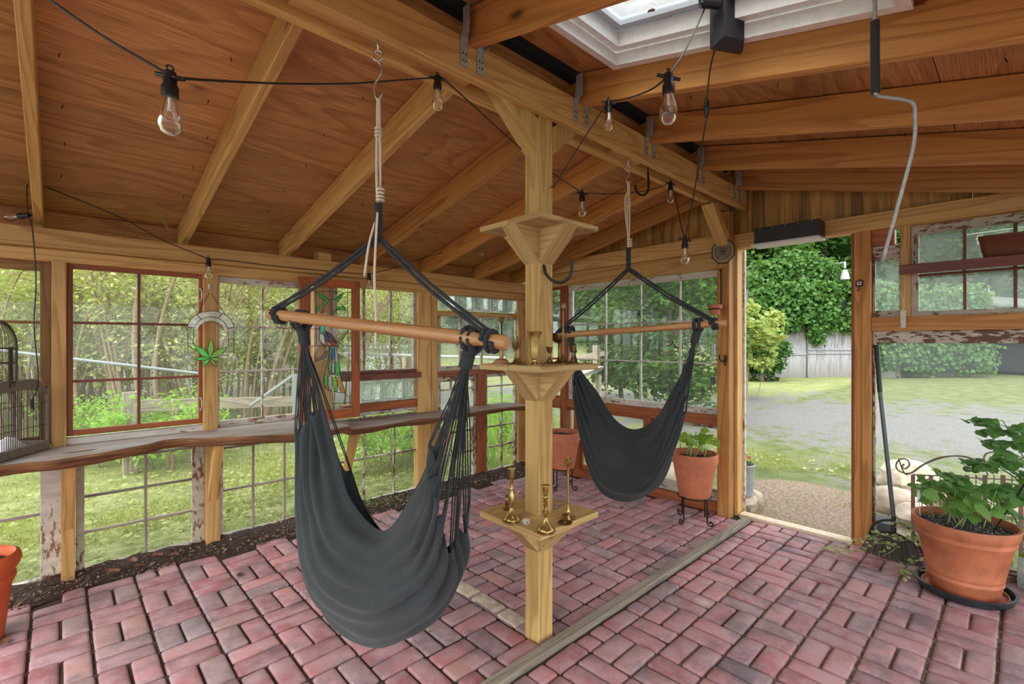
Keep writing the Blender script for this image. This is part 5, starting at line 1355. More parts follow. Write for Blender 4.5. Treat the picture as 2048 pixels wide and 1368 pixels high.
# ------------------------------------------------------------------ stained glass bird panel
PYs = 3.475
pg = thing('stained_glass_panel', 'orange-framed stained glass panel with a long-tailed bird, hung by the left wall', 'stained glass', atY(655, 700, PYs))
A2 = lambda px, py, dy=0: atY(px, py, PYs + dy)
a, b = A2(598, 553), A2(718, 560); x0, x1 = a.x, b.x; z1 = A2(598, 553).z; z0 = A2(600, 846).z
m = MB(); wS = .075
m.box((x0, PYs - .018, z0), (x0 + wS, PYs + .018, z1)); m.box((x1 - .055, PYs - .018, z0), (x1, PYs + .018, z1)); m.box((x0 + wS, PYs - .016, z1 - .058), (x1 - .055, PYs + .016, z1)); m.box((x0 + wS, PYs - .016, z0), (x1 - .055, PYs + .016, z0 + .07)); m.build('panel_frame', M['orangew'], pg)
m = MB(); m.add([(x0 + wS, PYs + .003, z0 + .07), (x1 - .055, PYs + .003, z0 + .07), (x1 - .055, PYs + .003, z1 - .058), (x0 + wS, PYs + .003, z1 - .058)], [[0, 1, 2, 3]]); m.build('clear_glass', M['glass'], pg, 0)
SC = lambda x, y: (580 + x * .2193, 550 + y * .2193)
def piece(pts, col, name='coloured_glass'):
    P = [A2(*SC(*q)) for q in pts]; m = MB(); m.prism(P, (0, .003, 0)); o = m.build(name, M[col], pg, 0)
    l = MB(); l.tube([p - V((0, .0005, 0)) for p in P], .0022, 5, closed=True); l.build('lead_edge', M['lead'], o, 60)
M['gG'] = art_glass('green_glass', (.25, .85, .22)); M['gT'] = art_glass('teal_glass', (.10, .75, .65)); M['gB'] = art_glass('blue_glass', (.15, .45, .95)); M['gN'] = art_glass('navy_glass', (.10, .22, .45)); M['gO'] = art_glass('orange_glass', (1.0, .58, .08)); M['gR'] = art_glass('rust_glass', (.75, .28, .10)); M['gC'] = art_glass('cream_glass', (.8, .72, .45)); M['gW'] = art_glass('seedy_clear_glass', (.9, .92, .88)); M['gK'] = art_glass('charcoal_glass', (.08, .08, .10)); M['gY'] = art_glass('leaf_green_glass', (.55, .92, .10)); M['gTan'] = art_glass('tan_glass', (.5, .32, .18))
piece([(240, 155), (300, 185), (360, 220), (320, 232), (270, 200)], 'gG'); piece([(320, 232), (358, 224), (325, 270), (300, 312), (305, 260)], 'gG'); piece([(262, 265), (272, 290), (258, 330), (240, 348), (243, 300)], 'gG')
piece([(490, 162), (455, 175), (412, 222), (440, 240), (465, 210)], 'gG'); piece([(412, 322), (440, 290), (480, 284), (508, 320), (460, 318)], 'gG')
piece([(295, 312), (312, 318), (300, 350), (280, 352)], 'gR'); piece([(278, 440), (312, 440), (316, 500), (300, 540), (275, 530), (270, 495)], 'gT')
piece([(275, 530), (300, 540), (316, 560), (318, 610), (330, 640), (300, 635), (270, 590), (266, 550)], 'gW'); piece([(322, 515), (350, 570), (356, 612), (315, 585), (312, 540)], 'gN'); piece([(322, 505), (370, 535), (425, 605), (358, 575)], 'gK')
piece([(358, 575), (425, 605), (420, 620), (356, 612)], 'gR'); piece([(318, 590), (356, 612), (420, 655), (350, 650)], 'gO'); piece([(360, 590), (425, 610), (422, 658), (380, 640)], 'gR')
piece([(430, 600), (530, 500), (530, 520), (430, 630)], 'gC'); piece([(305, 625), (335, 645), (320, 680)], 'gR'); piece([(220, 765), (280, 755), (320, 700), (345, 690), (330, 740), (290, 770), (222, 790)], 'gTan')
piece([(362, 658), (378, 660), (374, 775), (358, 790)], 'gG'); piece([(380, 660), (406, 662), (408, 760), (392, 772), (380, 740)], 'gB'); piece([(408, 662), (424, 664), (446, 790), (412, 790)], 'gW')
piece([(358, 800), (380, 800), (376, 880), (360, 900), (352, 850)], 'gG'); piece([(382, 800), (408, 800), (408, 890), (392, 900), (380, 880)], 'gW'); piece([(412, 796), (446, 796), (456, 880), (458, 930), (432, 925), (412, 890)], 'gG')
piece([(318, 900), (345, 920), (348, 990), (325, 1028), (310, 980)], 'gG'); piece([(350, 925), (380, 905), (385, 1050), (352, 1046), (348, 1000)], 'gW'); piece([(388, 930), (410, 925), (432, 990), (432, 1066), (405, 1060), (390, 1000)], 'gY'); piece([(425, 930), (462, 936), (485, 1010), (505, 1078), (466, 1075), (435, 1000)], 'gO')
M['clearbead'] = glass('clear_bead_glass', .35, hz=(.9, .9, .88))
for q in ((380, 785), (408, 782), (346, 905), (384, 912), (418, 912)):
    p = A2(*SC(*q)); m = MB(); m.lathe([(0, -.004), (.006, 0), (0, .004)], p, 10); o = m.build('glass_nugget', M['clearbead'], pg, 180)
def leads(lines, nm, par, r=.002):
    m = MB()
    for l in lines: m.tube(smooth_path([A2(*SC(*q)) for q in l], 4) if len(l) > 2 else [A2(*SC(*q)) for q in l], r, 5)
    m.build(nm, M['lead'], par, 60)
leads([[(190, 145), (580, 160)], [(524, 100), (546, 1210)], [(236, 150), (240, 640)], [(362, 95), (366, 215)], [(180, 645), (580, 648)], [(360, 222), (430, 235), (490, 290), (528, 350)], [(380, 362), (412, 322), (450, 312)], [(190, 490), (275, 492)], [(372, 222), (376, 500)],
       [(424, 660), (470, 940), (508, 1078), (545, 1115)], [(356, 650), (350, 780), (312, 900), (312, 1010), (360, 1055), (505, 1080)], [(390, 1172), (578, 1160)], [(390, 1070), (392, 1230)], [(200, 640), (203, 1100)]], 'lead_lines', pg)

# arched sun catcher with green glass leaf on the stud
PB = 3.50
sc = thing('sun_catcher', 'clear arched sun catcher with a green glass leaf on the left wall stud', 'sun catcher', atY(417, 590, PB - .02)); A3 = lambda px, py: atY(px, py, PB - .02)
SD = lambda x, y: (370 + x * .1463, 540 + y * .1463)
m = MB(); p = A3(*SD(340, 240)); m.lathe([(0, .02), (.012, .018), (.014, .005), (.010, -.010), (.004, -.016), (0, -.017)], p, 12, .8, 1); m.build('suction_hook', M['galv'], sc, 60)
def arc(x, y, rx, ry, a0, a1, n=12): return [(x + rx * cos(math.radians(a0 + (a1 - a0) * i / n)), y - ry * sin(math.radians(a0 + (a1 - a0) * i / n))) for i in range(n + 1)]
m = MB(); o_ = arc(352, 800, 318, 240, 175, 4, 18); i_ = arc(352, 830, 232, 190, 168, 10, 18); i2 = arc(352, 850, 180, 150, 165, 12, 18)
G = [[A3(*SD(*q)) for q in o_], [A3(*SD(*q)) for q in i_], [A3(*SD(*q)) for q in i2]]; m.grid(G); m.build('clear_arch', art_glass('frosted_clear_glass', (.82, .84, .80), .3, .35), sc, 0)
m = MB()
for row in G: m.tube(row, .0018, 5)
for k in (0, 5, 12, 18): m.tube([G[0][k], G[1][k]], .0022, 5)
m.build('lead_lines', M['lead'], sc, 60)
m = MB()
for pl in (((330, 320), (180, 590)), ((360, 320), (555, 620)), ((38, 800), (42, 1140)), ((120, 800), (110, 1020)), ((590, 830), (598, 1045)), ((665, 830), (672, 1150))):
    a, b = A3(*SD(*pl[0])), A3(*SD(*pl[1])); n = 22
    pts = [a + (b - a) * (i / n) for i in range(n + 1)]; m.tube(pts, [.0012 + .001 * (i % 2) for i in range(n + 1)], 4)
m.build('chain', M['lead'], sc, 0)
for q in ((40, 1195), (678, 1205)): p = A3(*SD(*q)); m = MB(); m.sphere(p, .013, 12, 8); m.build('crystal', M['clearbead'], sc, 0)
def lobe(c, tip, w):
    c = V(c); tip = V(tip); d = tip - c; sd = V((-d.y, d.x)); P = []
    for i in range(9): u = i / 8; P.append((c + d * u + sd * w * (sin(PI * u ** .9)) * (1 if 1 else 0)))
    Q = [(c + d * (i / 8) - sd * w * sin(PI * (i / 8) ** .9)) for i in range(7, 0, -1)]
    return P + Q
lf = None
for tip, w in (((365, 930), .13), ((120, 1025), .13), ((585, 1050), .13), ((125, 1222), .1), ((540, 1245), .1), ((215, 1335), .12), ((440, 1330), .12)):
    P = [A3(*SD(q[0], q[1])) for q in lobe((340, 1205), tip, w * 1.1)]; m = MB(); m.prism(P, (0, .003, 0)); o = m.build('leaf_lobe', M['gY'] if tip[0] > 300 else M['gG'], sc, 0)
    l = MB(); l.tube(P, .0016, 5, closed=True); l.build('lead_edge', M['lead'], o, 60)
# star sun catcher on the far window
st = thing('sun_catcher', 'round clear glass star sun catcher hung on the big far window', 'sun catcher', atX(1278, 628, 3.66)); c = atX(1278, 628, 3.66)
def sp_(a, r): return c + V((0, -cos(a) * r, sin(a) * r))
m = MB(); R1 = .235
for k in range(16):
    a = 2 * PI * k / 16; b = 2 * PI * (k + .5) / 16; b0 = 2 * PI * (k - .5) / 16
    tip = sp_(a, R1 if k % 2 == 0 else R1 * .9)
    m.tube([sp_(b0, R1 * .62), tip, sp_(b, R1 * .62)], .0013, 4); m.tube([c, sp_(a, R1 * .45)], .0013, 4); m.tube([sp_(b0, R1 * .36) if 0 else sp_(a, R1 * .45), sp_(b, R1 * .62)], .0013, 4); m.tube([sp_(a, R1 * .45), sp_(b0, R1 * .62)], .0013, 4)
m.sphere(c, .008, 8, 6); m.build('lead_lines', M['lead'], st, 60)
m = MB(); ring = []
for k in range(32): a = 2 * PI * k / 32; ring.append(sp_(a, (R1 if k % 4 == 0 else R1 * .9) if k % 2 == 0 else R1 * .62))
m.add([c] + ring, [[0, 1 + k, 1 + (k + 1) % 32] for k in range(32)]); m.build('clear_glass', M['glass_mid'], st, 0)
m = MB(); m.tube([sp_(PI / 2, R1), atX(1278, 538, 3.66)], .0008, 4); m.build('hanging_line', M['steel'], st, 0)

# ------------------------------------------------------------------ things on the corner post and around the door
t = thing('wall_plaque', 'octagonal engraved metal plaque on the corner post', 'plaque', atX(1447, 503, 3.605)); c = atX(1447, 503, 3.602)
m = MB(); octo = [c + V((0, cos(PI / 8 + k * PI / 4) * .088, sin(PI / 8 + k * PI / 4) * .094)) for k in range(8)]; m.prism(octo, (-.008, 0, 0)); m.build('plate', plain('pewter', lin(150, 132, 108), .4, .6, .0005, 50, .2), t, 0)
m = MB(); m.tube([p + V((-.008, 0, 0)) for p in octo], .004, 6, closed=True)
for r in (.062, .055, .022): m.tube([c + V((-.009, cos(a) * r, sin(a) * r)) for a in [i * PI / 16 for i in range(32)]], .0012, 5, closed=True)
for k in range(20): a = 2 * PI * k / 20; m.tube([c + V((-.009, cos(a) * .014, sin(a) * .014)), c + V((-.009, cos(a + .15) * .055, sin(a + .15) * .055))], .0015, 4)
m.sphere(c + V((-.009, 0, 0)), .009, 8, 6); m.build('engraving', M['blackmetal'], t, 60)
t = thing('wall_planter', 'little terracotta pot in an iron ring on the corner post', 'plant pot', atX(1430, 630, 3.55))
rc = atX(1430, 612, 3.50); m = MB(); m.lathe([(0, -.062), (.030, -.062), (.041, -.02), (.042, -.018), (.048, -.018), (.049, .006), (.045, .008), (.041, .004), (.038, -.015), (0, -.02)], rc, 20); m.build('pot', M['terra'], t, 40)
m = MB(); m.tube([rc + V((cos(a) * .045, sin(a) * .045, -.024)) for a in [i * PI / 8 for i in range(16)]], .004, 6, closed=True); m.build('ring', M['blackmetal'], t, 60)
m = MB(); q = atX(1442, 540, 3.60); m.tube(smooth_path([rc + V((.045, 0, -.024)), V((3.598, q.y, rc.z - .024)), V((3.598, q.y, rc.z + .06)), V((3.598, q.y, q.z))], 3), .0045, 6); m.tube([q + V((-.004, cos(a) * .010, sin(a) * .010)) for a in [i * PI / 6 for i in range(12)]], .003, 6, closed=True); m.build('hanger', M['blackmetal'], t, 60)
t = thing('hook', 'forked black iron hook on the corner post below the small pot', 'hook', atX(1450, 715, 3.6)); c = atX(1450, 718, 3.60); m = MB()
m.tube(smooth_path([c + V((-.03, .028, .03)), c + V((-.035, .026, .0)), c + V((-.02, .012, -.018)), c + V((-.004, 0, -.02)), c + V((-.02, -.012, -.018)), c + V((-.035, -.026, .0)), c + V((-.03, -.028, .03))], 5), .004, 6); m.box((c.x - .005, c.y - .006, c.z - .05), (c.x, c.y + .006, c.z + .03)); m.build('prongs', M['blackmetal'], t, 60)
t = thing('hook', 'black square tile hook with red centre on the post right of the door', 'hook', atX(1720, 568, 3.70)); c = atX(1719, 567, 3.697); m = MB(); m.box((c.x - .006, c.y - .020, c.z - .019), (c.x + .003, c.y + .020, c.z + .019)); m.build('tile', M['blackmetal'], t)
m = MB(); m.box((c.x - .008, c.y - .012, c.z - .011), (c.x - .006, c.y + .012, c.z + .011)); m.build('tile_face', plain('cream_tile', (.6, .5, .42), .3), t, 0); m = MB(); m.sphere(c + V((-.008, 0, 0)), .006, 8, 5); m.build('tile_centre', plain('red_glaze', (.4, .05, .03), .3), t)
m = MB(); m.tube(smooth_path([c + V((-.003, 0, -.02)), c + V((-.006, 0, -.038)), c + V((-.018, .004, -.048)), c + V((-.024, .006, -.034))], 5), .0025, 6); m.tube([c + V((-.003, cos(a) * .005, .024 + sin(a) * .005)) for a in [i * PI / 4 for i in range(8)]], .002, 5, closed=True); m.build('wire_hook', M['blackmetal'], t, 60)
# bar heater / light fixture above the doorway
t = thing('heater', 'long black box heater mounted above the doorway', 'heater', (3.60, 1.15, 2.05))
a = atX(1508, 460, 3.56); b = atX(1638, 440, 3.56); ya, yb = a.y, b.y
m = MB(); m.box((3.56, yb, 1.985), (3.70, ya, 2.095), .004); m.build('housing', M['darkfix'], t)
m = MB(); m.box((3.535, yb - .002, 1.972), (3.70, ya + .012, 1.985), .001); m.build('diffuser', M['trimwhite'], t)
m = MB()
for k in range(5): m.sphere((3.559, ya + (yb - ya) * (k + .5) / 5, 2.085), .004, 6, 4)
m.build('screws', M['steel'], t, 60)
# shelf board across the small high window with a planter box
t = thing('wall_shelf', 'reddish narrow shelf board across the high window', 'shelf', (3.63, 0, 1.70)); ya = atX(1798, 540, 3.60).y
m = MB(); m.box((3.60, -1.4, 1.697), (3.62, ya, 1.752)); m.build('front_board', M['reddark'], t); m = MB(); m.box((3.62, -1.4, 1.735), (3.757, ya - .01, 1.751)); m.build('shelf_board', M['reddark'], t)
t = thing('planter_box', 'reddish-brown trough planter on the shelf board, cut by the frame edge', 'planter', (3.67, -.15, 1.752)); yb = atX(1957, 500, 3.62).y
t0 = plain('brown_planter_plastic', lin(112, 62, 42), .35, 0, .0003, 30, .12)
m = MB(); P = []
for z, e in ((1.752, .030), (1.756, .018), (1.80, .008), (1.855, .0), (1.858, -.004), (1.872, -.004), (1.872, .006), (1.80, .014)):
    x0_, x1_, y0_, y1_ = 3.622 + e, 3.745 - e, -.75 + e, yb - e; c_ = .022; P.append([(x0_ + c_, y0_, z), (x1_ - c_, y0_, z), (x1_, y0_ + c_, z), (x1_, y1_ - c_, z), (x1_ - c_, y1_, z), (x0_ + c_, y1_, z), (x0_, y1_ - c_, z), (x0_, y0_ + c_, z), (x0_ + c_, y0_, z)])
m.grid(P); m.add(P[0][:8], [list(range(8))]); m.build('trough', t0, t, 50)
# insulator-like window catch and pull cord by the high window
t = thing('wooden_clamp', 'pale wooden pull block hanging on cord beside the high window', 'pull', atX(1806, 630, 3.66)); p = atX(1806, 656, 3.66)
m = MB(); m.box((3.65, p.y - .013, p.z), (3.672, p.y + .013, p.z + .105), .003); m.build('block', M['white'], t)
m = MB(); m.tube(smooth_path([V((3.66, p.y, p.z + .10)), V((3.65, p.y - .004, p.z + .15)), V((3.66, p.y + .02, p.z + .24)), V((3.70, p.y + .012, p.z + .27))], 5), .0025, 6); m.tube([V((3.665, p.y - .004, p.z + .10)), V((3.70, p.y - .004, p.z + .33))], .002, 5); m.build('cord', M['rope'], t, 180)
t = thing('hook_light', 'small white insulator with wire outside behind the planter box', 'insulator', atX(1962, 470, 3.9)); c = atX(1960, 478, 3.9)
m = MB(); m.lathe([(0, -.03), (.014, -.03), (.014, -.005), (.02, 0), (.014, .006), (.014, .02), (0, .022)], c, 12); m.build('insulator_body', M['trimwhite'], t, 40); m = MB(); m.tube([atX(1930, 470, 3.9), atX(2090, 448, 3.9)], .002, 5); m.build('wire', M['steel'], t, 60)
m = MB(); m.tube(smooth_path([c + V((0, 0, -.02)), c + V((0, .02, .0)), c + V((0, .04, -.005)), c + V((0, .045, -.02))], 4), .002, 5); m.build('curled_wire', M['blackmetal'], t, 60)
# ------------------------------------------------------------------ brass on the post shelves
def onshelf(px, fwd, z): p = ray(px, 684) * fwd; return V((p.x, p.y, z))
def brass(name, label, cat, px, fwd, z, prof, mat='brass', n=20, group=None, parts=()):
    c = onshelf(px, fwd, z); o = MB(); t = thing(name, label, cat, c, group)
    o.lathe(prof, c, n); o.build('body', M[mat], t, 40)
    return t, c
def stick(h, rb_, beads, rc, stem=.006, cup=.035):
    """profile of a turned candlestick: domed foot, beaded stem, flared cup"""
    p = [(0, 0), (rb_, 0), (rb_ * 1.02, .004), (rb_ * .95, .008), (rb_ * .86, .009), (rb_ * .84, .013), (rb_ * .62, .022), (rb_ * .40, .034), (stem * 1.7, .045), (stem * 1.2, .052)]
    z0 = .055; z1 = h - cup - .006
    for (u, r) in beads: p.append((r, z0 + (z1 - z0) * u))
    p += [(stem * 1.3, h - cup - .004), (rc * .55, h - cup), (rc * .66, h - cup * .55), (rc * .72, h - .006), (rc, h - .002), (rc * .98, h), (rc * .6, h - .001), (rc * .5, h - cup * .6), (0, h - cup * .65)]
    return p
ZL, ZM = .548, 1.204
g1 = 'brass candlesticks on the low post shelf'; g2 = 'brass candlesticks on the middle post shelf'
brass('candlestick', 'turned brass candlestick with a bulb-shaped stem, left on the low shelf', 'candlestick', 1023, 2.02, ZL, stick(.225, .042, [(0, .006), (.06, .007), (.18, .013), (.30, .016), (.45, .011), (.62, .006), (.66, .009), (.70, .0065), (.86, .006), (.90, .010), (.95, .006)], .020, cup=.045), group=g1)
brass('candlestick', 'ring-turned brass candlestick at the front corner of the low shelf', 'candlestick', 1091, 1.905, ZL, stick(.185, .040, [(0, .006), (.1, .006), (.22, .013), (.3, .013), (.36, .007), (.5, .006), (.56, .011), (.62, .006), (.72, .011), (.78, .006), (.88, .012), (.94, .008)], .019, cup=.035), group=g1)
brass('candlestick', 'tall plain-stemmed brass candlestick with a round bud top, right on the low shelf', 'candlestick', 1136, 2.05, ZL, [(0, 0), (.032, 0), (.034, .004), (.026, .012), (.012, .022), (.007, .035), (.0055, .06), (.005, .20), (.006, .222), (.010, .228), (.019, .238), (.021, .246), (.017, .254), (.010, .258), (.009, .250), (0, .248)], group=g1)
t, c = brass('candle_holder', 'tiny brass holder on a dish at the foot of the tall bud-topped candlestick', 'candle holder', 1130, 1.985, ZL, [(0, 0), (.020, 0), (.029, .005), (.030, .008), (.024, .006), (.006, .008), (.005, .014), (.007, .018), (.004, .022), (.005, .028), (.012, .034), (.012, .038), (.006, .037), (0, .034)], 'brassd', group=g1)
brass('brass_bell', 'small beaded brass handbell behind the bulb-stemmed candlestick', 'bell', 1014, 2.16, ZL, [(0, 0), (.018, 0), (.020, .003), (.012, .010), (.007, .016), (.010, .024), (.011, .03), (.006, .036), (.009, .042), (.007, .05), (.005, .056), (.007, .062), (0, .066)], 'brassd')
t = thing('napkin_ring', 'small round cream-coloured ring lying in front of the post on the low shelf', 'ring', onshelf(1052, 1.98, ZL)); c = onshelf(1052, 1.975, ZL + .0135); m = MB(); ax_ = (RT * .6 + FW * -.8).normalized(); sd_ = ax_.cross(V((0, 0, 1)))
for q in (-.008, 0, .008): m.tube([c + ax_ * q + (sd_ * cos(a) + V((0, 0, 1)) * sin(a)) * .0095 for a in [i * PI / 9 for i in range(18)]], .0040, 8, closed=True)
m.build('ring_body', plain('ivory_ring', (.6, .55, .47), .4), t, 60)
t = thing('wire_hook', 'curled steel wire hook behind the post on the low shelf', 'hook', onshelf(1040, 2.26, ZL)); m = MB(); b = onshelf(1040, 2.24, ZL + .004)
m.tube(smooth_path([b + RT * .006, b + RT * -.006 + V((0, 0, .004)), b + RT * -.012 + V((0, 0, .02)), b + RT * -.008 + V((0, 0, .045)), b + RT * .002 + V((0, 0, .056))], 5), .0025, 6); m.build('wire', M['steel'], t, 180)
t = thing('metal_disc', 'flat dark metal disc lying behind the post on the low shelf', 'disc', onshelf(1107, 2.22, ZL)); m = MB(); m.lathe([(0, 0), (.018, 0), (.019, .002), (.017, .004), (0, .004)], onshelf(1108, 2.2, ZL), 18); m.build('disc_body', M['galv'], t)
# middle shelf
t = thing('root_candlestick', 'candlestick with burl root base and black stem, leftmost on the middle shelf', 'candlestick', onshelf(1003, 2.06, ZM), g2); c = onshelf(1003, 2.06, ZM)
m = MB(); P = []
for i in range(9):
    row = []
    for k in range(19):
        a = 2 * PI * k / 18; th_ = PI / 2 * i / 8; r = .040 * sin(PI / 2 - th_ * .95) * (1 + .35 * mnoise.noise(V((cos(a) * 2, sin(a) * 2, i * .6))))
        row.append(c + V((cos(a) * r, sin(a) * r * .7, .026 * sin(th_) * (1 + .2 * mnoise.noise(V((cos(a) * 3, sin(a) * 3, 5)))))))
    P.append(row)
m.grid(P); m.build('root_base', M['dowel'], t, 60)
m = MB(); m.lathe([(.010, .018), (.008, .03), (.011, .04), (.006, .05), (.010, .06), (.006, .072), (.008, .085), (.004, .09)], c, 14); m.build('brass_stem', M['brassd'], t, 60)
m = MB(); m.lathe([(.0035, .085), (.0035, .175), (.006, .178)], c, 10); m.build('black_stem', M['black'], t, 60)
m = MB(); m.lathe([(0, .174), (.005, .175), (.009, .186), (.011, .198), (.015, .202), (.011, .201), (0, .196)], c, 16); m.build('cup', M['brassd'], t, 60)
flare = lambda h, rb_, rc, st: [(0, 0), (rb_, 0), (rb_, .003), (rb_ * .6, .008), (rb_ * .34, .018), (st * 1.2, .035), (st, .055), (st, h * .62), (st * 1.5, h * .68), (rc * .72, h * .76), (rc * .78, h * .9), (rc, h * .985), (rc, h), (rc * .7, h * .99), (0, h * .86)]
brass('candlestick', 'short flared brass candlestick left of the post, second from left on the middle shelf', 'candlestick', 1031, 2.0, ZM, flare(.096, .026, .0165, .0045), 'brassd', group=g2)
brass('candlestick', 'dark flared candlestick half hidden by the post, third from left on the middle shelf', 'candlestick', 1038, 2.10, ZM, flare(.122, .024, .0125, .005), 'brassd', group=g2)
brass('vase', 'brass trumpet vase on a square foot in front of the post', 'vase', 1069, 1.93, ZM, [(0, .004), (.018, .006), (.012, .012), (.006, .018), (.006, .024), (.014, .030), (.0165, .042), (.0165, .07), (.019, .10), (.024, .122), (.033, .136), (.0325, .138), (.021, .12), (.014, .07), (0, .04)], 'brass', 24)
v_ = bpy.data.objects['vase']; m = MB(); c = onshelf(1069, 1.93, ZM); P = [c + V((cos(PI / 8 + k * PI / 4) * .030, sin(PI / 8 + k * PI / 4) * .030, 0)) for k in range(8)]; m.prism(P, (0, 0, .006)); m.build('foot', M['brassd'], v_, 0)
brass('candlestick', 'squat flared brass candlestick just right of the trumpet vase', 'candlestick', 1099, 2.04, ZM, flare(.076, .032, .0165, .0055), 'brassd', group=g2)
brass('goblet', 'brass goblet with wide bowl right of the post on the middle shelf', 'goblet', 1118, 2.20, ZM, [(0, 0), (.026, 0), (.026, .003), (.010, .012), (.005, .03), (.0045, .085), (.008, .092), (.026, .098), (.036, .112), (.038, .135), (.037, .135), (.034, .112), (0, .10)], 'brassd', 24, g2)
brass('candlestick', 'tallest slender brass candlestick with cup top on the middle shelf', 'candlestick', 1126, 2.14, ZM, [(0, 0), (.033, 0), (.033, .003), (.020, .010), (.009, .024), (.005, .05), (.0035, .12), (.003, .235), (.004, .24), (.011, .244), (.013, .256), (.0135, .268), (.017, .272), (.012, .271), (0, .262)], 'brassd', 18, g2)
brass('candlestick', 'squat flared brass candlestick at the right end of the middle shelf', 'candlestick', 1146, 2.10, ZM, flare(.079, .031, .0145, .005), 'brassd', group=g2)

# ------------------------------------------------------------------ terracotta pots and plants
def pot_profile(h, rt, rb2, rim_h, rim_o=.010):
    return [(0, 0), (rb2, 0), (rb2 + .003, .004), (rt - .012, h - rim_h), (rt - .012 + .001, h - rim_h), (rt + rim_o - .012, h - rim_h + .003), (rt, h - .006), (rt - .003, h), (rt - .014, h - .002), (rt - .018, h - .03), (rt - .022, h - .045)]
def stand(label, c, R_, hgt, legs, a0):
    """low wrought iron ring stand with curled feet"""
    t = thing('plant_stand', label, 'plant stand', (c.x, c.y, 0)); m = MB()
    for r, z in ((R_, hgt - .006), (R_ * .55, hgt - .008)): m.tube([V((c.x + cos(a) * r, c.y + sin(a) * r, z)) for a in [i * PI / 14 for i in range(28)]], .0045, 6, closed=True)
    for k in range(3): a = a0 + k * 2 * PI / 3; m.tube([V((c.x, c.y, hgt - .007)), V((c.x + cos(a) * R_, c.y + sin(a) * R_, hgt - .007))], .0035, 5)
    m.build('ring', M['blackmetal'], t, 60)
    for k in range(legs):
        a = a0 + k * 2 * PI / legs; e = V((cos(a), sin(a), 0)); b = c + e * R_ * .97
        pts = [V((b.x, b.y, hgt)), V((b.x, b.y, hgt * .5)), V((b.x, b.y, .03)), b + e * .008 + V((0, 0, .010)), b + e * .028 + V((0, 0, .006)), b + e * .045 + V((0, 0, .022)), b + e * .036 + V((0, 0, .038)), b + e * .022 + V((0, 0, .032)), b + e * .024 + V((0, 0, .022))]
        pts = [V((p.x, p.y, p.z)) for p in pts]; m = MB(); m.tube(smooth_path(pts, 5), .0050, 6); m.build('leg', M['blackmetal'], t, 180)
def soil_disc(t, c, r, z):
    m = MB(); P = []
    for i in range(8):
        P.append([V((c.x + cos(a) * r * i / 7, c.y + sin(a) * r * i / 7, z + .010 * (1 - i / 7) + .008 * mnoise.noise(V((cos(a) * i * 2, sin(a) * i * 2, z * 9))))) for a in [k * PI / 12 for k in range(25)]])
    m.grid(P); m.build('soil', M['soil'], t, 60)
def perlite(t, c, r, z, n):
    m = MB()
    for _ in range(n):
        a = ru(0, 2 * PI); q = r * math.sqrt(random.random()); m_ = V((c.x + cos(a) * q, c.y + sin(a) * q, z + .006 + ru(0, .006))); rleaf(m, m_, ru(.002, .006), V((ru(-1, 1), ru(-1, 1), 1)), .6)
    tt = bpy.data.materials.get('soil_bits') or NT('soil_bits').m
    if not tt.get('done'):
        b = [n_ for n_ in tt.node_tree.nodes if n_.type == 'BSDF_PRINCIPLED'][0]; a_ = tt.node_tree.nodes.new('ShaderNodeAttribute'); a_.attribute_name = 'rnd'; rp_ = tt.node_tree.nodes.new('ShaderNodeValToRGB')
        rp_.color_ramp.elements[0].color = (.03, .02, .015, 1); rp_.color_ramp.elements[1].color = (.5, .46, .42, 1); rp_.color_ramp.elements[0].position = .5
        tt.node_tree.links.new(a_.outputs['Fac'], rp_.inputs[0]); tt.node_tree.links.new(rp_.outputs[0], b.inputs['Base Color']); tt['done'] = 1
    m.build('soil_crumbs', tt, t, 0)
c2_ = V((3.36, 1.625, 0)); c1_ = V((3.27, 2.80, 0))
stand('black wire stand with curled feet under the pot of seedlings', c2_, .115, .19, 4, PI * .92)
stand('black wire stand with curled feet under the pot half hidden by the centre post', c1_, .10, .185, 4, PI * 1.05)
def simple_pot(label, c, z, h, rt, rb2, rim_h, mat='terra', cat='plant pot'):
    t = thing('terracotta_pot', label, cat, (c.x, c.y, z)); m = MB(); m.lathe(pot_profile(h, rt, rb2, rim_h), (c.x, c.y, z), 40); m.build('pot_body', M[mat], t, 35); return t
p2 = simple_pot('terracotta pot of bright green seedlings beside the corner post', c2_, .19, .31, .162, .105, .072); soil_disc(p2, c2_, .142, .19 + .31 - .045); perlite(p2, c2_, .13, .46, 160)
m = MB(); d_ = V((-.75, .66, 0)); b = c2_ + d_ * .1605 + V((0, 0, .452)); s_ = V((-d_.y, d_.x, 0)) * .02; m.add([b - s_, b + s_, b + s_ + V((0, 0, .028)), b - s_ + V((0, 0, .028))], [[0, 1, 2, 3]]); m.build('price_sticker', plain('pale_sticker', (.6, .5, .45), .6), p2, 0)
p1 = simple_pot('terracotta pot of bare soil half hidden behind the centre post', c1_, .185, .32, .158, .10, .07, 'terra'); soil_disc(p1, c1_, .138, .185 + .32 - .04); perlite(p1, c1_, .13, .47, 100)
co = V((-.275, 3.10, 0)); t = thing('orange_pot', 'bright orange terracotta pot with thick rolled rim, cut by the picture corner', 'plant pot', (co.x, co.y, 0)); m = MB()
m.lathe([(0, 0), (.10, 0), (.104, .006), (.128, .23), (.136, .245), (.143, .262), (.143, .272), (.136, .278), (.138, .29), (.154, .315), (.160, .34), (.154, .362), (.140, .37), (.128, .36), (.122, .33)], co, 44); m.build('pot_body', M['orangepot'], t, 50); soil_disc(t, co, .125, .325); perlite(t, co, .115, .33, 80)
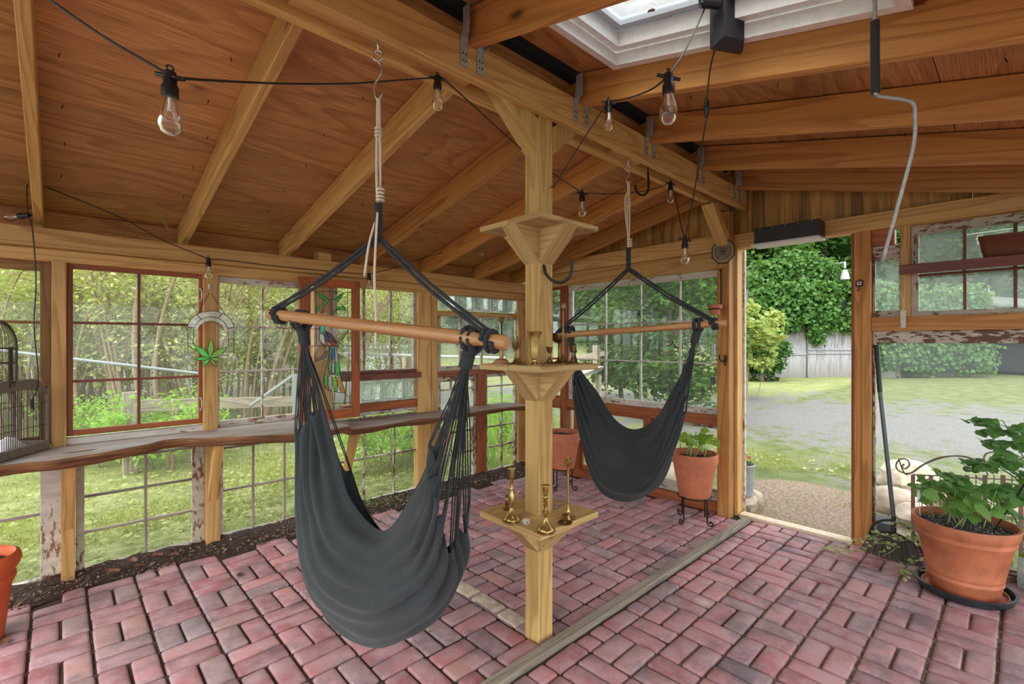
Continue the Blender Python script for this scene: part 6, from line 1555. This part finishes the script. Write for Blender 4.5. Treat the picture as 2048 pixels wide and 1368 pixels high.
# potted plants
def bean_leaf(m, c, s, nrm, tip):
    nrm = V(nrm).normalized(); tip = V(tip); tip = (tip - nrm * tip.dot(nrm)).normalized(); sd = nrm.cross(tip); r = random.random()
    out = [(0, -.12), (.32, -.30), (.55, -.10), (.58, .20), (.40, .55), (.16, .85), (0, 1.05)]
    L = [c + sd * x * s + tip * y * s + nrm * (-.30 * x * x - .12 * y * y) * s for x, y in out]; Rr = [c - sd * x * s + tip * y * s + nrm * (-.30 * x * x - .12 * y * y) * s for x, y in out]
    mid = [c + tip * y * s + nrm * (-.12 * y * y) * s for x, y in out]
    n = len(out); vs = L + mid + Rr; fs = []
    for i in range(n - 1): fs += [[i, n + i, n + i + 1, i + 1], [n + i, 2 * n + i, 2 * n + i + 1, n + i + 1]]
    m.add(vs, fs, None, r)
def seedlings(t, c, r, z, n, h, ls, stem_mat, leaf_mat, spread=.08, grp=None):
    for k in range(n):
        a = ru(0, 2 * PI); q = r * math.sqrt(random.random()); b = V((c.x + cos(a) * q, c.y + sin(a) * q, z)); hh = h * ru(.6, 1.1)
        top = b + V((ru(-spread, spread), ru(-spread, spread), hh)); m = MB(); m.tube(smooth_path([b, (b + top) / 2 + V((ru(-.01, .01), ru(-.01, .01), 0)), top], 4), [.003] * 5 + [.002] * 4, 5)
        lm = MB()
        for j_ in range(random.choice((2, 3, 4))):
            an = ru(0, 2 * PI); e = V((cos(an), sin(an), ru(-.1, .5))); p = top - V((0, 0, hh * ru(0, .4))) + e * ls * .8; m.tube([top - V((0, 0, hh * .15)), p], .0014, 4)
            bean_leaf(lm, p, ls * ru(.7, 1.15), (ru(-1.1, .4), ru(-.8, .5), .8), e + V((0, 0, -.4)))
        s = m.build('stem', M[stem_mat], t, 180); lm.build('leaves', M[leaf_mat], s, 60)
M['stem'] = plain('pale_green_stem', (.30, .42, .14), .5)
random.seed(51); seedlings(p2, c2_ + V((.0, .0, 0)), .09, .455, 11, .19, .050, 'stem', 'leafP', .08)

# big weathered pot at right with saucer, beans and tomato
cb = V((3.415, .20, 0))
t = thing('saucer', 'black plastic saucer under the big weathered pot', 'saucer', cb); m = MB(); m.lathe([(0, 0), (.165, 0), (.185, .012), (.192, .040), (.198, .042), (.198, .047), (.186, .047), (.176, .014), (0, .010)], cb, 44); m.build('tray', M['saucer'], t, 50)
m = MB(); m.lathe([(0, .010), (.160, .010), (.168, .030), (.163, .030), (.155, .016), (0, .014)], cb, 40); tag(m.build('clay_saucer', M['terra2'], None, 50), 'thin clay saucer inside the black one under the big pot', 'saucer')
bp_ = thing('terracotta_pot', 'large weathered terracotta pot of beans on a black saucer at right', 'plant pot', cb + V((0, 0, .016))); m = MB()
m.lathe([(0, .016), (.128, .016), (.136, .024), (.146, .080), (.151, .086), (.151, .094), (.147, .100), (.149, .110), (.154, .116), (.153, .122), (.186, .285), (.194, .292), (.197, .300), (.193, .308), (.200, .325), (.207, .332), (.209, .350), (.213, .372), (.211, .378), (.200, .378), (.195, .355), (.190, .335)], cb, 60); m.build('pot_body', M['terra2'], bp_, 50)
soil_disc(bp_, cb, .193, .337); perlite(bp_, cb, .185, .343, 1500)
random.seed(64); seedlings(bp_, cb + V((0.02, .02, 0)), .13, .34, 16, .20, .060, 'stem', 'leafB2', .11)
def tomato(t, pts, n, ls, seed, r0=.005):
    random.seed(seed); p = smooth_path(pts, 6); m = MB(); m.tube(p, [r0 * (1 - i / len(p) * .6) for i in range(len(p))], 6); m.build('vine', M['leafT'], t, 180)
    lm = MB(); sm = MB()
    for _ in range(n):
        b = random.choice(p[3:]); a = ru(0, 2 * PI); e = V((cos(a), sin(a), ru(-.2, .5))).normalized(); L = ru(.06, .14); tip = b + e * L
        sm.tube([b, b + e * L * .5 + V((0, 0, .008)), tip], .0016, 4)
        for u in (.35, .6, .8, 1.0):
            for s_ in ((-1, 1) if u < 1 else (0,)):
                sd = e.cross(V((0, 0, 1))).normalized(); d = (sd * s_ * .9 + e * .6).normalized(); bean_leaf(lm, b + e * L * u + d * ls * .3, ls * ru(.55, .95), (ru(-1.0, .3), ru(-.8, .4), .8), d + V((0, 0, -.35)))
    sm.build('leaf_stalks', M['leafT'], t, 180); lm.build('leaves', M['leafT'], t, 60)
tp = thing('tomato_plant', 'dark green tomato plant rising at the right frame edge behind the big pot', 'tomato plant', (3.45, -.05, .2))
tomato(tp, [(3.50, -.12, .02), (3.50, -.08, .40), (3.50, -.05, .62), (3.49, .02, .80), (3.49, .06, .90)], 34, .052, 5)
tomato(tp, [(3.52, .0, .36), (3.50, .06, .50), (3.46, .16, .545), (3.44, .26, .535), (3.43, .34, .50)], 22, .038, 6)
tomato(tp, [(3.56, -.10, .30), (3.57, -.02, .55), (3.55, .06, .64), (3.50, .12, .68)], 18, .045, 9)
m = MB()
for q in ((1935, 938, 2.50), (1950, 940, 2.52)): p = atD(*q); m.sphere(p, .019, 14, 10, .85)
m.build('green_tomatoes', plain('unripe_tomato', (.06, .13, .03), .35), tp, 180)
m = MB(); m.tube([(3.40, .10, .33), (3.52, -.02, .60)], .004, 6); m.build('support_stick', M['black'], tp, 60)
t = thing('plant_pot', 'dark pot holding the tomato plant, behind the big weathered pot', 'plant pot', (3.54, -.22, 0)); m = MB(); m.lathe([(0, 0), (.10, 0), (.13, .26), (.14, .265), (.14, .28), (.125, .28), (.115, .2), (0, .2)], (3.54, -.25, 0), 28); m.build('pot_body', M['terra2'], t, 40)
m = MB(); m.tube([atD(1840, 1033, 2.62), atD(1838, 990, 2.62)], .0015, 4); m.add([atD(1834, 1005, 2.62), atD(1841, 1005, 2.62), atD(1840, 975, 2.63), atD(1833, 975, 2.63)], [[0, 1, 2, 3]]); tag(m.build('plant_tag', M['frost'], None, 0), 'thin white plant tag standing in the big pot', 'tag')
# textured glass jar at the frame edge
pj = atZ(2068, 1180, 0); t = thing('glass_jar', 'dimpled clear glass jar on the bricks at the right frame edge', 'jar', pj)
m = MB(); P = []
for z, r in ((0, 0), (0, .055), (.006, .06), (.03, .061), (.06, .060), (.09, .061), (.12, .060), (.15, .058), (.165, .045), (.17, .035), (.20, .035), (.205, .038)):
    P.append([pj + V((cos(a) * (r + (.003 * cos(a * 7) * sin(z * 90) if .02 < z < .15 else 0)), sin(a) * (r + (.003 * cos(a * 7) * sin(z * 90) if .02 < z < .15 else 0)), z)) for a in [k * PI / 21 for k in range(43)]])
m.grid(P); m.build('jar_body', art_glass('pale_jar_glass', (.82, .90, .84), .08, .35), t, 60); m = MB(); m.lathe([(.036, .2), (.040, .201), (.040, .215), (0, .217)], pj, 20); m.build('lid', M['galv'], t, 40)

# broom
hd = atZ(1793, 1112, 0); hc = V((3.62, hd.y, 0)); hc = atX(1786, 1112, 3.60); hc.z = 0
t = thing('broom', 'black push-fan broom leaning head down against the right door post', 'broom', hc)
dirx = V((-.10, -1, 0)).normalized(); nrm_ = V((-1, .10, 0)).normalized(); fan = V((hc.x - .01, hc.y, .01))
m = MB()
for k in range(78):
    u = k / 77 * 2 - 1; b = fan + dirx * u * .100 + V((.02, 0, .155 - .035 * u * u)) ; e = fan + dirx * u * .158 + nrm_ * (.03 + ru(-.012, .012)) + V((0, 0, .002 + ru(0, .008) + .012 * u * u))
    m.tube([b, (b + e) / 2 + nrm_ * .006, e], [.0035, .0040, .0028], 4)
m.build('bristles', plain('grey_brown_bristle', lin(88, 80, 74), .8, 0, .0005, 200, .3), t, 0)
m = MB(); m.tube(smooth_path([fan + dirx * u * .112 + V((.02, 0, .150 - .05 * u * u)) for u in (-1, -.5, 0, .5, 1)], 4), .011, 8); m.tube(smooth_path([fan + dirx * -.125 + V((.02, 0, .09)), fan + dirx * -.09 + V((.025, 0, .185)), fan + V((.03, 0, .225)), fan + dirx * .09 + V((.025, 0, .185)), fan + dirx * .135 + V((.02, 0, .08))], 6), .007, 8)
m.tube([fan + V((.025, 0, .15)), fan + V((.032, 0, .25))], [.014, .012], 10); m.build('head', M['black'], t, 60)
m = MB(); tp_ = atX(1753, 690, 3.735); m.tube([fan + V((.032, 0, .24)), tp_ + (fan - tp_) * .22], .0115, 10); m.build('handle', plain('steel_blue_handle', lin(86, 94, 100), .35, .2), t, 60)
m = MB(); m.tube([tp_ + (fan - tp_) * .23, tp_ + (fan - tp_) * .0], .0135, 10); m.build('grip', M['black'], t, 60)
# variegated creeper at the foot of the door post
random.seed(23); t = thing('creeper', 'variegated green creeper trailing over the bricks around the broom', 'creeper', (3.6, .7, 0))
vines = [[(1725, 1085), (1690, 1095), (1660, 1100), (1640, 1103)], [(1735, 1082), (1760, 1072), (1785, 1078), (1800, 1085)], [(1740, 1095), (1710, 1105), (1680, 1108), (1668, 1112)], [(1745, 1090), (1770, 1090), (1790, 1100), (1765, 1115)], [(1845, 1120), (1820, 1128), (1808, 1140), (1812, 1155)], [(1840, 1085), (1815, 1060), (1800, 1050), (1790, 1058)], [(1855, 1140), (1830, 1150), (1808, 1160)], [(1800, 1085), (1825, 1082), (1840, 1095)]]
for i, vl in enumerate(vines):
    P = []
    for k, q in enumerate(vl):
        p = atZ(q[0], q[1], .01); f = 3.62 / p.x if p.x > 3.62 else 1
        if p.x > 3.55: p = atX(q[0], q[1], 3.50)
        P.append(p + V((0, 0, .008)))
    P = smooth_path(P, 5); m = MB(); m.tube(P, .0016, 5); s = m.build('stem', M['stem'], t, 180); lm = MB()
    for p in P[::2]:
        for sgn in (-1, 1):
            e = V((ru(-1, 1), ru(-1, 1), ru(-.1, .4))).normalized(); b = p + e * .018 + V((0, 0, .008)); b.z = max(b.z, .016); bean_leaf(lm, b, ru(.013, .021), (ru(-.7, .2), ru(-.4, .4), 1), e)
    lm.build('leaves', M['leafY'], s, 60)
# weeds in the soil strip
random.seed(33); t = thing('weeds', 'small green weeds sprouting in the soil strip behind the near hammock', 'weeds', (1.9, 3.4, 0)); lm = MB()
for _ in range(170):
    x = random.choice((random.gauss(2.0, .25), random.gauss(1.7, .12), ru(-.6, 3.3))); y = min(3.56, soil_edge(x) + abs(random.gauss(.03, .06))); z = soil_z(x, y) + ru(.01, .06) * (1 if 1.5 < x < 2.4 else .3)
    bean_leaf(lm, V((x, y, z)), ru(.006, .016), (ru(-.5, .5), ru(-1, .2), 1), (ru(-1, 1), ru(-1, 1), .1))
lm.build('leaves', M['leafP'], t, 0)
random.seed(2)
for q in ((277, 1192, 'tiny grass tuft in a floor joint left of the near hammock'), (418, 1322, 'tiny weed sprouting on the bricks at bottom left'), (860, 1262, 'tiny green sprout in the joint under the near hammock')):
    p = atZ(q[0], q[1], 0); lm = MB()
    for _ in range(10): e = V((ru(-1, 1), ru(-1, 1), ru(.4, 1.4))).normalized(); b = V((p.x, p.y, -.004)); sd = e.cross(V((0, 0, 1))).normalized() * .0016; L = ru(.012, .028); lm.add([b - sd, b + sd, b + e * L], [[0, 1, 2]])
    tag(lm.build('weed', M['leafP'], None, 0), q[2], 'weed')

# ------------------------------------------------------------------ birdcage on the ledge
ZC = .742
Cc = V((-.035, 3.505, ZC)); du = V((-.533, -.846, 0)); dw = V((-.846, .533, 0)) * -1
dw = V((-.846, .533, 0)); Wd, Dp = .40, .15
cg = thing('birdcage', 'grey antique wire birdcage with domed top standing on the ledge', 'birdcage', Cc)
hb = atD(97, 768, Cc.dot(FW)).z; 
def cp_(u, w, z): return Cc + du * u + dw * w + V((0, 0, z - ZC))
m = MB(); zt_ = 1.115
m.board(cp_(0, 0, ZC + .022), cp_(Wd, 0, ZC + .022), .014, .044); m.board(cp_(0, Dp, ZC + .022), cp_(Wd, Dp, ZC + .022), .014, .044); m.board(cp_(0, 0, ZC + .022), cp_(0, Dp, ZC + .022), .014, .044); m.board(cp_(Wd, 0, ZC + .022), cp_(Wd, Dp, ZC + .022), .014, .044)
m.board(cp_(Wd / 2, 0, ZC + .006), cp_(Wd / 2, Dp, ZC + .006), Wd - .01, .008, ch=.001)
for u, w in ((.007, 0), (Wd - .007, 0), (.007, Dp), (Wd - .007, Dp)): m.board(cp_(u, w, ZC + .04), cp_(u, w, zt_ - .05), .016, .016, du)
m.build('wooden_frame', M['cage'], cg)
# arched front rail
for w in (0, Dp):
    m = MB(); n = 20; top = []; bot = []
    for i in range(n + 1):
        s = i / n; sh_ = math.exp(-((s * .0) ** 2)); rise = 1 / (1 + math.exp(-(min(s, 1 - s) - .15) * 34))
        top.append((s * Wd, zt_ - .055 + .055 * rise)); bot.append((s * Wd, zt_ - .10 + .050 * min(1, (sin(PI * s)) ** .5)))
    P = [cp_(u, w - .006, z) for u, z in top] + [cp_(u, w - .006, z) for u, z in bot[::-1]]
    for i in range(n): m.prism([cp_(top[i][0], w - .006, top[i][1]), cp_(top[i + 1][0], w - .006, top[i + 1][1]), cp_(bot[i + 1][0], w - .006, bot[i + 1][1]), cp_(bot[i][0], w - .006, bot[i][1])], dw.normalized() * .012)
    m.build('arched_rail', M['cage'], cg, 0)
m = MB(); random.seed(6)
for w in (0, Dp):
    for k in range(29): u = .02 + (Wd - .04) * k / 28; m.tube([cp_(u + ru(-.001, .001), w, ZC + .04), cp_(u + ru(-.001, .001), w, zt_ - .062 + .02 * min(1, sin(PI * u / Wd) ** .5))], .0013, 4)
    for z in (.87, .985): m.tube([cp_(0, w, z + .004), cp_(Wd, w, z)], .0015, 5)
for u in (0, Wd):
    for k in range(10): w = .015 + (Dp - .03) * k / 9; m.tube([cp_(u, w, ZC + .04), cp_(u, w, zt_ - .06)], .0013, 4)
m.build('cage_bars', M['cagew'], cg, 0)
m = MB(); dc = cp_(.235, Dp / 2 + .0, zt_); R0, R1_ = .082, .078
for z, r in ((-.01, R0), (.085, R0), (.155, R0)): m.tube([dc + V((cos(a) * r, sin(a) * r, z)) for a in [i * PI / 14 for i in range(28)]], .0028, 6, closed=True)
for k in range(34):
    a = 2 * PI * k / 34; e = V((cos(a), sin(a), 0)); m.tube(smooth_path([dc + e * R0 + V((0, 0, -.03)), dc + e * R0 + V((0, 0, .16)), dc + e * R0 * .93 + V((0, 0, .215)), dc + e * R0 * .70 + V((0, 0, .262)), dc + e * R0 * .38 + V((0, 0, .285)), dc + V((0, 0, .292))], 3), .0013, 4)
m.tube([dc + V((0, 0, .29)), dc + V((0, 0, .31))], .004, 6); m.build('dome_bars', M['cagew'], cg, 0)
m = MB()
for k in range(4): a = PI / 4 + k * PI / 2; e = V((cos(a), sin(a), 0)) * R0; m = MB(); m.tube([dc + e + V((0, 0, -.03)), dc + e + V((0, 0, .16))], .0055, 6); m.build('dome_post', M['cagew'], cg, 60)
m = MB(); m.sphere(cp_(.02, -.0, zt_ - .052), .008, 10, 6); m.build('frame_knob', M['black'], cg, 60)
t = thing('bedding', 'crumpled white paper lining seen inside the birdcage', 'bedding', cp_(.15, Dp / 2, ZC + .02)); m = MB(); P = []
for i in range(16): P.append([cp_(.05 + .2 * i / 15, .02 + .11 * k / 9, ZC + .014 + .075 * sin(PI * i / 15) * sin(PI * k / 9) + .012 * mnoise.noise(V((i * .7, k * .7, 2)))) for k in range(10)])
m.grid(P); m.build('paper', M['frost'], t, 60)

# cobweb-like nest debris on the left plate and a few ceiling nails
random.seed(12); p = atY(262, 466, 3.56); m = MB()
for _ in range(70): a = V((p.x + random.gauss(0, .035), 3.56 + ru(-.03, .03), 1.900 + abs(random.gauss(0, .008)))); e = V((ru(-1, 1), ru(-1, 1), ru(-.3, .3))).normalized() * ru(.01, .03); m.tube([a, a + e], .0012, 3)
tag(m.build('nest_debris', M['bark'], None, 0), 'scrappy remains of a nest on the left wall plate', 'nest', kind='stuff')
m = MB()
for (x0_, x1_, ya_, yb_) in ((-.7, 3.6, 1.6, 3.4), (1.9, 3.6, -.8, 1.2)):
    for i in range(9):
        for k in range(6):
            x = x0_ + (x1_ - x0_) * (i + .5) / 9 + ru(-.03, .03); y = ya_ + (yb_ - ya_) * (k + .5) / 6 + ru(-.03, .03); z = rb(y) + RD + .004; m.tube([(x, y, z + .002), (x + ru(-.006, .006), y + ru(-.006, .006), z - .016)], .0016, 4)
m.build('nail_tips', M['blackmetal'], bpy.data.objects['ceiling'], 0, kind='stuff')
# twig stuck in the rafter corner
m = MB(); m.tube(smooth_path([atY(338, 462, 3.45), atY(325, 440, 3.44), atY(315, 432, 3.43), atY(303, 402, 3.40)], 4), [.003] * 6 + [.0015] * 7, 5); m.tube(smooth_path([atY(338, 458, 3.45), atY(328, 425, 3.44), atY(318, 418, 3.42)], 4), .0013, 4); tag(m.build('twig', M['twig'], None, 60), 'small bare twig stuck where the second left rafter meets the plate', 'twig')
